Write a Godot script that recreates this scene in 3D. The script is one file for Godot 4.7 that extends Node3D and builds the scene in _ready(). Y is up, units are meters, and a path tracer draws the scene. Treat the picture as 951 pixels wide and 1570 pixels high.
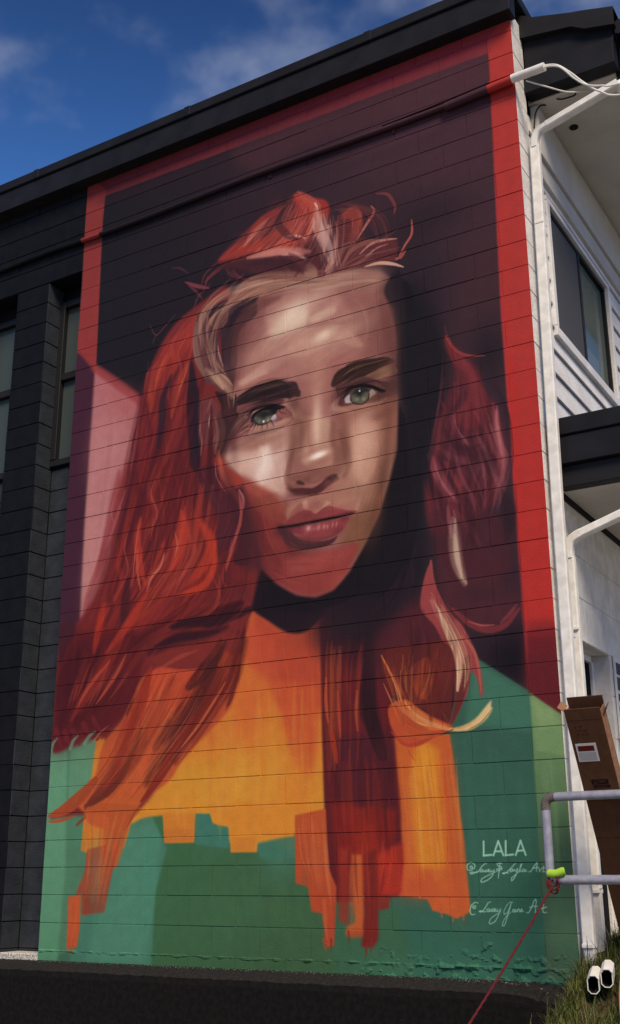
extends Node3D
# A painted gable wall of a two-storey building, seen from the street below its right-hand corner.
# World: x along the painted wall (0 = its right-hand corner, negative to the left), y up from the foot of the wall, z out of the wall.

const YJ := 0.27            # height of the first full bed joint above the foot of the wall minus one course
const U0 := -4.212          # left edge of the painted sheet
const V1 := 6.93            # top edge of the painted sheet, metres above the foot
const S := 250.0            # sheet pixels per metre

var rng := RandomNumberGenerator.new()
var M := {}
var names := {}

# ------------------------------------------------------------------ setting up
func _ready() -> void:
	rng.seed = 4711
	var cam := Camera3D.new()
	cam.name = "camera"
	cam.transform = Transform3D(Basis(Vector3.UP, 0.5358) * Basis(Vector3.RIGHT, 0.3128) * Basis(Vector3.BACK, -0.0053), Vector3(2.2207, 0.608, 6.7503))
	cam.fov = 49.09
	cam.near = 0.05
	cam.far = 2000.0
	add_child(cam)
	var env := Environment.new()
	env.background_mode = Environment.BG_SKY
	var sky := Sky.new()
	var pano := PanoramaSkyMaterial.new()
	pano.panorama = sky_picture()
	sky.sky_material = pano
	env.sky = sky
	env.tonemap_mode = Environment.TONE_MAPPER_LINEAR
	env.tonemap_exposure = 2.8
	env.sdfgi_enabled = true
	env.ssao_enabled = true
	env.ssil_enabled = true
	var we := WorldEnvironment.new()
	we.name = "surroundings"
	we.environment = env
	add_child(we)
	var sun := DirectionalLight3D.new()
	sun.name = "sun"
	sun.light_color = Color(1.0, 0.93, 0.83)
	sun.light_energy = 0.5
	sun.light_angular_distance = 24.0
	sun.shadow_enabled = true
	sun.basis = Basis.looking_at(-Vector3(0.44, 0.74, 0.52).normalized(), Vector3.UP)
	add_child(sun)

	make_materials()
	ground_and_bank()
	building()
	conduit_and_cables()
	downpipes()
	handrail()
	carton()
	small_things()

func sky_picture() -> ImageTexture:
	var w := 3072
	var h := 1536
	var n1 := FastNoiseLite.new()
	n1.seed = 76
	n1.noise_type = FastNoiseLite.TYPE_SIMPLEX_SMOOTH
	n1.frequency = 1.0
	n1.fractal_octaves = 7
	n1.fractal_gain = 0.55
	var n2 := FastNoiseLite.new()
	n2.seed = 31
	n2.frequency = 0.55
	n2.fractal_octaves = 2
	var data := PackedFloat32Array()
	data.resize(w * h * 3)
	var cosaz := PackedFloat32Array()
	var sinaz := PackedFloat32Array()
	for i in w:
		var az := TAU * ((i + 0.5) / w - 0.5)
		cosaz.append(-cos(az))
		sinaz.append(sin(az))
	for j in h:
		var el := PI * (0.5 - (j + 0.5) / h)
		var s := sin(el)
		var cl := cos(el)
		# clear air: deep blue overhead, paler and brighter towards the skyline
		var t := smoothstep(0.75, 0.2, s)
		var r := 0.0055 + 0.036 * t
		var g := 0.0165 + 0.115 * t
		var b := 0.056 + 0.31 * t
		var haze := smoothstep(0.42, 0.0, s)
		r += (0.17 - r) * haze
		g += (0.19 - g) * haze
		b += (0.225 - b) * haze
		var k := j * w * 3
		if s <= 0.0:
			for i in w * 3:
				data[k + i] = 0.04
			continue
		var far := cl / (s + 0.12)
		for i in w:
			var qx := sinaz[i] * far
			var qz := cosaz[i] * far
			# broken cloud on a flat layer, in loose banks
			var f := n1.get_noise_2d(qx * 4.2 + 3.543, qz * 4.2 + -0.066) + 0.55 * n2.get_noise_2d(qx * 2.6 + 7.274, qz * 2.6 + -0.041)
			var m := smoothstep(-0.05, 1.15, f) * 0.27
			data[k] = r + (0.30 - r) * m
			data[k + 1] = g + (0.31 - g) * m
			data[k + 2] = b + (0.335 - b) * m
			k += 3
	return ImageTexture.create_from_image(Image.create_from_data(w, h, false, Image.FORMAT_RGBF, data.to_byte_array()))

# ------------------------------------------------------------------ naming and building helpers
func numbered(called: String) -> String:
	names[called] = names.get(called, -1) + 1
	return called if names[called] == 0 else "%s_%03d" % [called, names[called]]

func thing(called: String, label: String, category: String, at := Vector3.ZERO, group := "") -> Node3D:
	var o := Node3D.new()
	o.name = numbered(called)
	o.position = at
	tag(o, label, category, group)
	add_child(o)
	return o

func tag(o: Node, label: String, category: String, group := "") -> void:
	o.set_meta("label", label)
	o.set_meta("category", category)
	if group != "":
		o.set_meta("group", group)

func part(called: String, mb: MB, m: Material, parent: Node = null, kind := "") -> MeshInstance3D:
	var o := MeshInstance3D.new()
	o.name = called
	o.mesh = mb.done()
	o.material_override = m
	if kind != "":
		o.set_meta("kind", kind)
	if parent == null:
		o.name = numbered(called)
		add_child(o)
	else:
		o.position = -parent.global_position if parent.is_inside_tree() else Vector3.ZERO
		parent.add_child(o, true)
	return o

class MB:
	var v := PackedVector3Array()
	var n := PackedVector3Array()
	var uv := PackedVector2Array()
	var col := PackedColorArray()
	var mural := false
	var tint := Color.WHITE
	var tinted := false

	func tri(a: Vector3, b: Vector3, c: Vector3, na: Vector3, nb: Vector3, nc: Vector3) -> void:
		for p in [a, c, b]:
			v.append(p)
			if mural:
				uv.append(Vector2((p.x + 4.212) * 250.0 / 1056.0, (6.93 - p.y) * 250.0 / 1744.0))
			if tinted:
				col.append(tint)
		n.append(na)
		n.append(nc)
		n.append(nb)

	func quad(a: Vector3, b: Vector3, c: Vector3, d: Vector3) -> void:
		var nn := (b - a).cross(c - a)
		if nn.length_squared() < 1e-14:
			nn = (c - a).cross(d - a)
		nn = nn.normalized()
		tri(a, b, c, nn, nn, nn)
		tri(a, c, d, nn, nn, nn)

	func out(a: Vector3, b: Vector3, c: Vector3, d: Vector3, mid: Vector3) -> void:
		var nn := (b - a).cross(c - a) + (c - a).cross(d - a)
		if nn.dot((a + b + c + d) * 0.25 - mid) < 0.0:
			quad(d, c, b, a)
		else:
			quad(a, b, c, d)

	# a box with chamfered edges, in its own frame
	func box(lo: Vector3, hi: Vector3, c := 0.003, t := Transform3D.IDENTITY) -> void:
		var mid := (lo + hi) * 0.5
		var h := (hi - lo) * 0.5
		c = minf(c, minf(h.x, minf(h.y, h.z)) * 0.8)
		var m := t * mid
		for ax in 3:
			var bx := (ax + 1) % 3
			var cx := (ax + 2) % 3
			for s in [-1.0, 1.0]:
				var q: Array[Vector3] = []
				for e in [[-1.0, -1.0], [1.0, -1.0], [1.0, 1.0], [-1.0, 1.0]]:
					var p := mid
					p[ax] += s * h[ax]
					p[bx] += e[0] * (h[bx] - c)
					p[cx] += e[1] * (h[cx] - c)
					q.append(t * p)
				out(q[0], q[1], q[2], q[3], m)
				# the chamfer along cx between +-ax and +-bx
				if c > 0.0:
					for r in [-1.0, 1.0]:
						var w: Array[Vector3] = []
						for e in [[0, -1.0], [0, 1.0], [1, 1.0], [1, -1.0]]:
							var p := mid
							p[ax] += s * (h[ax] - (c if e[0] == 1 else 0.0))
							p[bx] += r * (h[bx] - (c if e[0] == 0 else 0.0))
							p[cx] += e[1] * (h[cx] - c)
							w.append(t * p)
						out(w[0], w[1], w[2], w[3], m)

	# a face unit (block, tile): bevelled front only, standing out by rise from the plane it lies on
	func unit(o: Vector3, ux: Vector3, uy: Vector3, un: Vector3, w: float, h: float, bev: float, rise: float, tilt := 0.0, bevx := -1.0) -> void:
		var bx := bev if bevx < 0.0 else bevx
		var p: Array[Vector3] = []
		var q: Array[Vector3] = []
		for e in [[0.0, 0.0], [1.0, 0.0], [1.0, 1.0], [0.0, 1.0]]:
			p.append(o + ux * (w * e[0]) + uy * (h * e[1]))
			q.append(o + ux * (bx + (w - 2 * bx) * e[0]) + uy * (bev + (h - 2 * bev) * e[1]) + un * (rise + tilt * (e[1] - 0.5)))
		var mid := o + ux * w * 0.5 + uy * h * 0.5 - un * 0.2
		out(q[0], q[1], q[2], q[3], mid)
		for i in 4:
			var j := (i + 1) % 4
			out(p[i], p[j], q[j], q[i], o + ux * w * 0.5 + uy * h * 0.5 - un * 0.02)

	# a profile swept along a path; round profiles get smooth normals
	func sweep(path: PackedVector3Array, prof: PackedVector2Array, smooth: bool, caps := true, up := Vector3.UP, scale := PackedFloat32Array()) -> void:
		var k := path.size()
		var m := prof.size()
		var rings: Array[PackedVector3Array] = []
		var norms: Array[PackedVector3Array] = []
		var side := Vector3.ZERO
		for i in k:
			var t := (path[mini(i + 1, k - 1)] - path[maxi(i - 1, 0)]).normalized()
			if i == 0:
				side = up.cross(t)
				if side.length() < 0.01:
					side = Vector3.RIGHT.cross(t)
			side = (side - t * side.dot(t)).normalized()
			var nn := t.cross(side)
			var f := scale[i] if scale.size() > 0 else 1.0
			if i > 0 and i < k - 1:   # keep the width through a bend
				var a := (path[i] - path[i - 1]).normalized()
				var b := (path[i + 1] - path[i]).normalized()
				f *= 1.0
			var ring := PackedVector3Array()
			var nrm := PackedVector3Array()
			for j in m:
				var off := side * prof[j].x + nn * prof[j].y
				ring.append(path[i] + off * f)
				nrm.append(off.normalized())
			rings.append(ring)
			norms.append(nrm)
		for i in k - 1:
			for j in m:
				var l := (j + 1) % m
				var a := rings[i][j]
				var b := rings[i][l]
				var c := rings[i + 1][l]
				var d := rings[i + 1][j]
				if smooth:
					tri(a, b, c, norms[i][j], norms[i][l], norms[i + 1][l])
					tri(a, c, d, norms[i][j], norms[i + 1][l], norms[i + 1][j])
				else:
					out(a, b, c, d, (path[i] + path[i + 1]) * 0.5)
		if caps:
			for e in [0, k - 1]:
				var t := (path[0] - path[1]).normalized() if e == 0 else (path[k - 1] - path[k - 2]).normalized()
				for j in m:
					var l := (j + 1) % m
					var a: Vector3 = rings[e][j]
					var b: Vector3 = rings[e][l]
					if (a - path[e]).cross(b - path[e]).dot(t) < 0.0:
						tri(path[e], b, a, t, t, t)
					else:
						tri(path[e], a, b, t, t, t)

	func done() -> ArrayMesh:
		var arr := []
		arr.resize(Mesh.ARRAY_MAX)
		arr[Mesh.ARRAY_VERTEX] = v
		arr[Mesh.ARRAY_NORMAL] = n
		if mural:
			arr[Mesh.ARRAY_TEX_UV] = uv
		if tinted:
			arr[Mesh.ARRAY_COLOR] = col
		var me := ArrayMesh.new()
		me.add_surface_from_arrays(Mesh.PRIMITIVE_TRIANGLES, arr)
		return me

func circle(r: float, k := 12) -> PackedVector2Array:
	var p := PackedVector2Array()
	for i in k:
		p.append(Vector2(cos(TAU * i / k), sin(TAU * i / k)) * r)
	return p

func slab(w: float, h: float, c: float) -> PackedVector2Array:
	var p := PackedVector2Array()
	for q in [[1, -1], [1, 1], [-1, 1], [-1, -1]]:
		var a := Vector2(q[0] * w * 0.5, q[1] * h * 0.5)
		var first := Vector2(0, -q[1] * c) if q[0] == q[1] * -1 or true else Vector2.ZERO
		if q == [1, -1]:
			p.append(a + Vector2(-c, 0)); p.append(a + Vector2(0, c))
		elif q == [1, 1]:
			p.append(a + Vector2(0, -c)); p.append(a + Vector2(-c, 0))
		elif q == [-1, 1]:
			p.append(a + Vector2(c, 0)); p.append(a + Vector2(0, -c))
		else:
			p.append(a + Vector2(0, c)); p.append(a + Vector2(c, 0))
	return p

func curve3(pts: Array, step := 0.02) -> PackedVector3Array:
	var out := PackedVector3Array()
	var k := pts.size()
	for i in k - 1:
		var a: Vector3 = pts[maxi(i - 1, 0)]
		var b: Vector3 = pts[i]
		var c: Vector3 = pts[i + 1]
		var d: Vector3 = pts[mini(i + 2, k - 1)]
		var m := maxi(2, int(b.distance_to(c) / step))
		for j in m:
			out.append(b.cubic_interpolate(c, a, d, float(j) / m))
	out.append(pts[k - 1])
	return out

func new_mural() -> MB:
	var mb := MB.new()
	mb.mural = true
	return mb

# ------------------------------------------------------------------ materials
func grain(sd: int, freq: float, octaves: int, strength: float, size := 512) -> ImageTexture:
	var n := FastNoiseLite.new()
	n.seed = sd
	n.frequency = freq
	n.fractal_octaves = octaves
	n.fractal_gain = 0.62
	var im := n.get_seamless_image(size, size)
	im.convert(Image.FORMAT_RGBA8)
	im.bump_map_to_normal_map(strength)
	return ImageTexture.create_from_image(im)

func mottle(sd: int, freq: float, lo: Color, hi: Color, size := 512, contrast := 1.0, specks := 0) -> ImageTexture:
	var n := FastNoiseLite.new()
	n.seed = sd
	n.frequency = freq
	n.fractal_octaves = 6
	n.fractal_gain = 0.58
	var g := n.get_seamless_image(size, size)
	var im := Image.create(size, size, false, Image.FORMAT_RGB8)
	for y in size:
		for x in size:
			var t := clampf((g.get_pixel(x, y).r - 0.5) * 1.6 * contrast + 0.5, 0.0, 1.0)
			im.set_pixel(x, y, lo.lerp(hi, t))
	if specks > 0:
		var rs := RandomNumberGenerator.new()
		rs.seed = sd
		for i in specks:
			var at := Vector2i(rs.randi() % size, rs.randi() % size)
			var c := Color(0.32, 0.3, 0.28).lerp(hi, rs.randf())
			for k in rs.randi_range(1, 5):
				im.set_pixel((at.x + rs.randi() % 3) % size, (at.y + rs.randi() % 2) % size, c)
	return ImageTexture.create_from_image(im)

func plain(called: String, c: Color, rough := 0.8, metal := 0.0) -> StandardMaterial3D:
	var m := StandardMaterial3D.new()
	m.resource_name = called
	m.albedo_color = c
	m.roughness = rough
	m.metallic = metal
	m.metallic_specular = 0.25
	M[called] = m
	return m

func textured(called: String, alb: Texture2D, nrm: Texture2D, scale: float, rough := 0.85, amount := 1.0) -> StandardMaterial3D:
	var m := plain(called, Color.WHITE, rough)
	m.albedo_texture = alb
	if nrm:
		m.normal_enabled = true
		m.normal_texture = nrm
		m.normal_scale = amount
	m.uv1_triplanar = true
	m.uv1_world_triplanar = true
	m.uv1_scale = Vector3.ONE * scale
	return m

func make_materials() -> void:
	var fine := grain(3, 0.09, 5, 3.0)
	var coarse := grain(5, 0.03, 6, 6.0)
	# the painting
	sheet_begin()
	paint_all()
	var bytes := PackedByteArray()
	bytes.resize(TW * TH * 3)
	var fleck := FastNoiseLite.new()
	fleck.seed = 9
	fleck.frequency = 0.035
	fleck.fractal_octaves = 4
	var fl := fleck.get_image(TW, TH, false, false, false).get_data()
	for i in TW * TH:
		var f: float = 1.0 + (fl[i] - 128) * 0.0003
		for k in 3:
			bytes[i * 3 + k] = int(clampf(tone(px[i * 3 + k]) * f, 0.0, 1.0) * 255.0)
	var m := plain("mural_paint", Color.WHITE, 0.62)
	m.albedo_texture = ImageTexture.create_from_image(Image.create_from_data(TW, TH, false, Image.FORMAT_RGB8, bytes))
	px.clear()
	mk.clear()
	var nz := FastNoiseLite.new()
	nz.seed = 21
	nz.frequency = 0.22
	nz.fractal_octaves = 4
	var bump := nz.get_image(TW, TH, false, false, false)
	bump.convert(Image.FORMAT_RGBA8)
	bump.bump_map_to_normal_map(1.3)
	m.normal_enabled = true
	m.normal_texture = ImageTexture.create_from_image(bump)
	m.normal_scale = 0.22
	m.texture_repeat = false
	m.metallic_specular = 0.2
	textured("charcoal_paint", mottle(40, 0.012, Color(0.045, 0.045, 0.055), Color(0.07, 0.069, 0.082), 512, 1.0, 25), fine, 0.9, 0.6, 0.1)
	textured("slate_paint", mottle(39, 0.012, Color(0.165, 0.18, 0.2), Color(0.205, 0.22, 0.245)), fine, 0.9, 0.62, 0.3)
	textured("black_trim", mottle(41, 0.01, Color(0.1, 0.1, 0.114), Color(0.125, 0.125, 0.14)), fine, 0.6, 0.5, 0.04)
	textured("black_render", mottle(42, 0.03, Color(0.05, 0.045, 0.047), Color(0.085, 0.078, 0.08), 512, 1.4, 420), coarse, 1.3, 0.92, 0.12)
	textured("concrete_street", mottle(43, 0.12, Color(0.5, 0.49, 0.47), Color(0.62, 0.61, 0.59), 512, 1.5), coarse, 1.1, 0.95, 1.0)
	textured("white_paint", mottle(44, 0.008, Color(0.83, 0.815, 0.795), Color(0.89, 0.88, 0.865), 512, 1.2), fine, 0.7, 0.55, 0.25)
	textured("white_masonry", mottle(45, 0.012, Color(0.8, 0.785, 0.765), Color(0.87, 0.86, 0.845), 512, 1.3), fine, 0.7, 0.75, 0.25)
	textured("soffit_paint", mottle(46, 0.006, Color(0.7, 0.685, 0.655), Color(0.75, 0.735, 0.705)), fine, 0.5, 0.7, 0.15)
	textured("bare_concrete", mottle(47, 0.05, Color(0.58, 0.56, 0.53), Color(0.84, 0.82, 0.79), 512, 1.6), coarse, 2.0, 0.95, 1.2)
	textured("pvc", mottle(48, 0.012, Color(0.81, 0.8, 0.775), Color(0.9, 0.89, 0.87), 512, 1.1), null, 1.1, 0.42)
	textured("galvanised", mottle(49, 0.02, Color(0.56, 0.56, 0.61), Color(0.66, 0.66, 0.71), 512, 1.0), fine, 1.5, 0.42, 0.1)
	M.galvanised.metallic = 0.35
	textured("rusty", mottle(50, 0.06, Color(0.26, 0.21, 0.19), Color(0.52, 0.5, 0.5), 512, 1.6), coarse, 5.0, 0.8, 0.6)
	textured("cardboard", mottle(51, 0.02, Color(0.325, 0.218, 0.15), Color(0.365, 0.25, 0.175)), fine, 1.6, 0.9, 0.2)
	textured("cardboard_inside", mottle(52, 0.02, Color(0.5, 0.36, 0.27), Color(0.58, 0.43, 0.33)), fine, 1.6, 0.9, 0.2)
	textured("soil", mottle(53, 0.05, Color(0.16, 0.14, 0.1), Color(0.32, 0.28, 0.2), 512, 1.5), coarse, 2.0, 1.0, 1.5)
	plain("frame_dark", Color(0.13, 0.13, 0.14), 0.5)
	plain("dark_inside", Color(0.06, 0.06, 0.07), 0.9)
	plain("lime_foam", Color(0.6, 0.76, 0.24), 0.75)
	plain("red_rope", Color(0.36, 0.13, 0.15), 0.9)
	plain("orange_cord", Color(0.76, 0.42, 0.3), 0.7)
	plain("black_ink", Color(0.13, 0.09, 0.085), 0.9)
	plain("pen_ink", Color(0.27, 0.15, 0.11), 0.9)
	plain("label_white", Color(0.8, 0.79, 0.78), 0.4)
	plain("label_grey", Color(0.66, 0.65, 0.645), 0.35)
	textured("worn_top", mottle(54, 0.03, Color(0.115, 0.11, 0.11), Color(0.165, 0.158, 0.155), 512, 1.5, 500), coarse, 1.6, 0.92, 0.15)
	plain("label_red", Color(0.36, 0.11, 0.1), 0.6)
	plain("sign_ink", Color(0.25, 0.22, 0.28), 0.6)
	plain("screen_mesh", Color(0.3, 0.3, 0.31), 0.8)
	plain("blind", Color(0.62, 0.62, 0.6), 0.8)
	plain("black_wire", Color(0.07, 0.07, 0.07), 0.6)
	var g := plain("window_glass", Color(0.45, 0.5, 0.47, 0.45), 0.06)
	g.transparency = BaseMaterial3D.TRANSPARENCY_ALPHA
	g.metallic_specular = 0.2
	plain("dusty_pane", Color(0.25, 0.285, 0.28), 0.22)
	var gr := plain("grass_blade", Color.WHITE, 0.7)
	gr.vertex_color_use_as_albedo = true
	gr.backlight_enabled = true
	gr.backlight = Color(0.15, 0.18, 0.04)
	var cr := plain("crumb", Color.WHITE, 0.95)
	cr.vertex_color_use_as_albedo = true

# paint tones as pigment: what the eye sees of a sheet that catches about four fifths of full light
func tone(s: float) -> float:
	var l := pow(maxf(s, 0.0), 2.2) * 1.0
	return pow(l, 1.0 / 2.2)

# ------------------------------------------------------------------ ground
func bank_height(x: float, z: float) -> float:
	var y := 0.2
	if z > -0.25:
		y = lerpf(0.2, 0.06, smoothstep(-0.25, 0.05, z))
	if z > 0.05:
		y = lerpf(0.06, -0.2, (minf(z, 0.85) - 0.05) / 0.8)
	if z > 0.85:
		y = lerpf(-0.2, -1.0, smoothstep(0.85, 2.4, z))
	y -= 0.1 * smoothstep(0.06, 0.0, x) * smoothstep(0.0, 0.3, z)
	return y + 0.02 * sin(x * 9.0 + z * 5.0) + 0.015 * sin(x * 23.0 - z * 17.0)

func ground_and_bank() -> void:
	var mb := MB.new()
	mb.quad(Vector3(-300, -1.0, 300), Vector3(300, -1.0, 300), Vector3(300, -1.0, -300), Vector3(-300, -1.0, -300))
	part("street", mb, M.concrete_street, null, "structure")
	# black rendered retaining wall under the painted wall, with a worn sloping top
	mb = MB.new()
	var nz := FastNoiseLite.new()
	nz.seed = 8
	nz.frequency = 2.4
	nz.fractal_octaves = 5
	var rows := [[-0.005, 0.006], [0.06, -0.01], [0.13, -0.03], [0.175, -0.05], [0.19, -0.09], [0.196, -0.3], [0.205, -0.6], [0.22, -1.02]]
	var cols := 340
	var grid := []
	for r in rows.size():
		var line := PackedVector3Array()
		for i in cols + 1:
			var x := lerpf(-6.8, 0.015, float(i) / cols)
			var k := 0.006 if r >= 2 and r < 5 else 0.004
			var z: float = rows[r][0] + (nz.get_noise_2d(x * 3.0, r * 7.0) * k if r > 0 else 0.0)
			var y: float = rows[r][1] + nz.get_noise_2d(x * 4.0 + 50.0, r * 5.0) * k * 1.2
			# the end by the grass has crumbled away
			var worn := smoothstep(-0.5, 0.01, x)
			y -= worn * worn * (0.05 + 0.09 * absf(nz.get_noise_2d(x * 14.0, r * 3.0))) * (1.0 if r > 0 else 0.2)
			z -= worn * 0.03 * r / 4.0
			line.append(Vector3(x, y, z))
		grid.append(line)
	var top := MB.new()
	for r in rows.size() - 1:
		for i in cols:
			(top if r < 3 else mb).quad(grid[r + 1][i], grid[r + 1][i + 1], grid[r][i + 1], grid[r][i])
	for r in rows.size() - 1:
		mb.quad(grid[r + 1][cols], Vector3(0.015, grid[r + 1][cols].y, -0.1), Vector3(0.015, grid[r][cols].y, -0.1), grid[r][cols])
	var low := thing("retaining_wall", "low black rendered retaining wall under the painted wall, its right end crumbling", "wall", Vector3(-3.4, -1.0, 0.1))
	part("wall_face", mb, M.black_render, low)
	part("sloping_top", top, M.worn_top, low)
	# bank of soil beside it
	mb = MB.new()
	for i in 60:
		for j in 60:
			var q: Array[Vector3] = []
			for e in [[0, 0], [1, 0], [1, 1], [0, 1]]:
				var x: float = 0.012 + 2.6 * (i + e[0]) / 60.0
				var z: float = -0.7 + 3.2 * (j + e[1]) / 60.0
				q.append(Vector3(x, bank_height(x, z), z))
			mb.quad(q[3], q[2], q[1], q[0])
	part("soil_bank", mb, M.soil, null, "structure")
	# a landing under the carton and the rail
	# grass on the bank
	var blade := MB.new()
	blade.tinted = true
	var segs := 4
	for i in segs:
		var t0 := float(i) / segs
		var t1 := float(i + 1) / segs
		var w0 := 0.0045 * (1.0 - t0 * 0.85)
		var w1 := 0.0045 * (1.0 - t1 * 0.85)
		var b0 := Vector3(0, t0 - 0.18 * t0 * t0, 0.55 * t0 * t0)
		var b1 := Vector3(0, t1 - 0.18 * t1 * t1, 0.55 * t1 * t1)
		blade.quad(b0 - Vector3(w0, 0, 0), b0 + Vector3(w0, 0, 0), b1 + Vector3(w1, 0, 0), b1 - Vector3(w1, 0, 0))
	var bm := blade.done()
	bm.surface_set_material(0, M.grass_blade)
	var mm := MultiMesh.new()
	mm.transform_format = MultiMesh.TRANSFORM_3D
	mm.use_colors = true
	mm.mesh = bm
	var spots := []
	var r2 := RandomNumberGenerator.new()
	r2.seed = 99
	while spots.size() < 11000:
		var x := 0.02 + 1.5 * r2.randf() * r2.randf()
		var z := -0.5 + 2.0 * r2.randf()
		if x < 0.1 and z > 0.12 and r2.randf() < 0.35:
			continue
		if absf(x - 0.06) < 0.05 and z < 0.02:
			continue
		if absf(x - 0.235) < 0.085 and z > 0.3 and z < 0.62 and r2.randf() < 0.85:
			continue
		spots.append([x, z])
	mm.instance_count = spots.size()
	for i in spots.size():
		var x: float = spots[i][0]
		var z: float = spots[i][1]
		var h := (0.045 + 0.11 * r2.randf() * r2.randf() + 0.02 * r2.randf()) * (0.75 + 0.5 * absf(sin(x * 11.0 + z * 7.0)))
		if z > 0.25:
			h *= 0.9
		var b := Basis(Vector3.UP, r2.randf() * TAU) * Basis(Vector3.RIGHT, r2.randfn() * 0.32)
		b = b.scaled_local(Vector3(0.55 + r2.randf() * 0.4, h, h * (0.7 + r2.randf())))
		mm.set_instance_transform(i, Transform3D(b, Vector3(x, bank_height(x, z) - 0.006, z)))
		var c := Color(0.04, 0.06, 0.014).lerp(Color(0.13, 0.14, 0.04), r2.randf())
		if r2.randf() < 0.1:
			c = Color(0.16, 0.13, 0.06)
		mm.set_instance_color(i, c)
	var gi := MultiMeshInstance3D.new()
	gi.name = "long_grass"
	gi.multimesh = mm
	gi.set_meta("kind", "stuff")
	tag(gi, "long olive grass growing on the bank at the wall's corner", "grass")
	add_child(gi)

# ------------------------------------------------------------------ the building
func joint(k: int) -> float:
	return 0.07 + 0.2 * k

func building() -> void:
	var b := thing("building", "two-storey building with a tall painted portrait on its dark block end wall", "building")
	# --- painted wall: a mortar face with every block laid proud of it
	var mb := new_mural()
	mb.quad(Vector3(-4.2, 0, -0.0037), Vector3(0, 0, -0.0037), Vector3(0, 6.9, -0.0037), Vector3(-4.2, 6.9, -0.0037))
	var wall := part("mural_wall", mb, M.mural_paint, b)
	var list := []
	var eye := Vector3(2.2207, 0.608, 6.7503)
	for i in range(0, 35):
		var y0 := joint(i - 1) + 0.0018 if i > 0 else 0.003
		var y1 := minf(joint(i) - 0.0018, 6.88)
		if y1 - y0 < 0.03:
			continue
		var x1 := 0.0
		var x := -0.4 if i % 2 == 0 else -0.2
		while x1 > -4.19:
			var x0 := maxf(x, -4.2)
			var p := Vector3((x0 + x1) * 0.5, (y0 + y1) * 0.5, 0)
			var d := p - eye
			list.append([x0, x1, y0, y1, (x1 - x0) * (y1 - y0) * -d.z / pow(d.length(), 3.0), i])
			x1 = x
			x -= 0.4
	list.sort_custom(func(a, c): return a[4] > c[4])
	var rest := new_mural()
	for n in list.size():
		var e: Array = list[n]
		var gl := 0.0026 if e[0] > -4.19 else 0.0
		var gr2 := 0.0026 if e[1] < -0.01 else 0.0
		var m2 := rest if n >= 260 else new_mural()
		var fill_low := rng.randf()    # thick paint has closed some joints
		var y0: float = e[2] - (0.0028 if fill_low < 0.2 and e[5] > 8 else 0.0)
		m2.unit(Vector3(e[0] + gl, y0, -0.0056), Vector3.RIGHT, Vector3.UP, Vector3.BACK, e[1] - e[0] - gl - gr2, e[3] - y0, 0.0028, 0.0056 + rng.randfn() * 0.0007, rng.randfn() * 0.0006, 0.0024)
		if n < 260:
			part("block", m2, M.mural_paint, wall)
	part("blockwork", rest, M.mural_paint, wall, "stuff")
	# rough mortar at its foot
	mb = new_mural()
	var nz := FastNoiseLite.new()
	nz.seed = 15
	nz.frequency = 9.0
	nz.fractal_octaves = 4
	var n2 := FastNoiseLite.new()
	n2.seed = 16
	n2.frequency = 2.0
	var cols := 520
	var rows := 30
	var pts := []
	for j in rows + 1:
		var line := PackedVector3Array()
		for i in cols + 1:
			var x := -4.19 + 4.185 * i / cols
			var y := -0.004 + 0.34 * j / rows
			var wob := 0.006 * n2.get_noise_1d(x * 3.0)
			var ridge := exp(-pow((y - 0.072 - wob) / 0.011, 2.0)) * (0.010 + 0.012 * nz.get_noise_2d(x, 3.0))
			var lump := clampf(nz.get_noise_2d(x * 1.1, y * 1.6), -0.2, 0.6) * 0.026
			var low := smoothstep(0.10, 0.0, y) * 0.3
			var right := smoothstep(-2.1, -0.25, x) * smoothstep(0.30 + 0.12 * n2.get_noise_1d(x * 2.0 + 9.0), 0.02, y)
			var spot := smoothstep(0.34, 0.6, n2.get_noise_2d(x * 1.3 + 4.0, 7.0) + 0.3) * smoothstep(0.3, 0.1, absf(y - 0.2) * 2.0) * 0.5
			line.append(Vector3(x, y, -0.0062 + ridge + lump * clampf(low + right * 1.15 + spot, 0.0, 1.0) + 0.006 * clampf(low + right, 0.0, 1.0)))
		pts.append(line)
	for j in rows:
		for i in cols:
			mb.quad(pts[j][i], pts[j][i + 1], pts[j + 1][i + 1], pts[j + 1][i])
	part("rough_mortar", mb, M.mural_paint, wall)
	# body of the wall and its white return at the corner
	mb = MB.new()
	mb.box(Vector3(-4.2, 0, -0.3), Vector3(-0.012, 6.88, -0.012), 0.0)
	part("wall_core", mb, M.charcoal_paint, b)
	mb = MB.new()
	mb.box(Vector3(-0.012, 0.0, -0.24), Vector3(-0.004, 6.86, -0.008), 0.0)
	var endw := part("wall_end", mb, M.white_masonry, b)
	mb = MB.new()
	for i in range(0, 35):
		var y0 := joint(i - 1) + 0.004 if i > 0 else 0.0
		var y1 := minf(joint(i) - 0.004, 6.86)
		mb.unit(Vector3(-0.0045, y0, -0.24), Vector3.BACK, Vector3.UP, Vector3.RIGHT, 0.236 + rng.randfn() * 0.0012, y1 - y0, 0.003, 0.0045 + rng.randfn() * 0.001)
	part("blockwork", mb, M.white_masonry, endw, "stuff")
	# --- dark band over the window bays, piers and recesses
	mb = MB.new()
	mb.box(Vector3(-7.2, 5.875, -0.3), Vector3(-4.201, 6.88, -0.008), 0.002)
	var band := part("lintel_band", mb, M.charcoal_paint, b)
	mb = MB.new()
	for i in range(30, 35):
		lay_course(mb, i, -7.2, -4.203, 0.0, maxf(joint(i - 1), 5.875), minf(joint(i), 6.88))
	part("blockwork", mb, M.charcoal_paint, band, "stuff")
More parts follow.
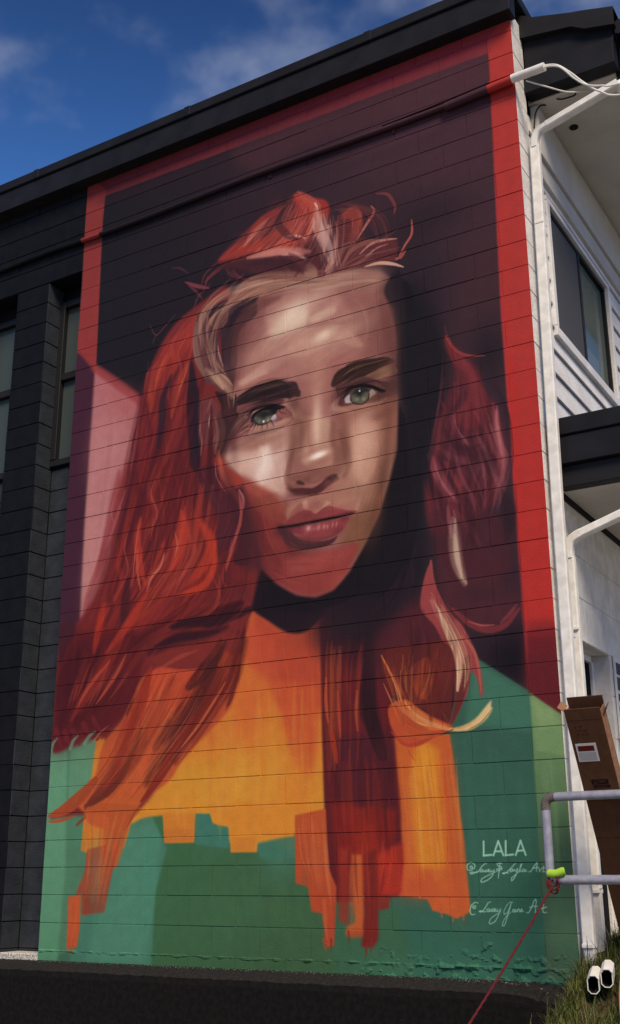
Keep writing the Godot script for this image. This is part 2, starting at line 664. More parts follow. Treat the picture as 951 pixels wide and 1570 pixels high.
	for p in [[-5.0, -4.6], [-6.0, -5.6]]:
		mb = MB.new()
		mb.box(Vector3(p[0] + 0.008, 0.05, -0.3), Vector3(p[1] - 0.008, 5.874, -0.008), 0.002)
		var pier := part("pier", mb, M.charcoal_paint, b)
		mb = MB.new()
		var sides := MB.new()
		for i in range(0, 30):
			var y0 := joint(i - 1) + 0.0025 if i > 0 else 0.05
			var y1 := minf(joint(i) - 0.0025, 5.872)
			var o := 0.0078 + rng.randfn() * 0.0012
			mb.unit(Vector3(p[0] + 0.001, y0, -0.0082), Vector3.RIGHT, Vector3.UP, Vector3.BACK, p[1] - p[0] - 0.002, y1 - y0, 0.004, o)
			sides.unit(Vector3(p[1] - 0.0082, y0, -0.2), Vector3.BACK, Vector3.UP, Vector3.RIGHT, 0.198, y1 - y0, 0.004, 0.0078 + rng.randfn() * 0.0015)
		part("blockwork", mb, M.charcoal_paint, pier, "stuff")
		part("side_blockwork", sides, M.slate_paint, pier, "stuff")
	for x in [-4.6, -5.6]:
		var left: float = x
		var right: float = x + (0.4 if x > -5 else 0.6)
		mb = MB.new()
		mb.box(Vector3(left - 0.1, 0.05, -0.4), Vector3(right + 0.1, 4.085, -0.208), 0.0)
		mb.box(Vector3(left - 0.1, 5.74, -0.4), Vector3(right + 0.1, 5.9, -0.21), 0.0)
		var back := part("recess_wall", mb, M.charcoal_paint, b)
		mb = MB.new()
		for i in range(0, 22):
			lay_course(mb, i, left, right, -0.2, maxf(joint(i - 1), 0.05), minf(joint(i), 4.085))
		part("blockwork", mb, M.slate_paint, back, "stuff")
		# slit window
		var win := Node3D.new()
		win.name = "slit_window"
		b.add_child(win, true)
		mb = MB.new()
		mb.box(Vector3(left, 4.09, -0.27), Vector3(right, 4.15, -0.165), 0.004)
		mb.box(Vector3(left, 4.155, -0.27), Vector3(left + 0.06, 5.735, -0.165), 0.004)
		mb.box(Vector3(right - 0.06, 4.155, -0.27), Vector3(right, 5.735, -0.165), 0.004)
		mb.box(Vector3(left + 0.062, 5.67, -0.27), Vector3(right - 0.062, 5.735, -0.165), 0.004)
		part("frame", mb, M.frame_dark, win)
		mb = MB.new()
		mb.box(Vector3(left + 0.062, 4.925, -0.26), Vector3(right - 0.062, 4.995, -0.17), 0.004)
		part("transom", mb, M.frame_dark, win)
		for s in [[4.152, 4.923], [4.997, 5.668]]:
			mb = MB.new()
			mb.box(Vector3(left + 0.061, s[0], -0.222), Vector3(right - 0.061, s[1], -0.216), 0.0)
			part("pane", mb, M.dusty_pane, win)
	# floor slab of the recesses, left bare
	mb = MB.new()
	mb.box(Vector3(-7.2, -0.02, -0.4), Vector3(-4.203, 0.049, 0.003), 0.006)
	part("recess_sill", mb, M.bare_concrete, b)
	# rooms behind: a dark body closes the building
	mb = MB.new()
	mb.box(Vector3(-7.2, 0.0, -9.0), Vector3(-0.9, 6.6, -0.45), 0.0)
	part("building_body", mb, M.charcoal_paint, b)
	# --- fascia and metal capping along the top
	mb = MB.new()
	mb.box(Vector3(-7.4, 6.765, -0.02), Vector3(0.035, 6.975, 0.115), 0.004)
	part("fascia", mb, M.black_trim, b)
	mb = MB.new()
	mb.box(Vector3(-7.4, 6.982, -0.4), Vector3(0.045, 7.075, 0.135), 0.006)
	var cap := part("capping", mb, M.black_trim, b)
	for x in [-1.15, -2.95, -4.75]:
		mb = MB.new()
		mb.box(Vector3(x - 0.03, 6.984, -0.38), Vector3(x + 0.03, 7.0775, 0.1375), 0.002)
		part("lap_joint", mb, M.black_trim, cap)
	facade(b)

func lay_course(mb: MB, i: int, x_left: float, x_right: float, z: float, y0: float, y1: float) -> void:
	if y1 - y0 < 0.02:
		return
	var x1 := x_right
	var x := -0.4 * ceilf(-x_right / 0.4) - (0.0 if i % 2 == 0 else 0.2)
	if x >= x_right - 0.03:
		x -= 0.4
	while x1 > x_left + 0.01:
		var x0 := maxf(x, x_left)
		mb.unit(Vector3(x0 + 0.0015, y0 + 0.0025, z - 0.0082), Vector3.RIGHT, Vector3.UP, Vector3.BACK, x1 - x0 - 0.003, y1 - y0 - 0.005, 0.003, 0.0078 + rng.randfn() * 0.0007)
		x1 = x
		x -= 0.4

func facade(b: Node3D) -> void:
	# upper storey: weatherboards on the face that looks right (x = 0)
	var mb := MB.new()
	mb.box(Vector3(-0.3, 3.2, -9.0), Vector3(-0.03, 4.39, -0.245), 0.0)
	mb.box(Vector3(-0.3, 5.5, -9.0), Vector3(-0.03, 6.5, -0.245), 0.0)
	mb.box(Vector3(-0.3, 4.39, -0.56), Vector3(-0.03, 5.5, -0.245), 0.0)
	mb.box(Vector3(-0.3, 4.39, -9.0), Vector3(-0.03, 5.5, -2.06), 0.0)
	var up := part("weatherboard_wall", mb, M.frame_dark, b)
	for i in 15:
		var y0 := 3.24 + 0.192 * i
		var full := y0 + 0.186
		for seg in [[-9.0, -2.14], [-2.14, -0.49], [-0.49, -0.245]]:
			var y1 := full
			if seg[0] == -2.14:
				if y0 > 4.32 and y0 < 5.5:
					continue
				if y1 > 4.33 and y0 < 4.33:
					y1 = 4.328
			# each board leans out at its foot over the one below
			mb = MB.new()
			var a := Vector3(0.006, y0, seg[0])
			var c := Vector3(-0.014, y1, seg[0])
			var L := Vector3(0, 0, seg[1] - seg[0])
			var mid := Vector3(-0.02, (y0 + y1) * 0.5, (seg[0] + seg[1]) * 0.5)
			mb.out(a, a + L, c + L, c, mid)
			mb.out(a, a + L, a + L + Vector3(-0.022, 0.003, 0), a + Vector3(-0.022, 0.003, 0), mid)
			mb.out(c, c + L, c + L + Vector3(-0.012, 0, 0), c + Vector3(-0.012, 0, 0), mid)
			mb.out(a + L, c + L, c + L + Vector3(-0.012, 0, 0), a + L + Vector3(-0.022, 0, 0), mid)
			mb.out(a, c, c + Vector3(-0.012, 0, 0), a + Vector3(-0.022, 0, 0), mid)
			part("weatherboard", mb, M.white_paint, up)
	# window
	var win := Node3D.new()
	win.name = "window"
	b.add_child(win, true)
	mb = MB.new()
	mb.box(Vector3(-0.03, 4.33, -2.135), Vector3(0.022, 4.41, -0.495), 0.004)
	mb.box(Vector3(-0.03, 5.47, -2.135), Vector3(0.014, 5.515, -0.495), 0.004)
	mb.box(Vector3(-0.03, 4.412, -0.56), Vector3(0.018, 5.468, -0.495), 0.004)
	mb.box(Vector3(-0.03, 4.412, -2.135), Vector3(0.018, 5.468, -2.07), 0.004)
	part("architrave", mb, M.white_paint, win)
	mb = MB.new()
	mb.box(Vector3(-0.09, 4.412, -2.068), Vector3(-0.012, 4.446, -0.562), 0.002)
	mb.box(Vector3(-0.09, 5.434, -2.068), Vector3(-0.012, 5.468, -0.562), 0.002)
	mb.box(Vector3(-0.09, 4.448, -0.592), Vector3(-0.014, 5.432, -0.562), 0.002)
	mb.box(Vector3(-0.09, 4.448, -2.068), Vector3(-0.014, 5.432, -2.038), 0.002)
	mb.box(Vector3(-0.07, 4.448, -1.36), Vector3(-0.014, 5.432, -1.315), 0.002)
	part("frame", mb, M.frame_dark, win)
	mb = MB.new()
	mb.box(Vector3(-0.026, 4.448, -1.314), Vector3(-0.023, 5.432, -0.593), 0.0)
	part("insect_screen", mb, M.screen_mesh, win)
	mb = MB.new()
	mb.box(Vector3(-0.05, 4.448, -2.037), Vector3(-0.045, 5.432, -1.361), 0.0)
	part("pane", mb, M.window_glass, win)
	mb = MB.new()
	mb.box(Vector3(-0.16, 4.42, -2.06), Vector3(-0.15, 5.46, -0.58), 0.0)
	part("curtain", mb, M.dusty_pane, win)
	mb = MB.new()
	mb.box(Vector3(-0.12, 4.45, -2.03), Vector3(-0.11, 4.78, -1.37), 0.0)  # pale sheet added to imitate sky reflected in the lower glass
	part("pale_reflection_sheet", mb, M.label_white, win)
	# mouldings under the eave, soffit, boards at its end, roof sheet and gutter
	mb = MB.new()
	mb.box(Vector3(-0.01, 5.60, -9.0), Vector3(0.03, 5.76, -0.26), 0.004)
	mb.box(Vector3(-0.01, 5.765, -9.0), Vector3(0.055, 6.2, -0.34), 0.004)
	part("eave_moulding", mb, M.soffit_paint, b)
	mb = MB.new()
	mb.box(Vector3(-0.02, 6.22, -9.0), Vector3(0.66, 6.26, -0.335), 0.003)
	var sof := part("soffit", mb, M.soffit_paint, b)
	mb = MB.new()
	var hole := PackedVector3Array([Vector3(0.2, 6.2195, -0.77), Vector3(0.2, 6.212, -0.77)])
	mb.sweep(hole, circle(0.034, 18), true, true, Vector3.RIGHT)
	part("downlight", mb, M.black_wire, sof)
	mb = MB.new()
	mb.box(Vector3(0.004, 6.23, -0.33), Vector3(0.69, 6.45, -0.2), 0.004)
	part("barge_board", mb, M.black_trim, b)
	mb = MB.new()
	mb.box(Vector3(0.004, 6.453, -0.36), Vector3(0.69, 6.76, -0.245), 0.004)
	part("barge_board", mb, M.black_trim, b)
	mb = MB.new()
	mb.box(Vector3(-0.3, 6.262, -9.0), Vector3(0.66, 6.68, -0.37), 0.0)
	mb.box(Vector3(-0.3, 6.262, -0.9), Vector3(0.1, 6.86, -0.37), 0.0)
	part("eave_filling", mb, M.black_trim, b)
	# folded metal flashing that follows the fall of the roof
	mb = MB.new()
	var edge := [[-0.05, 6.98, 6.74], [0.05, 6.93, 6.725], [0.11, 6.89, 6.715], [0.13, 6.885, 6.712], [0.4, 6.80, 6.665], [0.5, 6.775, 6.60], [0.72, 6.71, 6.545]]
	for i in edge.size() - 1:
		var e0: Array = edge[i]
		var e1: Array = edge[i + 1]
		var mid := Vector3((e0[0] + e1[0]) * 0.5, 6.7, -1.0)
		mb.out(Vector3(e0[0], e0[2], -0.19), Vector3(e1[0], e1[2], -0.19), Vector3(e1[0], e1[1], -0.2), Vector3(e0[0], e0[1], -0.2), mid)
		mb.out(Vector3(e0[0], e0[2], -0.19), Vector3(e1[0], e1[2], -0.19), Vector3(e1[0], e1[2] + 0.004, -0.3), Vector3(e0[0], e0[2] + 0.004, -0.3), mid + Vector3(0, 0.3, 0))
		mb.out(Vector3(e0[0], e0[1], -0.2), Vector3(e1[0], e1[1], -0.2), Vector3(e1[0], e1[1], -9.0), Vector3(e0[0], e0[1], -9.0), mid)
	part("roof_flashing", mb, M.black_trim, b)
	mb = MB.new()
	mb.box(Vector3(0.665, 6.2, -9.0), Vector3(0.7, 6.52, -0.345), 0.003)
	part("eave_fascia", mb, M.black_trim, b)
	mb = MB.new()
	var g := PackedVector3Array([Vector3(0.765, 6.55, -0.24), Vector3(0.765, 6.55, -9.0)])
	mb.sweep(g, slab(0.12, 0.12, 0.02), false)
	part("gutter", mb, M.black_trim, b)
	# porch roof
	mb = MB.new()
	mb.box(Vector3(0.035, 3.41, -4.0), Vector3(1.9, 3.535, -0.14), 0.006)
	var porch := part("porch_roof", mb, M.black_trim, b)
	mb = MB.new()
	mb.box(Vector3(0.037, 3.21, -4.0), Vector3(1.88, 3.405, -0.155), 0.004)
	part("fascia_board", mb, M.black_trim, porch)
	mb = MB.new()
	mb.box(Vector3(0.04, 3.06, -0.3), Vector3(1.86, 3.206, -0.2), 0.004)
	part("beam", mb, M.frame_dark, porch)
	mb = MB.new()
	mb.box(Vector3(0.012, 3.075, -4.0), Vector3(1.84, 3.11, -0.305), 0.003)
	part("porch_soffit", mb, M.soffit_paint, porch)
	mb = MB.new()
	mb.box(Vector3(0.003, 3.03, -4.0), Vector3(0.011, 3.1, -0.3), 0.001)
	part("shadow_bead", mb, M.black_wire, porch)
	# ground floor
	mb = MB.new()
	mb.box(Vector3(-0.3, 2.09, -9.0), Vector3(-0.008, 3.2, -0.245), 0.0)
	mb.box(Vector3(-0.3, -0.1, -0.5), Vector3(-0.008, 2.09, -0.245), 0.0)
	mb.box(Vector3(-0.3, -0.1, -9.0), Vector3(-0.008, 2.09, -1.18), 0.0)
	var low := part("ground_floor_wall", mb, M.white_masonry, b)
	var yy := 0.0
	var row := 0
	while yy < 3.1:
		var y1 := minf(yy + 0.3, 3.11)
		if yy < 2.09 and y1 > 2.09:
			y1 = 2.09
		var z1 := -0.245
		var zz := -0.245 - (0.2 if row % 2 == 0 else 0.42)
		while z1 > -5.0:
			for cut in ([[maxf(zz, -5.0), z1]] if yy >= 2.085 else [[maxf(zz, -0.5), z1], [maxf(zz, -5.0), minf(z1, -1.18)]]):
				if cut[1] - cut[0] > 0.02:
					mb = MB.new()
					mb.unit(Vector3(-0.009, yy + 0.002, cut[0] + 0.002), Vector3.BACK, Vector3.UP, Vector3.RIGHT, cut[1] - cut[0] - 0.004, y1 - yy - 0.004, 0.003, 0.008 + rng.randfn() * 0.0004)
					if cut[0] > -2.1:
						part("block", mb, M.white_masonry, low)
					else:
						part("blockwork", mb, M.white_masonry, low, "stuff")
			z1 = zz
			zz -= 0.42
		yy = y1
		row += 1
	# doorway
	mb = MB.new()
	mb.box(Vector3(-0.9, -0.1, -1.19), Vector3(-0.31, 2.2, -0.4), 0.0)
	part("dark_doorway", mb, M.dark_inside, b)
	mb = MB.new()
	mb.box(Vector3(-0.2, -0.1, -1.179), Vector3(-0.12, 2.05, -1.13), 0.003)
	mb.box(Vector3(-0.2, 2.04, -1.13), Vector3(-0.12, 2.088, -0.505), 0.003)
	part("door_frame", mb, M.white_paint, b)
	mb = MB.new()
	mb.box(Vector3(-0.18, 0.0, -1.128), Vector3(-0.14, 2.035, -0.51), 0.002)
	part("door", mb, M.dark_inside, b)

# ------------------------------------------------------------------ cable cover and cables
func conduit_and_cables() -> void:
	var o := thing("conduit", "painted cable cover running level across the wall above the portrait", "conduit", Vector3(-4.2, 6.18, 0.05))
	var mb := new_mural()
	var path := PackedVector3Array()
	for i in 91:
		var x := lerpf(-4.2, -0.004, i / 90.0)
		path.append(Vector3(x, 6.192 + 0.012 * sin(x * 2.1) + 0.010 * sin(x * 0.75 + 1.0), 0.026))
	mb.sweep(path, circle(0.022, 12), true)
	part("painted_pipe", mb, M.mural_paint, o)
	mb = new_mural()
	mb.sweep(PackedVector3Array([Vector3(-0.55, 6.172, 0.034), Vector3(-0.004, 6.19, 0.046)]), circle(0.032, 14), true)
	part("painted_sleeve", mb, M.mural_paint, o)
	mb = MB.new()
	path = PackedVector3Array()
	for i in 31:
		var x := lerpf(-7.2, -4.201, i / 30.0)
		path.append(Vector3(x, 6.192 + 0.012 * sin(x * 2.1) + 0.010 * sin(x * 0.75 + 1.0) - 0.03 * smoothstep(-4.4, -5.4, x), 0.026))
	mb.sweep(path, circle(0.022, 12), true)
	part("dark_pipe", mb, M.charcoal_paint, o)
	mb = new_mural()
	for x in [-3.3, -2.15, -1.0]:
		mb.box(Vector3(x - 0.012, 6.13, 0.001), Vector3(x + 0.012, 6.25, 0.012), 0.002)
	part("saddle", mb, M.mural_paint, o)
	mb = new_mural()
	mb.sweep(curve3([Vector3(-0.02, 6.262, 0.02), Vector3(-0.3, 6.262, 0.012), Vector3(-0.7, 6.245, 0.01), Vector3(-1.1, 6.235, 0.012)]), circle(0.008, 8), true)
	part("thin_cable", mb, M.mural_paint, o)
	mb = MB.new()
	mb.sweep(PackedVector3Array([Vector3(-0.003, 6.19, 0.05), Vector3(0.03, 6.19, 0.052), Vector3(0.25, 6.185, 0.06)]), circle(0.033, 18), true, true, Vector3.UP)
	part("white_pipe_end", mb, M.pvc, o)
	# cables that leave its end
	var runs := [
		["white cable rising over the others from the pipe end to the eave", 0.0075, [Vector3(0.25, 6.195, 0.06), Vector3(0.34, 6.16, 0.062), Vector3(0.43, 6.06, 0.06), Vector3(0.52, 5.94, 0.05), Vector3(0.62, 5.84, 0.03), Vector3(0.78, 5.77, 0.0), Vector3(1.4, 5.75, -0.1)]],
		["white cable that levels out at the gutter, upper one at the frame's edge", 0.0065, [Vector3(0.25, 6.18, 0.065), Vector3(0.36, 6.13, 0.07), Vector3(0.46, 5.99, 0.066), Vector3(0.54, 5.91, 0.055), Vector3(0.64, 5.88, 0.03), Vector3(0.76, 5.87, 0.0), Vector3(1.4, 5.9, -0.1)]],
		["thin white cable slanting from under the pipe end back to the soffit", 0.0055, [Vector3(0.1, 6.135, 0.045), Vector3(0.22, 6.1, -0.05), Vector3(0.33, 6.11, -0.2), Vector3(0.42, 6.215, -0.4)]],
	]
	for r in runs:
		mb = MB.new()
		mb.sweep(curve3(r[2]), circle(r[1], 8), true)
		var c := part("cable", mb, M.pvc)
		tag(c, r[0], "cable", "cables at the white pipe end")
	for r in [["short black wire hanging level under the eave soffit", [Vector3(0.2, 6.21, -0.36), Vector3(0.24, 6.19, -0.36), Vector3(0.33, 6.2, -0.38), Vector3(0.34, 6.218, -0.385)]], ["black wire looping down from the soffit beside the corner pipe", [Vector3(0.1, 6.218, -0.4), Vector3(0.07, 6.2, -0.36), Vector3(0.045, 6.1, -0.3), Vector3(0.035, 5.95, -0.27)]]]:
		mb = MB.new()
		mb.sweep(curve3(r[1]), circle(0.006, 6), true)
		var c := part("wire", mb, M.black_wire)
		tag(c, r[0], "wire", "black wires under the eave")

# ------------------------------------------------------------------ downpipes
func clip(o: Node3D, at: Vector3, w: float, d: float) -> void:
	var mb := MB.new()
	mb.box(at - Vector3(w * 0.5, 0.012, d * 0.5), at + Vector3(w * 0.5, 0.012, d * 0.5), 0.003)
	mb.box(at + Vector3(-0.06, -0.011, -d * 0.5 + 0.004), at + Vector3(-w * 0.5 + 0.001, 0.011, -d * 0.5 + 0.012), 0.002)
	part("bracket", mb, M.pvc, o)

func downpipes() -> void:
	var o := thing("downpipe", "tall white downpipe at the painted wall's corner, running up under the high eave", "downpipe", Vector3(0.065, 0.1, 0.0))
	var mb := MB.new()
	var prof := slab(0.056, 0.072, 0.008)
	mb.sweep(PackedVector3Array([Vector3(0.066, 0.2, -0.002), Vector3(0.063, 2.9, -0.05), Vector3(0.062, 5.72, -0.17)]), prof, false, true, Vector3.RIGHT)
	part("pipe", mb, M.pvc, o)
	mb = MB.new()
	mb.sweep(PackedVector3Array([Vector3(0.066, 0.02, -0.002), Vector3(0.066, 0.205, -0.002)]), slab(0.05, 0.064, 0.008), false, true, Vector3.RIGHT)
	part("pipe_foot", mb, M.white_masonry, o)
	mb = MB.new()
	mb.sweep(curve3([Vector3(0.062, 5.70, -0.169), Vector3(0.064, 5.77, -0.173), Vector3(0.09, 5.83, -0.175), Vector3(0.14, 5.855, -0.175), Vector3(0.2, 5.875, -0.175)], 0.02), slab(0.052, 0.068, 0.01), false, true, Vector3.BACK)
	part("bend", mb, M.pvc, o)
	mb = MB.new()
	mb.sweep(PackedVector3Array([Vector3(0.16, 5.862, -0.175), Vector3(0.7, 6.03, -0.2)]), slab(0.056, 0.072, 0.008), false, true, Vector3.BACK)
	part("slanting_pipe", mb, M.pvc, o)
	mb = MB.new()
	mb.sweep(PackedVector3Array([Vector3(0.69, 6.0, -0.2), Vector3(0.76, 6.06, -0.24), Vector3(0.765, 6.5, -0.3)]), slab(0.06, 0.076, 0.008), false, true, Vector3.BACK)
	part("outlet", mb, M.pvc, o)
	for y in [0.21, 2.03, 5.05]:
		clip(o, Vector3(0.064, y, -0.002 - 0.168 * y / 5.7), 0.066, 0.084)
	o = thing("downpipe", "shorter white downpipe next to it, bending out under the porch roof", "downpipe", Vector3(0.06, 0.1, -0.22))
	mb = MB.new()
	mb.sweep(PackedVector3Array([Vector3(0.062, 0.52, -0.215), Vector3(0.06, 2.58, -0.22)]), prof, false, true, Vector3.RIGHT)
	part("pipe", mb, M.pvc, o)
	mb = MB.new()
	mb.sweep(PackedVector3Array([Vector3(0.062, 0.05, -0.215), Vector3(0.062, 0.5, -0.215)]), slab(0.05, 0.066, 0.006), false, true, Vector3.RIGHT)
	part("pipe_foot", mb, M.white_masonry, o)
	mb = MB.new()
	mb.sweep(curve3([Vector3(0.06, 2.57, -0.22), Vector3(0.061, 2.63, -0.22), Vector3(0.08, 2.685, -0.22), Vector3(0.12, 2.715, -0.22), Vector3(0.16, 2.73, -0.22)], 0.015), slab(0.06, 0.07, 0.008), false, true, Vector3.BACK)
	part("bend", mb, M.pvc, o)
	mb = MB.new()
	mb.sweep(PackedVector3Array([Vector3(0.15, 2.727, -0.22), Vector3(0.7, 2.91, -0.24), Vector3(1.7, 3.2, -0.26)]), prof, false, true, Vector3.BACK)
	part("slanting_pipe", mb, M.pvc, o)
	mb = MB.new()
	mb.box(Vector3(0.02, 1.52, -0.27), Vector3(0.125, 1.62, -0.165), 0.012)
	part("rainhead", mb, M.pvc, o)
	for y in [0.505, 2.1]:
		clip(o, Vector3(0.061, y, -0.217), 0.066, 0.084)

# ------------------------------------------------------------------ rail, carton
func handrail() -> void:
	var o := thing("handrail", "grey galvanised two-bar handrail with a return end, in front of the carton", "railing", Vector3(0.0, 0.2, 0.4))
	var z := 0.4
	var r := 0.0255
	var mb := MB.new()
	mb.sweep(PackedVector3Array([Vector3(0.055, 1.022, z), Vector3(2.2, 1.024, z)]), circle(r, 16), true, true, Vector3.BACK)
	part("top_rail", mb, M.galvanised, o)
	mb = MB.new()
	mb.sweep(PackedVector3Array([Vector3(0.045, 0.573, z), Vector3(2.2, 0.57, z)]), circle(r, 16), true, true, Vector3.BACK)
	part("bottom_rail", mb, M.galvanised, o)
	mb = MB.new()
	mb.sweep(PackedVector3Array([Vector3(0.0, 0.955, z), Vector3(0.0, 0.62, z)]), circle(r, 16), true, true, Vector3.BACK)
	part("end_bar", mb, M.galvanised, o)
	mb = MB.new()
	mb.sweep(curve3([Vector3(0.06, 1.022, z), Vector3(0.04, 1.021, z), Vector3(0.012, 1.008, z), Vector3(0.0, 0.98, z), Vector3(0.0, 0.95, z)], 0.01), circle(r * 1.04, 16), true, true, Vector3.BACK)
	part("welded_corner", mb, M.rusty, o)
	mb = MB.new()
	mb.sweep(curve3([Vector3(0.0, 0.625, z), Vector3(0.003, 0.6, z), Vector3(0.015, 0.582, z), Vector3(0.05, 0.573, z)], 0.01), circle(r * 1.02, 16), true, true, Vector3.BACK)
	part("lower_corner", mb, M.galvanised, o)
	mb = MB.new()
	mb.sweep(PackedVector3Array([Vector3(1.3, 1.02, z), Vector3(1.3, -0.5, z)]), circle(r, 16), true, true, Vector3.BACK)
	part("post", mb, M.galvanised, o)
	# lime foam sleeve on the lower corner
	var f := thing("foam_sleeve", "short lime green foam sleeve clipped over the handrail's lower corner", "foam tube", Vector3(0.03, 0.6, z))
	mb = MB.new()
	mb.sweep(PackedVector3Array([Vector3(0.0, 0.606, z + 0.022), Vector3(0.006, 0.607, z + 0.024), Vector3(0.04, 0.604, z + 0.026), Vector3(0.047, 0.606, z + 0.026), Vector3(0.085, 0.618, z + 0.024), Vector3(0.093, 0.619, z + 0.022)]), circle(0.024, 14), true, true, Vector3.BACK, PackedFloat32Array([0.8, 1.0, 1.0, 0.93, 1.0, 0.8]))
	part("sleeve", mb, M.lime_foam, f)
	# rope
	var ro := thing("rope", "dark red rope tied to the handrail corner and slanting down towards the road", "rope", Vector3(0.02, 0.55, z + 0.02))
	var pts := [Vector3(0.022, 0.545, z + 0.03), Vector3(-0.07, 0.33, 0.6), Vector3(-0.18, 0.08, 0.82), Vector3(-0.272, -0.13, 1.02), Vector3(-0.4, -0.42, 1.3), Vector3(-0.66, -0.985, 1.86)]
	var base := curve3(pts, 0.012)
	for s in 3:
		mb = MB.new()
		var path := PackedVector3Array()
		for i in base.size():
			var a := i * 0.55 + s * TAU / 3.0
			path.append(base[i] + Vector3(cos(a), sin(a) * 0.5, sin(a) * 0.6) * 0.0036)
		mb.sweep(path, circle(0.004, 6), true)
		part("strand", mb, M.red_rope, ro)
	mb = MB.new()
	for k in 3:
		var kp := []
		for i in 13:
			var a := TAU * i / 12.0
			kp.append(Vector3(0.024 + 0.002 * k + 0.034 * cos(a) * (1.0 if k == 1 else 0.8), 0.577 - 0.02 * k + 0.036 * sin(a), z + 0.03 + 0.012 * sin(a * 2.0 + k)))
		mb.sweep(curve3(kp, 0.008), circle(0.0055, 6), true)
	part("knot", mb, M.red_rope, ro)

func carton() -> void:
	# it stands against the house and leans out over the rail
	var t := Transform3D(Basis(Vector3.RIGHT, deg_to_rad(31.0)), Vector3(0.327, 0.05, -0.272))
	var o := thing("carton", "tall open brown cardboard carton leaning out over the handrail from the house corner", "box", t * Vector3(0, 0.18, 0))
	var w := 0.102
	var d := 0.05
	var h := 1.69
	var lo := 0.18
	var mb := MB.new()
	mb.box(Vector3(-w, lo, d - 0.005), Vector3(w, h, d), 0.0015, t)
	part("front_panel", mb, M.cardboard, o)
	mb = MB.new()
	mb.box(Vector3(-w, lo, -d), Vector3(w, h + 0.03, -d + 0.005), 0.0015, t)
	part("back_panel", mb, M.cardboard, o)
	for s in [-1.0, 1.0]:
		mb = MB.new()
		mb.box(Vector3(minf(s * w, s * (w - 0.005)), lo, -d + 0.006), Vector3(maxf(s * w, s * (w - 0.005)), h - 0.02, d - 0.006), 0.0015, t)
		part("side_panel", mb, M.cardboard_inside, o)
	mb = MB.new()
	mb.box(Vector3(-w, lo - 0.006, -d), Vector3(w, lo - 0.001, d), 0.0015, t)
	part("base_panel", mb, M.cardboard, o)
	mb = MB.new()
	mb.box(Vector3(-0.045, -0.004, -d + 0.008), Vector3(0.0, 0.0, d - 0.008), 0.001, t * Transform3D(Basis(Vector3.BACK, deg_to_rad(-38)), Vector3(-w, h - 0.015, 0)))
	part("flap", mb, M.cardboard_inside, o)
	mb = MB.new()
	mb.box(Vector3(0.0, -0.004, -d + 0.008), Vector3(0.055, 0.0, d - 0.02), 0.001, t * Transform3D(Basis(Vector3.BACK, deg_to_rad(62)), Vector3(w, h - 0.06, 0)))
	part("flap", mb, M.cardboard, o)
	# a strip of clear brown tape down the lower half, and pressed-in fold lines
	mb = MB.new()
	for y in [1.62, 0.9]:
		mb.box(Vector3(-w + 0.002, y, d + 0.0002), Vector3(w - 0.002, y + 0.003, d + 0.0008), 0.0002, t)
	part("fold_line", mb, M.pen_ink, o)
	# shipping pouch and print
	mb = MB.new()
	mb.box(Vector3(-0.085, 1.372, d + 0.0005), Vector3(0.032, 1.482, d + 0.002), 0.0005, t)
	var pouch := part("shipping_label", mb, M.label_white, o)
	mb = MB.new()
	mb.box(Vector3(-0.074, 1.436, d + 0.0022), Vector3(0.018, 1.468, d + 0.003), 0.0003, t)
	part("red_strip", mb, M.label_red, pouch)
	mb = MB.new()
	mb.box(Vector3(-0.076, 1.38, d + 0.0022), Vector3(0.022, 1.43, d + 0.0028), 0.0003, t)
	part("clear_window", mb, M.label_grey, pouch)
	mb = MB.new()
	for r in [[-0.045, 1.232, 0.05, 1.262], [-0.04, 1.21, 0.056, 1.227]]:
		mb.box(Vector3(r[0], r[1], d + 0.0004), Vector3(r[2], r[3], d + 0.0012), 0.0002, t)
	var stamp := part("printed_mark", mb, M.black_ink, o)
	mb = MB.new()
	for r in [[-0.035, 1.238, -0.01, 1.241], [-0.002, 1.244, 0.03, 1.247], [-0.03, 1.252, 0.04, 1.254], [-0.02, 1.217, 0.04, 1.219]]:
		mb.box(Vector3(r[0], r[1], d + 0.0013), Vector3(r[2], r[3], d + 0.0017), 0.0001, t)
	part("print_line", mb, M.cardboard, stamp)
	# faint handwriting, three lines
	mb = MB.new()
	var rg := RandomNumberGenerator.new()
	rg.seed = 5
	for l in 3:
		var x := -0.066 + 0.003 * l
		var last: float = [-0.014, -0.004, 0.016][l]
		while x < last:
			var kp := []
			var n := rg.randi_range(4, 7)
			for i in n:
				kp.append(t * Vector3(x + 0.004 * i, 1.585 - 0.024 * l + 0.005 * sin(i * 2.3 + rg.randf()), d + 0.0008))
			mb.sweep(curve3(kp, 0.002), circle(0.0012, 4), true)
			x += 0.004 * n + 0.006
	part("handwriting", mb, M.pen_ink, o)

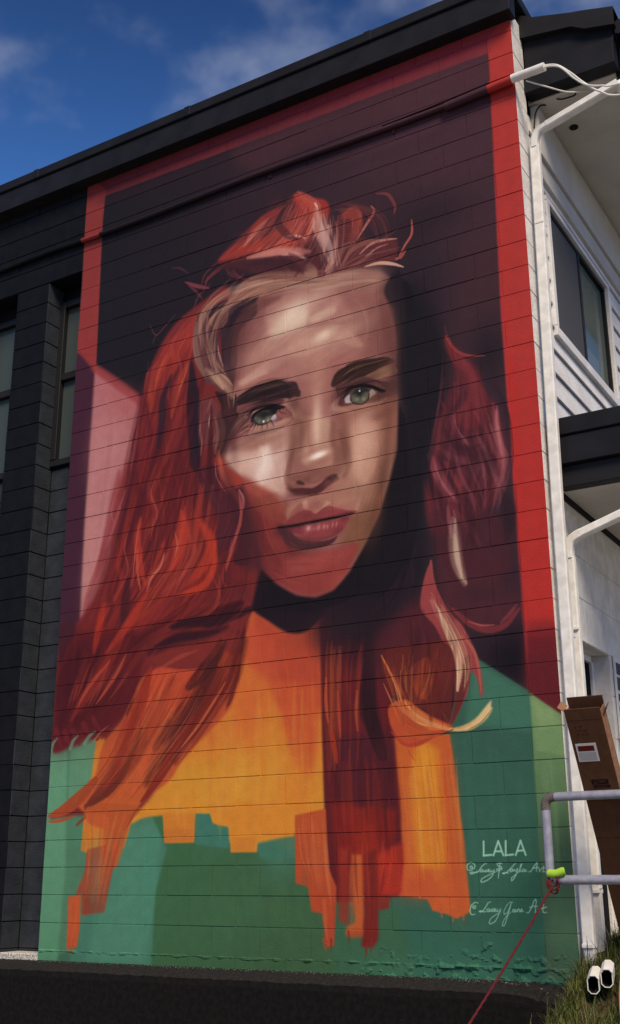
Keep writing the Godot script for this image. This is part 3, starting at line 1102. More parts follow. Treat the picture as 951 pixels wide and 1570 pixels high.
# ------------------------------------------------------------------ small things
func small_things() -> void:
	for k in [["open white drain outlet poking out of the grass, the lower left of two", Vector3(0.205, 0.04, 0.42), 0.0], ["open white drain outlet poking out of the grass, the upper right of two", Vector3(0.272, 0.072, 0.39), 0.08]]:
		var at: Vector3 = k[1]
		var o := thing("drain_outlet", k[0], "pipe", at, "drain outlets in the grass")
		var mb := MB.new()
		var dir := Vector3(0.20 + k[2] * 0.3, -0.10, 1.0).normalized()
		var p0 := at - dir * 0.18 + Vector3(0, 0.02, 0)
		var outer := slab(0.064, 0.092, 0.018)
		mb.sweep(PackedVector3Array([p0, at]), outer, false, false)
		part("sleeve", mb, M.pvc, o)
		mb = MB.new()
		mb.sweep(PackedVector3Array([p0, at - dir * 0.001]), slab(0.054, 0.082, 0.015), false, false)
		mb.sweep(PackedVector3Array([p0, p0 + dir * 0.002]), slab(0.056, 0.084, 0.015), false, true)
		part("bore", mb, M.dark_inside, o)
		mb = MB.new()
		var a := slab(0.064, 0.092, 0.018)
		var c := slab(0.054, 0.082, 0.015)
		var side := Vector3.UP.cross(dir).normalized()
		var upv := dir.cross(side)
		for i in a.size():
			var j := (i + 1) % a.size()
			mb.out(at + side * a[i].x + upv * a[i].y, at + side * a[j].x + upv * a[j].y, at + side * c[j].x + upv * c[j].y, at + side * c[i].x + upv * c[i].y, at - dir)
		part("rim", mb, M.pvc, o)
	var mb := MB.new()
	mb.sweep(curve3([Vector3(0.3, 0.12, 0.1), Vector3(0.33, 0.09, 0.3), Vector3(0.36, 0.03, 0.46), Vector3(0.4, -0.06, 0.62), Vector3(0.46, -0.15, 0.8), Vector3(0.7, -0.5, 1.5)]), circle(0.007, 8), true)
	var cord := part("cord", mb, M.orange_cord)
	tag(cord, "orange cord trailing down the grass bank past the drain outlets", "cord")
	# sign on the ground floor wall, at the frame's edge
	var s := thing("wall_sign", "white notice board with dark bands on the ground floor wall, at the right edge", "sign", Vector3(0.012, 2.0, -1.45))
	mb = MB.new()
	mb.box(Vector3(0.004, 1.42, -1.75), Vector3(0.018, 2.09, -1.225), 0.003)
	part("board", mb, M.white_paint, s)
	for r in [[1.965, 2.05], [1.85, 1.945], [1.775, 1.825], [1.665, 1.735], [1.49, 1.64]]:
		mb = MB.new()
		mb.box(Vector3(0.0185, r[0], -1.72), Vector3(0.0195, r[1], -1.25), 0.0003)
		part("dark_band", mb, M.sign_ink, s)
	# flecks of mortar and paint along the foot of the wall
	var cb := MB.new()
	cb.box(Vector3(-1, -0.6, -0.8), Vector3(1, 0.6, 0.8), 0.35)
	var cm := cb.done()
	cm.surface_set_material(0, M.crumb)
	var mm := MultiMesh.new()
	mm.transform_format = MultiMesh.TRANSFORM_3D
	mm.use_colors = true
	mm.mesh = cm
	var r3 := RandomNumberGenerator.new()
	r3.seed = 3
	mm.instance_count = 1100
	for i in 1100:
		var x := -4.2 + 4.25 * r3.randf()
		var near_end := smoothstep(-1.0, 0.0, x)
		var z := 0.004 + 0.05 * r3.randf() * r3.randf() + near_end * 0.06 * r3.randf()
		var y := 0.006 - 0.24 * z
		y -= pow(smoothstep(-0.5, 0.01, x), 2.0) * 0.075
		var sc := 0.0014 + 0.0032 * r3.randf() * r3.randf() + near_end * 0.004 * r3.randf()
		var bs := Basis(Vector3(r3.randf(), r3.randf(), r3.randf() + 0.1).normalized(), r3.randf() * TAU).scaled(Vector3.ONE * sc)
		mm.set_instance_transform(i, Transform3D(bs, Vector3(x, y, z)))
		var g := r3.randf()
		var c := Color(0.03, 0.028, 0.025).lerp(Color(0.3, 0.27, 0.22), g * g * g)
		if x < -0.6 and r3.randf() < 0.3:
			c = Color(0.08, 0.2, 0.11)
		mm.set_instance_color(i, c)
	var ci := MultiMeshInstance3D.new()
	ci.name = "mortar_crumbs"
	ci.multimesh = mm
	ci.set_meta("kind", "stuff")
	tag(ci, "pale crumbs of mortar and paint along the foot of the painted wall", "rubble")
	add_child(ci)

# ------------------------------------------------------------------ the mural
# ---- mural painter: soft shapes, tapered brush strokes and tufts laid on one sheet, in sheet pixels (4 mm each) ----
const TW := 1056
const TH := 1744
var px := PackedFloat32Array()
var mk := PackedFloat32Array()
var tooth := PackedFloat32Array()

func sheet_begin() -> void:
	px.resize(TW * TH * 3)
	mk.resize(TW * TH)
	var rg := RandomNumberGenerator.new()
	rg.seed = 77
	tooth.resize(1024)
	for i in 1024:
		tooth[i] = rg.randf()

func spline(pts: Array, closed: bool, step: float) -> PackedVector2Array:
	var p := PackedVector2Array()
	var n := pts.size() / 2
	var out := PackedVector2Array()
	for i in n:
		p.append(Vector2(pts[i * 2], pts[i * 2 + 1]))
	for i in (n if closed else n - 1):
		var a := p[(i - 1 + n) % n] if closed or i > 0 else p[0] * 2.0 - p[1]
		var b := p[i]
		var c := p[(i + 1) % n]
		var d := p[(i + 2) % n] if closed or i + 2 < n else c * 2.0 - b
		var k := maxi(1, int(b.distance_to(c) / step))
		for j in k:
			out.append(b.cubic_interpolate(c, a, d, float(j) / k))
	if not closed:
		out.append(p[n - 1])
	return out

func lay(c: Color, a: float, x0: int, y0: int, x1: int, y1: int) -> void:
	var r := c.r
	var g := c.g
	var b := c.b
	for y in range(y0, y1):
		var i := y * TW + x0
		for x in x1 - x0:
			var m := mk[i]
			if m > 0.004:
				m *= a
				var k := i * 3
				px[k] += (r - px[k]) * m
				px[k + 1] += (g - px[k + 1]) * m
				px[k + 2] += (b - px[k + 2]) * m
			mk[i] = 0.0
			i += 1

func blur_run(start: int, step: int, n: int, r: int, tmp: PackedFloat32Array) -> void:
	var s := 0.0
	var inv := 1.0 / (2 * r + 1)
	var k := start
	for i in n:
		tmp[i] = mk[k]
		k += step
	for i in mini(r, n):
		s += tmp[i]
	k = start
	for i in n:
		if i + r < n:
			s += tmp[i + r]
		if i - r - 1 >= 0:
			s -= tmp[i - r - 1]
		mk[k] = s * inv
		k += step

# a flat (or two-tone, from g0 to g1) patch with a soft edge; smooth rounds its outline
func patch(hex: String, soft: int, smooth: bool, pts: Array, a := 1.0, hex2 := "", g := []) -> void:
	var p := PackedVector2Array()
	if smooth:
		p = spline(pts, true, 6.0)
	else:
		for i in pts.size() / 2:
			p.append(Vector2(pts[i * 2], pts[i * 2 + 1]))
	var lo := p[0]
	var hi := p[0]
	for q in p:
		lo = lo.min(q)
		hi = hi.max(q)
	var pad := soft * 2 + 2
	var x0 := clampi(int(lo.x) - pad, 0, TW)
	var y0 := clampi(int(lo.y) - pad, 0, TH)
	var x1 := clampi(int(hi.x) + pad, 0, TW)
	var y1 := clampi(int(hi.y) + pad, 0, TH)
	if x1 <= x0 or y1 <= y0:
		return
	var n := p.size()
	for y in range(y0, y1):
		var yc := y + 0.5
		var xs: Array[float] = []
		for i in n:
			var u := p[i]
			var v := p[(i + 1) % n]
			if (u.y <= yc) != (v.y <= yc):
				xs.append(u.x + (v.x - u.x) * (yc - u.y) / (v.y - u.y))
		xs.sort()
		for i in xs.size() / 2:
			var s0 := xs[i * 2]
			var s1 := xs[i * 2 + 1]
			for x in range(clampi(int(s0), x0, x1), clampi(int(s1) + 1, x0, x1)):
				mk[y * TW + x] = clampf(minf(s1 - x, x + 1.0 - s0), 0.0, 1.0)
	if soft > 0:
		var tmp := PackedFloat32Array()
		tmp.resize(maxi(x1 - x0, y1 - y0))
		var r := maxi(1, (soft + 1) / 2)
		for rep in 2:
			for y in range(y0, y1):
				blur_run(y * TW + x0, 1, x1 - x0, r, tmp)
			for x in range(x0, x1):
				blur_run(y0 * TW + x, TW, y1 - y0, r, tmp)
	var c := Color(hex)
	if hex2 == "":
		lay(c, a, x0, y0, x1, y1)
		return
	var e := Color(hex2)
	var gx: float = g[0]
	var gy: float = g[1]
	var dx: float = g[2] - gx
	var dy: float = g[3] - gy
	var il := 1.0 / (dx * dx + dy * dy)
	for y in range(y0, y1):
		for x in range(x0, x1):
			var i := y * TW + x
			var m := mk[i] * a
			if m > 0.004:
				var t := clampf(((x - gx) * dx + (y - gy) * dy) * il, 0.0, 1.0)
				var k := i * 3
				px[k] += (c.r + (e.r - c.r) * t - px[k]) * m
				px[k + 1] += (c.g + (e.g - c.g) * t - px[k + 1]) * m
				px[k + 2] += (c.b + (e.b - c.b) * t - px[k + 2]) * m
			mk[i] = 0.0

# one brush stroke through the points; w = width at its start, middle and end; dry lets the bristles show
func brush(hex: String, soft: float, w: Array, pts: Array, a := 1.0, dry := 0.0) -> void:
	sweep(Color(hex), soft, w[0], w[1], w[2], spline(pts, false, 5.0), a, dry)

func sweep(c: Color, soft: float, w0: float, w1: float, w2: float, p: PackedVector2Array, a: float, dry: float) -> void:
	var n := p.size()
	var bx0 := TW
	var by0 := TH
	var bx1 := 0
	var by1 := 0
	var off := int(absf(p[0].x * 7.0 + p[0].y * 13.0)) % 512
	var f := maxf(soft, 1.0)
	for i in n - 1:
		var u := p[i]
		var v := p[i + 1]
		var t := (i + 0.5) / (n - 1)
		var hw := 0.5 * (w0 * (1 - t) * (1 - 2 * t) + 4 * w1 * t * (1 - t) + w2 * t * (2 * t - 1))
		hw = maxf(hw, 0.25)
		var reach := hw + f
		var x0 := clampi(int(minf(u.x, v.x) - reach), 0, TW)
		var x1 := clampi(int(maxf(u.x, v.x) + reach) + 1, 0, TW)
		var y0 := clampi(int(minf(u.y, v.y) - reach), 0, TH)
		var y1 := clampi(int(maxf(u.y, v.y) + reach) + 1, 0, TH)
		bx0 = mini(bx0, x0)
		by0 = mini(by0, y0)
		bx1 = maxi(bx1, x1)
		by1 = maxi(by1, y1)
		var ex := v.x - u.x
		var ey := v.y - u.y
		var il := 1.0 / maxf(ex * ex + ey * ey, 0.0001)
		var l := sqrt(maxf(ex * ex + ey * ey, 0.0001))
		for y in range(y0, y1):
			for x in range(x0, x1):
				var qx := x + 0.5 - u.x
				var qy := y + 0.5 - u.y
				var s := clampf((qx * ex + qy * ey) * il, 0.0, 1.0)
				var ox := qx - ex * s
				var oy := qy - ey * s
				var d := sqrt(ox * ox + oy * oy)
				if d < reach:
					var m := clampf((hw - d) / f + 0.5, 0.0, 1.0)
					if dry > 0.0:
						var across := (qx * ey - qy * ex) / l
						m *= 1.0 - dry * tooth[(int(across * 1.3 + 300.0) + off) % 1024]
					var k := y * TW + x
					if m > mk[k]:
						mk[k] = m
	if bx1 > bx0 and by1 > by0:
		lay(c, a, bx0, by0, bx1, by1)

# n strands between two guide lines, colours picked from cols
func tuft(n: int, cols: Array, w: float, a: float, ga: Array, gb: Array, wild: float, sd: int) -> void:
	var rg := RandomNumberGenerator.new()
	rg.seed = sd
	var A := spline(ga, false, 6.0)
	var B := spline(gb, false, 6.0)
	for i in n:
		var f := rg.randf()
		var t0 := rg.randf() * 0.45 * rg.randf()
		var t1 := 1.0 - rg.randf() * 0.5 * rg.randf()
		if rg.randf() < 0.35:
			t0 = rg.randf() * 0.6
			t1 = minf(1.0, t0 + 0.25 + rg.randf() * 0.3)
		var bend := rg.randfn() * wild
		var ph := rg.randf() * TAU
		var pts := PackedVector2Array()
		var m := 14
		for j in m + 1:
			var t := lerpf(t0, t1, float(j) / m)
			var pa := A[clampi(int(t * (A.size() - 1)), 0, A.size() - 1)]
			var pb := B[clampi(int(t * (B.size() - 1)), 0, B.size() - 1)]
			pts.append(pa.lerp(pb, f) + Vector2(sin(t * 5.0 + ph), cos(t * 4.0 + ph)) * bend)
		var flat := []
		for q in pts:
			flat.append(q.x)
			flat.append(q.y)
		var c := Color(str(cols[rg.randi() % cols.size()])).lerp(Color(str(cols[rg.randi() % cols.size()])), rg.randf() * 0.6)
		var ww := w * (0.35 + 1.1 * rg.randf() * rg.randf())
		sweep(c, 1.6 + ww * 0.25, ww * 0.3, ww, 0.4, spline(flat, false, 7.0), a * (0.45 + 0.55 * rg.randf()), 0.25)

# a soft round dab
func dab(hex: String, cx: float, cy: float, rx: float, ry: float, deg: float, a: float) -> void:
	var c := Color(hex)
	var ca := cos(deg_to_rad(deg))
	var sa := sin(deg_to_rad(deg))
	var R := maxf(rx, ry) * 1.9
	for y in range(clampi(int(cy - R), 0, TH), clampi(int(cy + R) + 1, 0, TH)):
		for x in range(clampi(int(cx - R), 0, TW), clampi(int(cx + R) + 1, 0, TW)):
			var u := ((x - cx) * ca + (y - cy) * sa) / rx
			var v := ((y - cy) * ca - (x - cx) * sa) / ry
			var d := u * u + v * v
			if d < 3.6:
				var m := a * (exp(-d) - 0.027)
				var k := (y * TW + x) * 3
				px[k] += (c.r - px[k]) * m
				px[k + 1] += (c.g - px[k + 1]) * m
				px[k + 2] += (c.b - px[k + 2]) * m

func paint_all() -> void:
	patch("#29222a",4,false,[-210,-122,1078,7,1060,1750,-20,1798])
	patch("#1e1b21",2,false,[59,85,1004,97,1002,450,1006,1289,992,1308,502,1313,-26,1379,20,1093,34,870,61,538],1,"#402a32",[153,412,962,195])
	dab("#4a2f38",881,163,220.96,103.11,-22,0.8)
	dab("#462d36",928,327,111.14,166.71,0,0.7)
	dab("#3c282f",602,98,180.69,82.13,-22,0.7)
	dab("#40292f",960,583,51.38,115.61,0,0.7)
	dab("#2a2129",840,521,81.83,81.83,0,0.5)
	dab("#1e1b22",833,705,52.18,182.64,0,0.9)
	dab("#1d1a20",871,406,97.21,55.55,0,0.5)
	dab("#221d25",238,341,139.64,174.55,0,0.7)
	dab("#1f1d24",115,401,71.67,161.25,0,0.8)
	dab("#33232c",539,233,146.14,81.19,-20,0.4)
	dab("#221c23",971,714,37.08,61.8,0,0.8)
	dab("#3a2831",976,1025,56.84,181.87,0,0.5)
	dab("#17131a",984,1255,64.01,53.34,0,0.95)
	patch("#60292f",2,false,[-37,-95,1080,-23,1060,95,1004,97,59,85,4,117],1,"#86323a",[8,66,1049,54])  # top border, darker to the left: some shadow is mixed into the red
	patch("#9a3434",1,false,[1006,65,1051,25,1076,36,1062,1383,1003,1329,997,646],1,"#a83437",[1045,112,1037,804])
	patch("#ab302c",16,false,[1007,869,1052,855,1059,1201,1008,1195],0.9)
	patch("#642327",15,false,[1004,1220,1073,1219,1070,1384,997,1329])
	patch("#5a2025",4,false,[1006,1247,1062,1253,1057,1363,1004,1319],0.8)
	patch("#7c3232",2,false,[0,9,61,67,57,152,64,578,-1,562,6,305],1,"#8a3634",[36,75,46,479])
	patch("#402230",6,false,[-17,463,11,473,63,534,60,698,57,860,58,1105,-12,1341,-37,1340,-8,805,-13,560])
	brush("#7d3036",7.15,[5.36,5.36,5.36],[61,491,46,487,15,476],0.5)
	patch("#a8686d",5,false,[60,517,193,626,223,674,204,842,165,934,104,1048,59,1100,56,874,58,698],1,"#b17775",[90,584,92,880])
	brush("#8f3a3c",8.89,[17.77,21.32,14.22],[60,521,126,574,189,628,215,660],0.85)
	dab("#a05250",147,627,60.76,37.13,35,0.5)
	dab("#b97f7d",99,721,43.67,83.98,0,0.5)
	dab("#aa6c6b",124,828,32.55,97.65,0,0.4)
	dab("#b67d7b",80,962,22.46,96.25,5,0.5)
	tuft(10,["#a0666a","#b98488"],13.98,0.25,[71,579,73,701,68,847,63,1016],[167,661,172,751,145,889,100,993],1.75,101)
	patch("#3c6350",4,false,[-46,1528,708,1529,1081,1499,1058,1775,-16,1832])
	patch("#4c7b62",3,false,[-11,1315,140,1325,228,1462,118,1703,4,1736,-2,1529],1,"#4a7459",[6,1342,56,1728])
	patch("#5f9272",5,false,[-3,1324,45,1322,60,1577,53,1733,1,1735,-2,1529],1,"#528566",[23,1343,32,1728])
	patch("#5a876a",3,false,[53,1327,90,1322,140,1332,129,1411,56,1457])
	patch("#43735f",3,false,[165,1472,405,1445,372,1750,75,1761,112,1624])
	patch("#4c8069",11,false,[198,1497,290,1490,280,1601,264,1727,120,1731,167,1612],0.8)
	patch("#3a6444",4,false,[255,1463,596,1453,633,1641,703,1728,703,1737,275,1743,278,1612,301,1533],1,"#3c5c3f",[290,1488,544,1642])
	dab("#416f5c",406,1501,37.93,37.93,0,0.8)
	dab("#43705e",543,1547,40.32,40.32,0,0.9)
	dab("#3d6246",410,1643,110.02,61.12,0,0.5)
	dab("#38583d",544,1703,68.58,45.72,0,0.4)
	patch("#3f6f5d",4,false,[488,1525,573,1514,575,1554,504,1554])
	patch("#35594b",2,false,[706,1600,868,1340,903,1237,914,1244,1009,1312,1052,1349,1090,1385,1062,1728,679,1738],1,"#34604f",[879,1341,861,1713])
	patch("#41705d",10,false,[911,1250,1007,1315,1007,1370,895,1352],0.8)
	patch("#3a5f47",9,false,[620,1625,657,1616,688,1630,764,1630,794,1743,656,1749])
	dab("#3a6a55",902,1720,88.14,29.38,0,0.7)
	dab("#3c6e55",749,1726,62.66,27.15,0,0.6)
	patch("#6b8a5c",2,false,[1005,1311,1050,1348,1055,1479,1053,1724,1002,1726,1004,1478],1,"#45604a",[1027,1341,1025,1572])
	patch("#7f9a68",8,false,[1007,1313,1039,1336,1049,1361,1017,1371],0.8)
	dab("#38513f",1040,1535,19.35,48.39,0,0.8)
	dab("#46694f",1034,1654,24.44,56.4,0,0.6)
	dab("#3f5f49",1030,1497,7.85,58.89,0,0.5)
	patch("#c0662f",3,false,[122,1311,308,1201,399,1198,485,1115,556,1154,625,1132,634,1507,609,1522,573,1516,450,1536,392,1479,244,1475,221,1488,102,1483],1,"#c7862f",[472,1217,476,1459])
	patch("#a94530",13,false,[477,1108,556,1160,625,1120,631,1312,543,1293,489,1207])
	patch("#b54a33",11,false,[468,1131,529,1181,518,1257,461,1204],0.8)
	patch("#b8502f",12,false,[515,1245,624,1266,617,1377,607,1421,573,1408,543,1305],0.9)
	dab("#c25a33",473,1299,43.91,64.58,0,0.6)
	dab("#bf6433",501,1266,25.76,38.64,0,0.5)
	dab("#c98a34",461,1430,113.27,42.79,-6,0.8)
	dab("#c48a30",361,1409,73.59,39.42,0,0.8)
	dab("#d19a3a",461,1402,17.74,50.68,0,0.45)
	dab("#cc9038",516,1394,14.91,74.57,0,0.4)
	dab("#c9752f",576,1451,35.93,59.88,0,0.7)
	dab("#c57030",387,1328,79.5,39.75,-8,0.55)
	dab("#c07c33",217,1426,55.23,41.42,0,0.4)
	tuft(26,["#c98c38","#bb6a30","#cf9a40"],19.04,0.25,[342,1290,338,1397,334,1477],[610,1253,615,1388,616,1507],2.04,102)
	tuft(12,["#a8452c","#c05a35"],13.18,0.3,[500,1172,529,1269,557,1374],[619,1184,621,1299,615,1410],1.98,103)
	patch("#c2772f",1,false,[288,1470,363,1467,362,1525,295,1525])
	patch("#b46a30",4,false,[293,1499,358,1501,359,1523,297,1523],0.6)
	patch("#c9812f",1,false,[392,1459,573,1457,570,1518,498,1521,496,1543,441,1543,438,1500,401,1493])
	patch("#bb7430",4,false,[441,1518,494,1519,493,1542,444,1541],0.6)
	patch("#c8842f",3,false,[221,1450,362,1444,363,1474,289,1472,235,1481,223,1483])
	patch("#3d7060",1,false,[363,1475,395,1476,401,1494,435,1500,439,1536,363,1528])
	patch("#c0762f",2,false,[100,1458,227,1453,201,1532,122,1542,96,1535])
	patch("#b0592c",4,false,[149,1460,224,1458,187,1566,149,1566])
	patch("#a3442a",2,false,[112,1533,191,1520,175,1578,161,1644,106,1651,102,1612,89,1615,108,1572],1,"#93412c",[153,1531,129,1635])
	patch("#b0522f",2,false,[71,1617,102,1615,104,1670,99,1706,74,1710,72,1647])
	patch("#7c3a2a",4,false,[109,1619,159,1614,158,1644,108,1649],0.7)
	patch("#b85a2c",2,false,[761,1364,866,1366,883,1533,888,1636,864,1646,849,1640,825,1635,816,1618,753,1612],1,"#bb5a30",[808,1367,810,1629])
	patch("#c97f2c",10,false,[808,1367,845,1390,852,1532,846,1571,800,1571,791,1439],0.95)
	dab("#d3942f",823,1435,14.15,47.9,-6,0.8)
	dab("#cf8a30",834,1521,12.72,63.62,-5,0.6)
	dab("#a8482c",867,1571,14.46,61.96,-4,0.45)
	dab("#b5502e",863,1432,12.86,64.3,-5,0.5)
	dab("#b04a2e",799,1600,46.42,23.21,0,0.5)
	patch("#5a2024",3,false,[625,1126,755,1142,767,1386,776,1561,767,1612,748,1616,657,1625,639,1610,634,1539,628,1345])
	patch("#3b1c24",31,true,[622,1120,768,1109,827,1185,752,1244,637,1221],0.9)
	tuft(20,["#2a171d","#3f1d24","#55222a"],12.66,0.5,[627,1138,630,1186,632,1232],[767,1144,761,1200,739,1254],1.27,104)
	patch("#4a1f28",12,false,[636,1356,761,1354,771,1500,660,1466])
	patch("#7c2420",9,false,[645,1465,769,1480,754,1570,658,1580],0.9)
	patch("#8f2c20",6,false,[691,1477,709,1478,743,1550,735,1630,688,1630],0.7)
	patch("#ad4f2c",2,false,[573,1484,634,1475,638,1570,653,1600,647,1690,632,1693,625,1641,605,1639,598,1600,574,1594],1,"#a5442c",[596,1485,632,1661])
	patch("#b0582f",4,false,[681,1549,702,1550,705,1670,669,1674,671,1660,686,1654])
	patch("#6f2622",4,false,[704,1550,731,1540,728,1679,718,1691,697,1691,703,1640])
	patch("#a83226",5,false,[729,1550,777,1531,772,1610,753,1614,730,1612],0.9)
	patch("#8c3026",5,false,[659,1539,681,1539,675,1660,655,1651],0.8)
	patch("#7a3026",2,false,[729,1616,751,1614,748,1632,731,1636])
	patch("#a04a2e",3,false,[669,1668,702,1664,700,1677,676,1678],0.8)
	brush("#2c1a20",6.06,[12.12,26.66,12.12],[729,1156,722,1230,723,1318,738,1384,745,1397],0.9)
	brush("#2a181e",4.75,[14.24,28.48,16.61],[716,1263,713,1307,730,1352,743,1393],0.8)
	tuft(34,["#8a3528","#a04a30","#6a2424","#a8552f","#58201f"],8.72,0.5,[635,1192,637,1278,636,1356,637,1433],[715,1206,703,1284,702,1361,695,1425],1.87,105)
	tuft(26,["#6c241f","#8f2e22","#4a1a20","#993524"],10.69,0.4,[642,1379,642,1454,649,1539],[767,1386,771,1480,768,1571],1.78,106)
	tuft(12,["#b8603a","#a84c30","#c07040"],5.93,0.5,[583,1485,585,1538,601,1590],[634,1486,643,1570,647,1641],1.19,107)
	tuft(10,["#c08040","#aa5230"],6.67,0.4,[808,1378,814,1461,813,1541],[877,1382,878,1493,882,1610],1.11,108)
	brush("#b04a2e",1.23,[2.45,6.13,2.45],[637,1255,636,1295,640,1332],0.8)
	brush("#a8452c",1.21,[2.42,6.04,2.42],[660,1280,662,1325,664,1358],0.7)
	brush("#a85030",1.19,[3.57,5.94,2.38],[698,1283,695,1316,697,1349],0.6)
	brush("#9c3322",1.2,[3.59,9.56,4.78],[646,1346,653,1379,656,1399],0.7)
	patch("#1b161c",4,true,[487,1047,528,1084,598,1108,665,1102,702,1077,743,1106,665,1119,627,1148,597,1168,559,1166,517,1140,477,1110,458,1068],1,"#241a20",[570,1083,570,1167])
	patch("#1c1a20",30,true,[785,573,839,548,882,666,866,790,836,955,831,1095,766,1178,664,1166,692,1052,761,942,786,797],0.95)
	patch("#1a161b",5,true,[702,1077,760,966,784,860,797,696,791,548,826,544,833,706,824,953,793,1113,717,1126,652,1118])
	patch("#221a20",25,true,[638,1122,717,1108,767,1144,728,1191,657,1183],0.9)
	patch("#4d232a",31,true,[767,1166,829,1140,875,1190,882,1278,811,1304,751,1277,740,1209])
	patch("#4c252d",8,true,[889,661,910,687,932,712,953,749,962,794,980,814,988,861,993,907,991,936,973,984,939,1007,904,1038,851,1022,838,960,849,894,863,835,889,778,907,734,893,691],1,"#5c2830",[893,699,899,971])
	patch("#1d1a20",11,true,[798,616,856,615,874,673,888,722,878,767,856,817,839,876,831,940,829,996,800,1040,743,1057,762,947,785,873,801,757])
	patch("#6b2a2f",3,true,[891,661,909,699,939,734,952,769,962,802,940,851,903,828,917,776,904,725,890,678],0.9)
	brush("#8d3a38",1.63,[3.26,5.71,1.22],[891,663,909,695,932,711,963,719],0.85)
	brush("#7a3335",1.64,[1.64,3.28,1.23],[890,641,893,658,902,681,912,723,918,757],0.5)
	patch("#4a262f",4,true,[885,863,947,868,974,918,943,934,899,911,872,891],0.85)
	brush("#8c5055",3.79,[2.27,13.63,3.03],[980,818,978,851,981,890,989,914,983,942,975,962],0.75)
	brush("#a66670",1.89,[0.76,5.29,1.51],[978,825,978,859,982,894],0.6)
	brush("#8d4a4e",1.1,[1.46,3.65,1.1],[975,959,977,977,975,991],0.7)
	brush("#80404a",5.46,[3.9,13.27,4.68],[865,870,892,894,922,908,943,931,947,961],0.55)
	brush("#925056",5.48,[4.7,17.22,5.48],[849,882,860,911,874,940,892,966],0.7)
	brush("#b0777a",2.32,[1.55,6.19,2.32],[856,918,870,939,888,962],0.6)
	brush("#763236",3.09,[5.4,11.57,4.63],[876,899,894,933,911,962,917,996],0.8)
	brush("#3a2028",2.33,[2.33,7,1.94],[865,885,883,923,896,956,905,1009],0.6)
	brush("#8a3e42",2.31,[3.08,8.46,2.31],[938,820,952,846,961,871,967,902],0.7)
	brush("#7c3237",3.17,[2.38,7.94,2.38],[877,787,882,804,871,836,858,865],0.6)
	tuft(46,["#7e3338","#4a2229","#94484b","#6a2a30","#3a1e26"],4.45,0.5,[885,697,873,782,854,864,843,946,855,1015],[965,803,984,860,992,922,970,976,930,1027],2.02,109)
	tuft(14,["#9a4f52","#b07074","#7a3338"],3.54,0.45,[888,801,894,841,916,876,944,920],[965,814,973,858,982,897,979,949],1.57,110)
	brush("#b07a70",3,[2.25,11.23,5.99],[891,992,897,1029,899,1066,889,1100],0.5)
	dab("#2c1d25",989,1022,21.44,42.88,0,0.7)
	dab("#7a3a3e",951,1038,5.06,14.45,10,0.6)
	patch("#4a262d",10,true,[858,1068,894,1058,978,1093,997,1162,972,1199,934,1205,888,1182,862,1145],0.9)
	dab("#33202a",984,1120,22.33,37.22,0,0.8)
	dab("#3c222a",929,1142,34.05,15.13,0,0.8)
	brush("#7a3236",3.07,[4.6,11.51,3.84],[881,1162,908,1188,941,1204,972,1199,996,1176],0.75)
	brush("#a04e50",1.13,[1.13,3.4,1.13],[908,1186,930,1195,953,1197],0.8)
	brush("#8a3c40",2.58,[2.21,6.62,1.47],[965,1194,980,1182,992,1169],0.6)
	brush("#a8887a",3.16,[5.53,15.8,3.16],[892,1035,890,1065,895,1096,907,1121],0.8)
	brush("#c9b29a",1.57,[3.92,6.28,1.57],[895,1054,895,1081,900,1109],0.6)
	brush("#9a4a48",3.19,[3.19,15.93,5.57],[845,1074,843,1112,858,1152,880,1185],0.9)
	patch("#8e3f40",1,true,[841,1081,855,1129,873,1165,896,1190,913,1225,923,1255,927,1291,926,1310,922,1310,918,1283,907,1268,900,1302,872,1350,865,1353,875,1329,879,1294,877,1250,863,1220,848,1188,822,1148])
	patch("#5f2b28",1,true,[905,1239,906,1267,893,1313,872,1350,866,1353,874,1329,880,1294,878,1265,893,1252])
	brush("#a5605a",2.35,[3.92,13.32,5.48],[842,1143,861,1179,879,1218,893,1252],0.85)
	brush("#cda884",2.33,[1.55,13.21,3.89],[854,1155,868,1194,882,1229,888,1262,883,1297],0.9)
	brush("#d9c09a",1.52,[0.76,5.32,1.14],[871,1213,882,1240,885,1273,882,1294],0.7)
	brush("#a85a4c",1.13,[3.02,5.28,1.51],[895,1208,913,1232,921,1262,924,1304],0.8)
	tuft(22,["#b07868","#8a4640","#d4b090","#6b2f2f"],1.97,0.6,[835,1123,861,1179,878,1232,879,1297],[881,1170,906,1217,911,1261,894,1309],0.79,111)
	patch("#5a2523",2,true,[749,1223,799,1213,863,1216,881,1251,875,1293,865,1349,834,1333,811,1317,779,1307,752,1268])
	patch("#8c3a26",2,true,[797,1257,834,1239,836,1290,823,1307,808,1295],0.85)
	dab("#a24a2c",816,1288,9.16,22.89,10,0.7)
	dab("#7c2e22",849,1262,18.95,26.53,0,0.5)
	patch("#ad4a2c",1,true,[758,1313,787,1304,819,1325,846,1341,872,1355,848,1366,813,1381,789,1381,769,1364,758,1338])
	patch("#c2703a",2,true,[787,1304,819,1328,845,1344,864,1354,833,1358,802,1341],0.7)
	brush("#a03c2c",1.53,[1.53,6.13,1.92],[761,1356,785,1378,813,1377,841,1365,864,1360],0.85)
	brush("#c98a58",1.54,[1.54,6.15,1.54],[787,1308,807,1331,834,1347,864,1358,899,1360],0.85)
	brush("#d8a878",1.14,[0.76,2.66,0.76],[794,1334,814,1346,833,1351],0.7)
	patch("#caa672",1,true,[863,1358,887,1355,911,1345,928,1329,941,1317,939,1328,942,1330,933,1344,918,1355,902,1362,879,1363],1,"#d2b884",[872,1357,934,1330])
	brush("#6a5236",0.8,[0.72,1.45,0.72],[899,1361,918,1353,931,1342,940,1332],0.8)
	brush("#b98a58",0.8,[1.1,2.2,0.73],[872,1358,891,1357,911,1347],0.7)
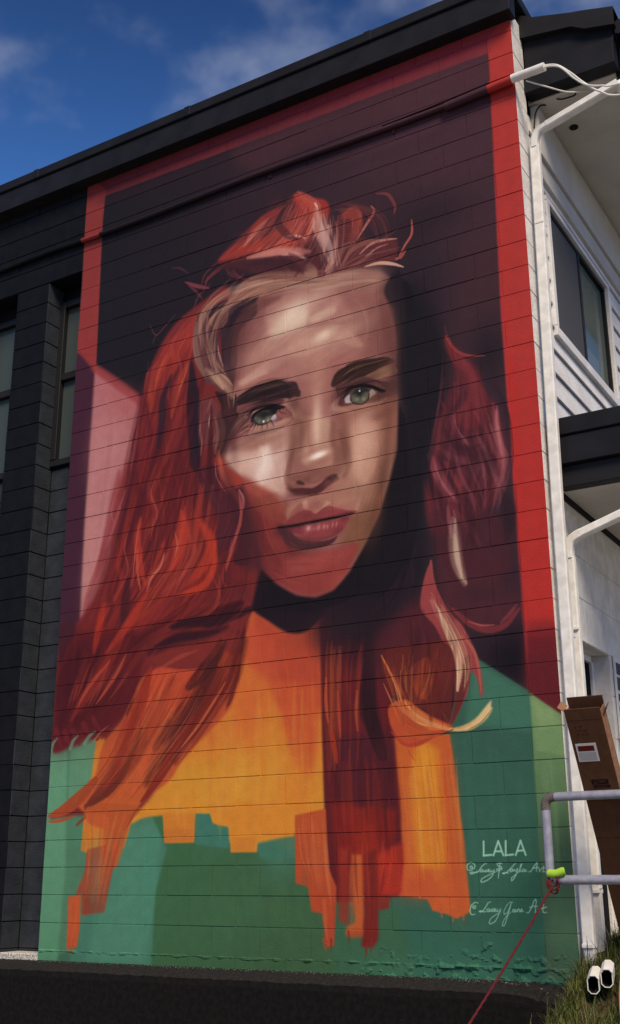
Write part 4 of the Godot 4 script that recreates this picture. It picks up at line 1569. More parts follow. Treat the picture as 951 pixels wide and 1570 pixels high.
	brush("#4a3428",0.8,[0.74,2.58,0.74],[850,1366,864,1362,872,1359],0.8)
	brush("#6b3a28",0.8,[0.74,1.86,0.74],[852,1325,859,1338,865,1349],0.8)
	brush("#c8703c",1.2,[1.59,4.78,1.2],[746,1226,760,1254,776,1285,783,1315],0.85)
	brush("#d09860",0.8,[0.78,2.35,0.78],[764,1265,776,1292,786,1322],0.8)
	brush("#b86038",1.18,[1.18,3.14,0.79],[749,1275,763,1306,778,1343],0.8)
	brush("#c88050",0.8,[0.78,1.95,0.78],[768,1273,773,1292,779,1314],0.8)
	brush("#7c4028",0.8,[0.77,1.93,0.77],[783,1304,781,1322,784,1344],0.6)
	brush("#8a4a30",0.8,[0.38,1.51,0.38],[789,1381,794,1394,802,1404],0.7)
	tuft(18,["#8a3a2a","#b05a38","#6a2a22","#c07a48"],1.99,0.55,[748,1230,760,1276,771,1314,766,1350],[807,1221,797,1272,807,1316,809,1367],1.19,112)
	patch("#6f2a2a",5,true,[412,424,330,446,266,482,217,553,193,638,193,697,182,782,163,891,126,997,71,1071,13,1126,2,1225,6,1342,57,1332,123,1318,158,1363,114,1435,10,1473,84,1470,228,1468,343,1326,430,1261,477,1120,498,985,455,861,412,785,400,598,414,514])
	patch("#933530",2,true,[332,468,304,473,279,495,251,520,227,552,206,569,201,606,206,645,196,668,177,707,180,769,218,806,251,752,266,695,275,654,303,642,315,583,330,525],1,"#7e2c2e",[252,536,217,776])
	patch("#26202a",3,true,[321,563,341,651,347,713,352,773,350,816,329,803,324,737,316,676,316,621])
	brush("#241d27",4.8,[4.8,20.56,10.28],[283,588,260,626,255,681,250,722,244,757],0.85)
	brush("#3a222b",3.43,[3.43,8.23,4.8],[293,572,280,600,270,622],0.6)
	brush("#a13c2e",4.88,[3.48,20.9,6.97],[267,540,236,577,223,618,222,661],0.75)
	brush("#a8402f",2.73,[3.41,13.63,4.77],[314,568,298,604,285,644,276,685],0.75)
	brush("#86302f",4.69,[3.35,20.11,10.06],[303,655,291,701,279,746,263,785],0.8)
	brush("#7c2c30",3.99,[4.66,16.64,6.66],[311,675,313,723,314,765,322,802],0.7)
	brush("#8f3a38",4.86,[6.94,17.35,6.94],[200,656,191,697,200,742,196,787],0.6)
	brush("#a04648",2.77,[1.39,6.93,1.39],[169,705,181,726,180,762,174,786],0.5)
	tuft(60,["#b04434","#7a2a2c","#94342e","#5a242a","#a83e30"],7.06,0.42,[210,564,189,666,175,737,175,813],[332,481,318,590,312,705,330,827],2.82,113)
	brush("#7a3a42",0.8,[0.72,1.81,0.72],[208,454,226,485,246,474,278,450],0.8)
	brush("#8a4048",0.8,[0.36,1.43,0.36],[228,482,221,496,220,506],0.7)
	brush("#7a3a40",0.8,[0.35,1.06,0.71],[209,541,208,564,203,588],0.8)
	patch("#94605a",6,true,[416,470,448,443,509,437,601,447,689,465,760,492,789,528,796,617,797,696,794,773,788,848,772,907,749,970,722,1020,690,1066,652,1099,617,1107,577,1098,534,1071,496,1036,469,991,455,927,452,863,423,809,399,782,406,714,423,647,415,558])
	patch("#7e4a4a",7,true,[427,552,450,507,492,475,551,475,529,528,492,569,452,618,429,646],0.9)
	patch("#a06c64",10,true,[506,500,600,476,687,485,736,544,742,634,650,667,573,680,457,645,475,599,515,567],0.9)
	patch("#8a5852",10,true,[653,470,737,487,776,540,791,600,793,663,773,674,717,636,710,578,677,528],0.85)
	patch("#7e4f4b",11,true,[677,581,751,565,787,599,789,666,733,664,684,627],0.7)
	dab("#cfb09e",555,535,39.85,23.02,-30,0.95)
	dab("#d9bfa8",577,528,26.4,14.96,-32,0.7)
	dab("#c6a090",634,550,42.92,11.16,-24,0.7)
	dab("#bb9284",617,510,34.88,13.08,-14,0.5)
	dab("#cdab98",633,598,38.19,14.43,-14,0.75)
	dab("#d8b8a2",638,594,14.42,8.48,-20,0.6)
	dab("#c09684",582,592,38.94,17.31,-16,0.7)
	dab("#b58a7c",684,607,20.79,10.81,-10,0.7)
	brush("#8a544e",4.47,[3.58,11.63,4.47],[506,564,556,565,600,564,643,570,685,579],0.45)
	dab("#a97868",616,634,38.09,25.39,-10,0.6)
	dab("#b4877a",484,638,48.71,9.74,-26,0.75)
	dab("#c09a8c",470,639,31.14,6.23,-26,0.6)
	dab("#8a5652",538,639,34.76,10.43,-16,0.5)
	dab("#b38874",708,633,24.57,12.29,20,0.4)
	dab("#8c4a46",675,649,28.9,6.61,-14,0.55)
	dab("#8f524e",469,588,31.52,22.51,-20,0.45)
	dab("#a88a7c",678,486,47.24,14.6,-14,0.55)
	dab("#99766a",753,504,24.98,16.66,-10,0.5)
	dab("#b99484",613,462,17.67,13.25,0,0.5)
	dab("#76504a",613,484,10.55,26.37,30,0.35)
	tuft(16,["#c4a090","#8f5f58","#d2b4a0","#a87a6c"],7.21,0.22,[492,552,547,533,604,528,669,529],[484,643,564,621,651,619,717,628],1.35,114)
	tuft(14,["#a87c6c","#7a524c","#b89080"],3.5,0.35,[644,459,626,479,613,488],[737,487,728,513,711,537],1.31,115)
	patch("#211c22",3,true,[784,513,806,508,814,606,809,759,791,751,792,639,783,582,771,538],0.95)
	dab("#3a2a2e",776,527,16.42,24.63,0,0.5)
	patch("#3a262e",3,true,[357,467,395,453,461,456,490,467,462,496,440,540,435,601,430,650,419,658,404,624,397,549,387,507,358,518,345,488])
	patch("#2a1e26",3,true,[478,466,450,474,424,483,416,507,411,553,418,607,427,642,438,601,437,549,456,521,484,505],0.9)
	patch("#5b393c",2,true,[330,478,354,466,381,514,388,547,401,592,419,632,430,650,431,671,408,666,382,639,358,623,336,576,327,531],0.95)
	patch("#8b5a4e",2,true,[366,488,395,472,430,463,472,454,493,447,493,465,461,464,436,467,416,478,413,501,396,515,381,514],0.95)
	brush("#b08a72",2.3,[1.72,8.61,4.02],[387,488,415,472,450,461,493,449],0.6)
	brush("#a07a66",2.31,[1.73,6.92,2.31],[361,508,369,489,386,475,404,469],0.7)
	brush("#c09478",2.24,[2.24,5.61,1.68],[484,449,461,445,435,449,415,459],0.4)
	brush("#a98476",1.42,[0.85,3.97,1.42],[388,542,391,564,398,586,404,603],0.8)
	brush("#8a6458",1.71,[1.14,5.12,2.28],[371,553,383,582,395,601,410,620],0.75)
	brush("#a88068",2.8,[2.24,14.01,5.6],[375,612,393,631,408,650,419,661],0.85)
	brush("#b8967a",1.39,[1.67,5,1.39],[398,617,413,631,428,650],0.8)
	brush("#c8a888",1.39,[0.56,2.78,0.83],[390,626,402,644,408,658],0.6)
	brush("#6a4a4c",1.46,[0.87,3.5,1.46],[327,510,328,542,336,576,355,612],0.8)
	brush("#8a6466",0.87,[0.58,2.03,0.58],[327,521,329,548,336,579],0.7)
	brush("#5a3a3e",1.45,[1.16,3.49,1.16],[394,421,371,436,353,455],0.7)
	brush("#70484c",1.16,[0.58,2.03,0.58],[417,406,391,422,368,437,353,458],0.7)
	patch("#2b2022",1,true,[385,653,405,662,420,671,436,670,440,703,432,721,415,707,400,684],0.9)
	brush("#a07c62",1.09,[1.64,3.83,1.37],[416,655,418,678,423,702],0.85)
	brush("#9a7860",1.09,[1.09,3.26,1.09],[432,656,432,676,430,698],0.85)
	brush("#5b2f28",1.65,[1.1,4.94,1.65],[415,644,419,658,425,675,427,695],0.6)
	patch("#6a3738",2,true,[342,666,377,666,400,699,404,730,399,764,380,775,351,756,344,717])
	patch("#3a2526",2,true,[403,705,437,707,443,721,427,737,419,763,403,794,383,792,399,761],0.95)
	brush("#9a6a62",1.11,[0.83,4.42,1.38],[349,711,351,734,355,755,354,784],0.8)
	brush("#b08478",1.37,[0.82,4.39,1.37],[375,698,372,718,376,736,373,753],0.85)
	brush("#8a5450",1.65,[1.38,5.51,2.21],[366,694,374,673,377,666],0.6)
	brush("#a06a60",1.35,[1.08,3.24,1.08],[385,751,380,770,377,789],0.6)
	patch("#231c25",2,true,[320,624,344,640,342,671,344,717,336,751,325,763,317,698,315,654],0.85)
	tuft(22,["#8a5c52","#4a2e34","#a88070","#6a4444"],2.63,0.5,[334,493,332,543,355,604,402,659],[410,482,394,538,407,599,431,661],1.17,116)
	tuft(12,["#8a5450","#5a3034","#a87a70"],2.24,0.5,[345,666,349,708,353,744,352,786],[391,682,401,719,393,758,377,791],0.84,117)
	patch("#2d2024",1,true,[439,680,457,672,491,668,532,669,562,673,577,678,582,692,587,700,586,711,567,707,547,705,527,705,499,702,473,698,453,697,441,698],1,"#3a272b",[491,682,567,682])
	brush("#241b20",2.53,[1.52,7.58,7.58],[458,684,491,688,532,696,567,706],0.7)
	brush("#4a3236",2.02,[1.52,5.56,2.53],[465,674,501,673,542,674,567,678],0.5)
	tuft(30,["#241a1f","#3f2b30","#2c2026"],1.52,0.7,[442,690,460,673,496,669,532,670],[587,710,565,686,542,673,517,668],0.76,118)
	patch("#884e4a",1,true,[439,700,455,695,476,696,499,699,491,703,466,705,445,712,438,709])
	patch("#4a2a30",1,true,[499,701,532,701,552,710,542,715,509,713,476,714,455,714],0.8)
	patch("#a5786a",1,true,[547,716,567,716,579,728,584,743,577,752,567,746,557,730])
	brush("#b98d7c",1.46,[1.46,4.85,1.94],[552,716,567,732,573,749],0.6)
	patch("#9a6a5e",2,true,[565,709,587,711,606,725,604,758,587,763,577,743],0.5)
	patch("#7b4a48",2,true,[417,766,427,738,456,726,486,719,522,716,547,723,565,738,567,755,552,761,517,762,487,765,454,765],0.95)
	brush("#a87f74",1.01,[1.51,4.53,1.26],[420,760,435,738,456,726,479,719,502,714],0.85)
	patch("#8c5550",1,true,[527,723,547,725,562,740,565,754,547,746,532,736])
	patch("#20191e",1,true,[474,727,484,720,504,718,525,719,535,725,532,733,517,737,492,738,476,740])
	patch("#747a66",1,true,[481,731,492,727,510,728,525,732,520,740,510,747,494,746,484,741])
	patch("#55584a",1,true,[499,721,517,725,522,736,517,744,510,744,502,734],0.7)
	dab("#17151a",503,728,7.87,5.91,0,0.95)
	dab("#4a5a58",484,734,4.45,7.42,20,0.6)
	dab("#8a927c",491,738,3.45,3.45,0,0.6)
	dab("#a8aa8c",512,738,2.45,4.41,20,0.5)
	patch("#c2b4b8",1,true,[517,744,525,735,530,734,531,738,532,743,525,745])
	dab("#dcd2d6",527,741,2.92,3.41,30,0.6)
	dab("#f2ead6",502,743,2.7,2.7,0,1)
	brush("#1c161b",0.8,[0.99,5.46,1.98],[474,739,481,724,499,718,522,718,542,725],0.9)
	brush("#3a5a66",0.8,[0.5,1.24,0.5],[481,720,502,714,522,716],0.5)
	brush("#9a8c90",0.8,[0.5,1.25,0.5],[453,744,469,739,479,733],0.8)
	brush("#6a4644",0.8,[1,1.99,1],[466,737,482,742,497,749,512,752,532,749],0.6)
	patch("#a4766a",1,true,[477,749,497,749,532,752,552,747,565,752,562,758,542,763,512,763,482,764,467,765])
	brush("#b48a7c",1.22,[1.96,5.38,1.96],[502,757,532,755,555,752],0.6)
	brush("#3a2428",0.8,[2.21,1.72,0.49],[500,748,500,757,499,765],0.8)
	brush("#3a2428",0.8,[2.2,1.71,0.49],[510,750,512,756,511,762],0.8)
	brush("#3a2428",0.8,[2.22,1.72,0.49],[491,746,489,752,487,756],0.8)
	brush("#3a2428",0.8,[2.19,1.7,0.49],[522,749,525,755,527,757],0.8)
	brush("#3a2428",0.8,[2.23,1.73,0.49],[479,742,469,752,461,762],0.8)
	brush("#3a2428",0.8,[2.23,1.74,0.5],[466,745,453,753,438,761],0.8)
	brush("#5a3836",1.5,[2.51,5.02,2.01],[422,768,440,753,464,746],0.6)
	brush("#b48c7e",0.8,[1.01,2.52,1.01],[427,748,440,736,448,731],0.6)
	brush("#b08276",1,[1.25,3.5,1.25],[441,760,459,752,474,751],0.6)
	brush("#6a3f3a",0.8,[0.72,1.92,0.72],[565,738,570,751,565,759,547,762],0.6)
	patch("#35241f",1,true,[653,702,662,682,677,673,705,674,733,676,756,671,774,675,789,687,765,691,742,697,721,702,695,701,674,705,657,708],1,"#4a3028",[677,688,778,681])
	brush("#2a1d1c",2.35,[1.88,9.39,3.28],[660,695,679,684,709,689,737,691,756,687],0.7)
	tuft(30,["#2c1e1c","#463028","#35251f"],1.41,0.7,[654,704,665,683,686,674,714,675],[686,703,714,699,746,693,787,687],0.7,119)
	patch("#9a7256",1,true,[728,701,746,698,767,692,787,697,793,709,777,712,755,710,741,708])
	dab("#b89474",766,698,11.28,4.06,-14,0.6)
	patch("#4e3132",1,true,[662,709,676,703,709,700,725,703,746,713,764,720,781,733,781,750,763,759,731,758,685,754,669,746,667,723],0.95)
	brush("#6a4648",1.4,[1.4,6.06,2.33],[669,706,690,702,714,703,737,710],0.6)
	brush("#3a2428",1.16,[1.39,3.25,1.86],[679,713,704,712,727,711,755,720,772,737],0.7)
	patch("#bfaeb4",1,true,[682,737,688,732,696,730,699,740,702,747,692,748,684,747])
	patch("#b0a094",1,true,[731,747,735,735,740,730,747,737,750,741,740,745,733,750])
	patch("#70745f",0,true,[696,739,699,727,713,724,732,728,734,739,730,749,720,754,706,750,699,745])
	patch("#585c4a",1,true,[697,731,709,724,732,730,731,738,713,736,701,738],0.7)
	dab("#8c9070",708,742,5.01,5.01,0,0.7)
	dab("#949074",722,745,4.53,3.63,0,0.6)
	dab("#1a171b",714,730,7.75,5.93,0,1)
	dab("#e8e2ec",714,727,1.83,1.6,0,1)
	dab("#2c3226",717,740,2.27,2.73,0,0.5)
	dab("#6a6a50",717,751,6.8,2.27,0,0.5)
	brush("#201a1c",0.8,[0.91,1.37,0.69],[698,744,697,735,701,727],0.7)
	brush("#201a1c",0.8,[0.9,1.58,0.68],[733,752,734,741,732,730],0.7)
	brush("#1c161a",0.93,[1.39,6.02,2.78],[676,726,690,718,713,719,736,724,754,734,768,740],0.9)
	brush("#5a3a3e",0.93,[0.93,2.78,1.16],[669,737,681,727,693,721],0.7)
	brush("#5a3438",0.92,[1.38,3.23,1.38],[671,747,685,748,699,751],0.7)
	brush("#3c2528",0.9,[0.9,2.71,1.35],[731,752,745,748,758,749,763,744],0.7)
	patch("#a87466",1,true,[653,752,656,739,669,733,674,725,671,738,666,748,676,752,697,753,724,757,745,759,763,762,753,768,726,768,692,769])
	brush("#b98e7c",0.93,[0.93,3.25,1.16],[657,746,662,738,671,733],0.7)
	brush("#6a463e",0.8,[0.9,2.26,0.68],[746,718,757,727,768,734],0.7)
	brush("#80584e",0.8,[0.9,2.26,0.68],[746,722,759,732,770,739],0.5)
	dab("#3a2829",777,727,13.38,11.15,0,0.8)
	dab("#5a3a34",774,748,8.88,8.88,0,0.6)
	dab("#7a4a3a",771,773,13.26,13.26,0,0.6)
	dab("#2a2022",785,733,6.66,19.98,0,0.7)
	patch("#a57a6c",3,true,[511,751,561,757,576,751,615,760,614,817,600,832,561,820,541,789,512,805],0.5)
	patch("#7c4f45",6,true,[573,757,590,759,593,791,590,821,576,825,561,842,556,859,554,820,564,784],0.8)
	patch("#7a4f42",6,true,[650,772,660,778,666,802,666,823,684,847,679,865,661,861,650,833,648,802],0.8)
	patch("#a87a69",5,true,[595,760,648,767,648,811,657,841,652,864,628,866,595,853,588,827,593,791])
	dab("#c79e8b",622,781,10.71,46.56,0,0.9)
	dab("#d4b09c",622,774,5.13,34.98,0,0.7)
	dab("#d8b8a6",622,838,22.96,7.81,-8,0.95)
	dab("#efdfd2",626,838,13.76,4.13,-10,0.9)
	dab("#a5715f",619,824,25.38,6,-14,0.4)
	dab("#8f5f52",621,853,32.05,7.78,-10,0.55)
	patch("#7f5047",2,true,[556,867,581,868,614,865,647,867,679,867,677,877,665,888,651,881,637,887,618,892,604,889,590,880,576,878,561,879],0.85)
	dab("#9c6a5c",570,843,7.01,14.02,10,0.7)
	dab("#a97a6b",567,847,3.74,14.03,5,0.5)
	dab("#8a5a4e",637,871,13.59,5.89,-20,0.6)
	dab("#94655a",616,882,11.39,5.92,-10,0.6)
	dab("#7a5046",665,875,8.96,5.38,-20,0.6)
	patch("#4a2628",1,true,[556,878,566,891,592,896,614,900,633,892,647,884,665,886,670,893,656,899,642,905,623,914,592,909,566,900,559,890])
	patch("#2a181b",1,true,[573,881,583,879,592,885,595,890,583,888])
	patch("#2e1a1d",1,true,[642,888,654,881,665,882,663,888,649,893])
	brush("#9a6a5c",1.4,[1.4,3.73,1.4],[559,874,568,883,576,882],0.7)
	brush("#5a3030",1.35,[1.35,4.52,1.81],[633,892,644,884,661,882],0.6)
	dab("#5a2c2e",585,905,25.2,5.5,0,0.7)
	dab("#8c4c46",646,905,8.96,8.96,0,0.7)
	dab("#b48672",730,848,47.07,73.22,5,0.8)
	dab("#c49a84",707,844,26.4,66.01,5,0.6)
	dab("#c0917c",724,796,53.09,18.58,-12,0.5)
	dab("#a2745e",769,856,20.57,77.15,6,0.6)
	dab("#8d5c48",725,757,45.55,18.76,-10,0.5)
	dab("#7e4e3c",765,779,23.64,26.26,0,0.6)
	patch("#8f6250",13,true,[688,922,762,905,769,931,739,999,703,1041,667,975,694,955],0.9)
	patch("#7a513e",13,true,[701,962,754,953,719,1032,693,1049,666,1024],0.9)
	dab("#9a6e5a",701,912,39.02,31.22,0,0.6)
	dab("#b08068",668,906,29.02,21.11,0,0.5)
	dab("#8d5546",777,795,13.02,78.11,4,0.5)
	dab("#704636",783,871,8.92,76.46,6,0.6)
	patch("#c29a8c",12,true,[420,786,496,768,556,774,556,853,544,916,497,895,455,847,424,817])
	dab("#dcc4b8",505,838,28.45,42.67,8,0.95)
	dab("#e8d6cb",507,827,12.83,37.06,5,0.7)
	dab("#c9a597",466,817,49.29,26.09,-14,0.7)
	dab("#b08474",435,789,23.6,14.75,0,0.5)
	dab("#cba596",526,880,27.95,36.34,0,0.7)
	patch("#a07264",9,true,[420,786,466,771,541,773,588,767,556,803,504,817,451,792],0.7)
	dab("#8d5b4e",481,790,58.04,10.16,-10,0.6)
	dab("#b89080",573,803,19.6,42,5,0.5)
	patch("#8e3f34",6,true,[396,781,413,820,455,850,482,868,527,900,556,941,553,956,527,971,474,943,453,900,434,865,402,835],1,"#853a32",[413,812,542,954])
	patch("#a5564a",7,true,[455,844,497,871,534,899,563,945,542,935,498,905,461,872],0.6)
	patch("#6c2a2b",11,true,[456,900,527,952,556,975,584,1024,598,1038,570,1058,528,1065,484,1024,463,967],0.95)
	patch("#43232b",10,true,[449,862,471,903,486,958,502,1024,535,1076,499,1049,463,1006,441,937],0.9)
	patch("#823634",10,true,[499,1021,556,1014,612,1025,666,1026,704,1020,690,1061,655,1097,617,1106,577,1097,535,1071],0.95)
	patch("#94433f",9,true,[556,1027,612,1023,680,1023,703,1027,679,1050,612,1055,556,1057],0.75)
	dab("#8a4544",584,1045,18.42,18.42,0,0.6)
	dab("#8c3c38",625,1078,46.28,23.14,0,0.5)
	dab("#a04a40",665,1078,25.32,20.25,-20,0.5)
	dab("#6a2b2c",527,1052,21.46,18.78,30,0.6)
	patch("#7a3f36",8,true,[477,904,541,897,565,945,527,952],0.5)
	patch("#9c3f32",5,true,[392,783,411,814,446,843,452,863,424,858,402,835])
	brush("#b05a4a",2.99,[2.99,8.98,2.99],[398,782,405,824,421,861,441,895],0.7)
	patch("#a2705f",6,true,[557,929,595,917,646,915,701,925,709,962,664,948,646,943,623,951,599,941,580,940,557,951],0.9)
	patch("#b5857a",1,true,[591,922,600,920,604,942,618,949,628,946,642,929,651,935,632,944,618,953,595,940],0.85)
	dab("#8a5550",618,933,11.24,8.99,0,0.6)
	patch("#8a4f48",2,true,[559,951,571,934,588,924,590,939,578,946],0.6)
	dab("#aa7866",673,936,17.6,8.8,-6,0.6)
	patch("#78474a",1,true,[664,969,709,962,722,972,717,1008,677,1018,641,1021,659,1003],0)
	patch("#4b2a2d",2,true,[535,964,561,971,580,991,613,1002,645,1005,664,1000,650,1014,613,1017,576,1013,554,999,542,980])
	patch("#793a39",1,true,[557,954,578,943,595,940,607,943,618,951,632,944,648,941,664,949,685,956,703,960,691,964,664,963,632,966,599,965,571,965,547,964],1,"#843a3c",[583,949,664,952])
	brush("#8f4a48",1.34,[1.34,4.46,1.78],[632,949,648,946,669,953],0.5)
	dab("#6a3030",599,951,11.27,5.86,0,0.5)
	patch("#74323a",2,true,[554,967,578,969,613,971,650,969,687,967,684,980,673,991,655,998,622,1000,595,993,576,984,561,975],1,"#8a3f40",[566,974,632,986])
	dab("#5a3034",549,970,13.71,6.85,10,0.85)
	dab("#6a2f34",663,991,13.07,8.72,-20,0.6)
	dab("#5a3236",677,970,8.71,4.36,-10,0.6)
	dab("#c07c7c",602,977,4.47,5.82,10,0.75)
	dab("#c07c7c",624,978,3.55,5.77,10,0.75)
	dab("#c07c7c",635,978,3.09,5.3,10,0.75)
	dab("#c07c7c",642,979,3.08,4.85,10,0.75)
	dab("#c07c7c",653,978,1.76,5.7,10,0.75)
	dab("#c07c7c",661,978,1.75,5.25,10,0.75)
	dab("#dca09c",603,975,2.24,3.58,10,0.8)
	dab("#ad6666",615,979,13.35,4.89,-6,0.5)
	dab("#94484a",594,986,15.67,4.03,0,0.5)
	brush("#1c1014",0.8,[2.3,2.76,1.38],[535,966,571,967,602,967,632,966,664,966,694,964,703,961],0.95)
	brush("#160d10",0.8,[1.33,3.99,1.11],[634,966,650,965,669,966],0.9)
	brush("#1d1116",0.8,[1.38,2.76,0.92],[536,966,552,967,571,967],0.9)
	dab("#3f2429",542,963,9.18,5.51,0,0.6)
	patch("#1b171c",4,false,[794,760,788,860,772,913,749,976,722,1022,690,1068,718,1103,794,1090,811,951,811,828])
	patch("#1b161c",4,false,[499,1039,535,1075,577,1101,617,1110,655,1101,692,1068,743,1106,665,1126,598,1135,528,1114,494,1073])
	dab("#2d2026",664,1166,74.39,37.19,0,0.5)
	patch("#4a2630",2,true,[348,816,390,814,412,867,453,872,460,911,452,955,435,992,409,998,387,1019,391,965,405,922,368,875])
	brush("#6a3f4a",2.3,[1.73,8.64,2.3],[360,819,370,844,389,878,405,912],0.4)
	brush("#8c3a38",2.81,[1.68,11.23,4.49],[403,861,433,876,448,899,454,920],0.6)
	brush("#b06460",1.38,[1.65,7.17,2.2],[448,874,457,893,456,916,449,937],0.85)
	brush("#8d4340",1.36,[1.09,3.8,1.36],[454,925,449,954,435,982,421,997],0.85)
	brush("#b0604f",1.14,[0.86,2.86,0.86],[390,806,392,833,403,855,418,876],0.75)
	patch("#3a2028",2,true,[457,916,475,949,475,1003,470,1026,444,1023,436,1007,452,970],0.9)
	patch("#61282a",2,true,[409,998,433,996,434,1050,473,1056,476,1085,460,1111,409,1110,408,1047],0.9)
	brush("#9a3c2e",1.61,[1.61,6.99,2.15],[433,1001,416,1023,413,1048,422,1063],0.8)
	brush("#b03a26",3.86,[2.21,16.55,5.52],[377,978,366,1016,361,1050,350,1071],0.75)
	brush("#a03426",4.45,[2.78,22.25,8.34],[387,927,385,969,371,992,354,1025],0.7)
	brush("#552228",2.21,[2.21,8.28,3.31],[397,946,392,995,387,1019,367,1063],0.6)
	brush("#6a3034",1.6,[1.6,4.28,1.07],[405,1068,409,1091,395,1111],0.7)
	tuft(26,["#7a3230","#94403a","#55252c","#b0503c"],2.87,0.5,[349,851,363,905,365,966,355,1040],[451,889,443,943,415,999,414,1072],1.43,120)
	patch("#8e3029",16,true,[168,761,244,775,290,813,326,884,391,958,383,1027,344,1108,261,1141,162,1130,93,1123,62,1097,109,1025,138,927,143,833],0.8)
	brush("#5b2428",8.31,[7.28,31.18,10.39],[290,813,282,886,251,936,219,958,206,919],0.6)
	brush("#b03a2c",6.07,[6.07,25.3,8.1],[310,900,317,937,307,972,288,1013],0.85)
	brush("#b84634",4.57,[3.05,15.23,4.06],[294,911,312,945,303,989],0.6)
	brush("#ab3a2d",4.72,[5.25,20.99,7.35],[205,901,201,937,209,975,228,1014],0.75)
	brush("#c26a5c",2.52,[1.01,7.06,2.02],[270,975,260,1000,239,1020,229,1045],0.75)
	brush("#b44a3c",2.08,[1.56,7.26,2.08],[202,956,205,1002,212,1039],0.75)
	brush("#4a2027",6.19,[5.16,25.79,8.25],[180,1016,180,1052,176,1088,166,1109],0.75)
	brush("#b03626",6.26,[5.21,22.94,8.34],[123,1059,115,1103,107,1156],0.7)
	brush("#a43525",5.01,[5.01,20.04,8.02],[225,1076,183,1115,124,1157],0.75)
	brush("#b23a26",5.81,[4.84,24.21,9.68],[392,967,383,1018,352,1049,300,1059],0.75)
	brush("#a03228",4.82,[4.82,21.2,6.75],[343,1065,302,1094,249,1105],0.6)
	brush("#c05a42",1.91,[1.91,5.72,1.43],[433,973,428,999,419,1027],0.6)
	brush("#9c4438",1.91,[1.43,4.77,1.43],[388,1036,405,1073,395,1101,365,1119],0.7)
	brush("#2a181e",4.83,[4.83,24.13,9.65],[298,1128,334,1119,386,1125,441,1119,480,1112],0.8)
	brush("#34191f",3.88,[4.86,16.51,4.86],[262,1159,314,1147,376,1150,406,1145],0.8)
	brush("#6a282a",7.54,[5.39,32.32,10.77],[114,923,113,989,93,1041,73,1089],0.4)
	tuft(90,["#b23c2c","#7a2828","#942f28","#5a2226","#c04c38","#8a2c2a"],7.17,0.5,[156,748,135,889,109,1016,23,1134],[322,791,391,949,373,1051,282,1144],3.86,121)
	tuft(26,["#b04038","#c87068","#8a3030"],3.86,0.5,[140,774,122,868,95,986,60,1074],[174,762,163,875,152,967,123,1063],2.21,122)
	tuft(14,["#a5666a","#8a4448","#c08488"],3.29,0.6,[142,804,118,896,95,986,66,1075],[170,780,141,890,124,981,82,1058],2.74,123)
	tuft(40,["#6a2628","#8f302a","#3c1c22","#a83a2c"],5.35,0.5,[371,981,363,1050,302,1094,163,1148],[474,1031,475,1082,455,1121,377,1171],2.92,124)
	dab("#3a1f2b",29,1134,21.19,26.49,0,0.8)
	patch("#6b2426",8,true,[21,1122,198,1127,214,1207,194,1268,151,1314,105,1329,57,1340,8,1337,11,1226],0.95)
	patch("#41202a",6,true,[6,1091,50,1096,23,1151,12,1169],0.9)
	brush("#8e2f26",7.48,[7.48,32.07,10.69],[175,1138,131,1190,86,1241,53,1285],0.7)
	brush("#5a1f24",7.27,[7.27,36.35,10.39],[219,1198,193,1250,149,1292,92,1315],0.8)
	brush("#882e26",7.53,[8.61,32.29,10.76],[108,1216,75,1259,54,1294,37,1321],0.6)
	brush("#4e1c22",6.7,[5.58,22.33,7.82],[37,1162,21,1198,13,1254],0.7)
	brush("#b8503a",3.21,[1.61,8.57,2.68],[142,1182,102,1210,80,1241,69,1259],0.8)
	brush("#b04a38",3.18,[1.59,7.41,2.12],[183,1172,161,1202,140,1232,117,1258],0.8)
	brush("#c87058",2.14,[1.07,4.28,1.61],[142,1186,108,1211],0.6)
	patch("#aa4c2f",3,true,[260,1206,370,1212,401,1180,454,1212,440,1283,395,1326,353,1357,323,1389,302,1414,249,1445,179,1493,116,1488,100,1466,84,1448,121,1397,140,1336,195,1282,221,1225],1,"#b4562e",[260,1211,216,1448])
	patch("#b6472f",3,true,[260,1202,327,1213,370,1217,339,1253,286,1297,255,1334,239,1254],0.8)
	brush("#8c2f22",5.14,[8.22,35.96,12.33],[248,1201,228,1262,208,1314,189,1374,168,1408,124,1440],0.85)
	brush("#a8402a",4.12,[5.15,17.5,7.21],[216,1243,185,1312,171,1364,156,1398],0.8)
	brush("#5a2822",4.03,[5.04,20.15,7.05],[231,1315,211,1366,169,1416,125,1445,102,1453],0.8)
	brush("#6a3026",4.07,[4.07,18.31,5.09],[141,1424,124,1440,102,1457],0.7)
	brush("#47201f",4.84,[6.78,38.72,14.52],[402,1215,361,1264,319,1304,288,1336,267,1352],0.9)
	brush("#5a2420",3.81,[6.66,28.56,9.52],[444,1219,414,1255,373,1299,331,1339,300,1371],0.85)
	brush("#742a22",2.89,[4.82,21.21,4.82],[362,1298,321,1347,290,1392,259,1429,238,1449],0.9)
	brush("#3a1c1e",4.88,[6.83,29.28,11.71],[411,1164,401,1189,370,1221,339,1245],0.9)
	brush("#50211f",3.84,[4.8,24,9.6],[464,1152,449,1194,439,1245,430,1282],0.8)
	brush("#c2603e",1.91,[1.43,6.68,1.91],[424,1243,393,1284,363,1320,332,1348],0.85)
	brush("#c87a54",1.43,[0.95,4.29,1.43],[394,1292,363,1324,322,1372],0.85)
	brush("#b04a30",1.9,[1.42,5.7,1.9],[439,1240,425,1282,394,1318],0.8)
	brush("#b8502e",2.94,[1.96,8.83,2.94],[298,1324,289,1353,256,1369,252,1386],0.6)
	brush("#c06034",3.97,[2.98,12.91,3.97],[260,1335,240,1372,225,1410,215,1435],0.6)
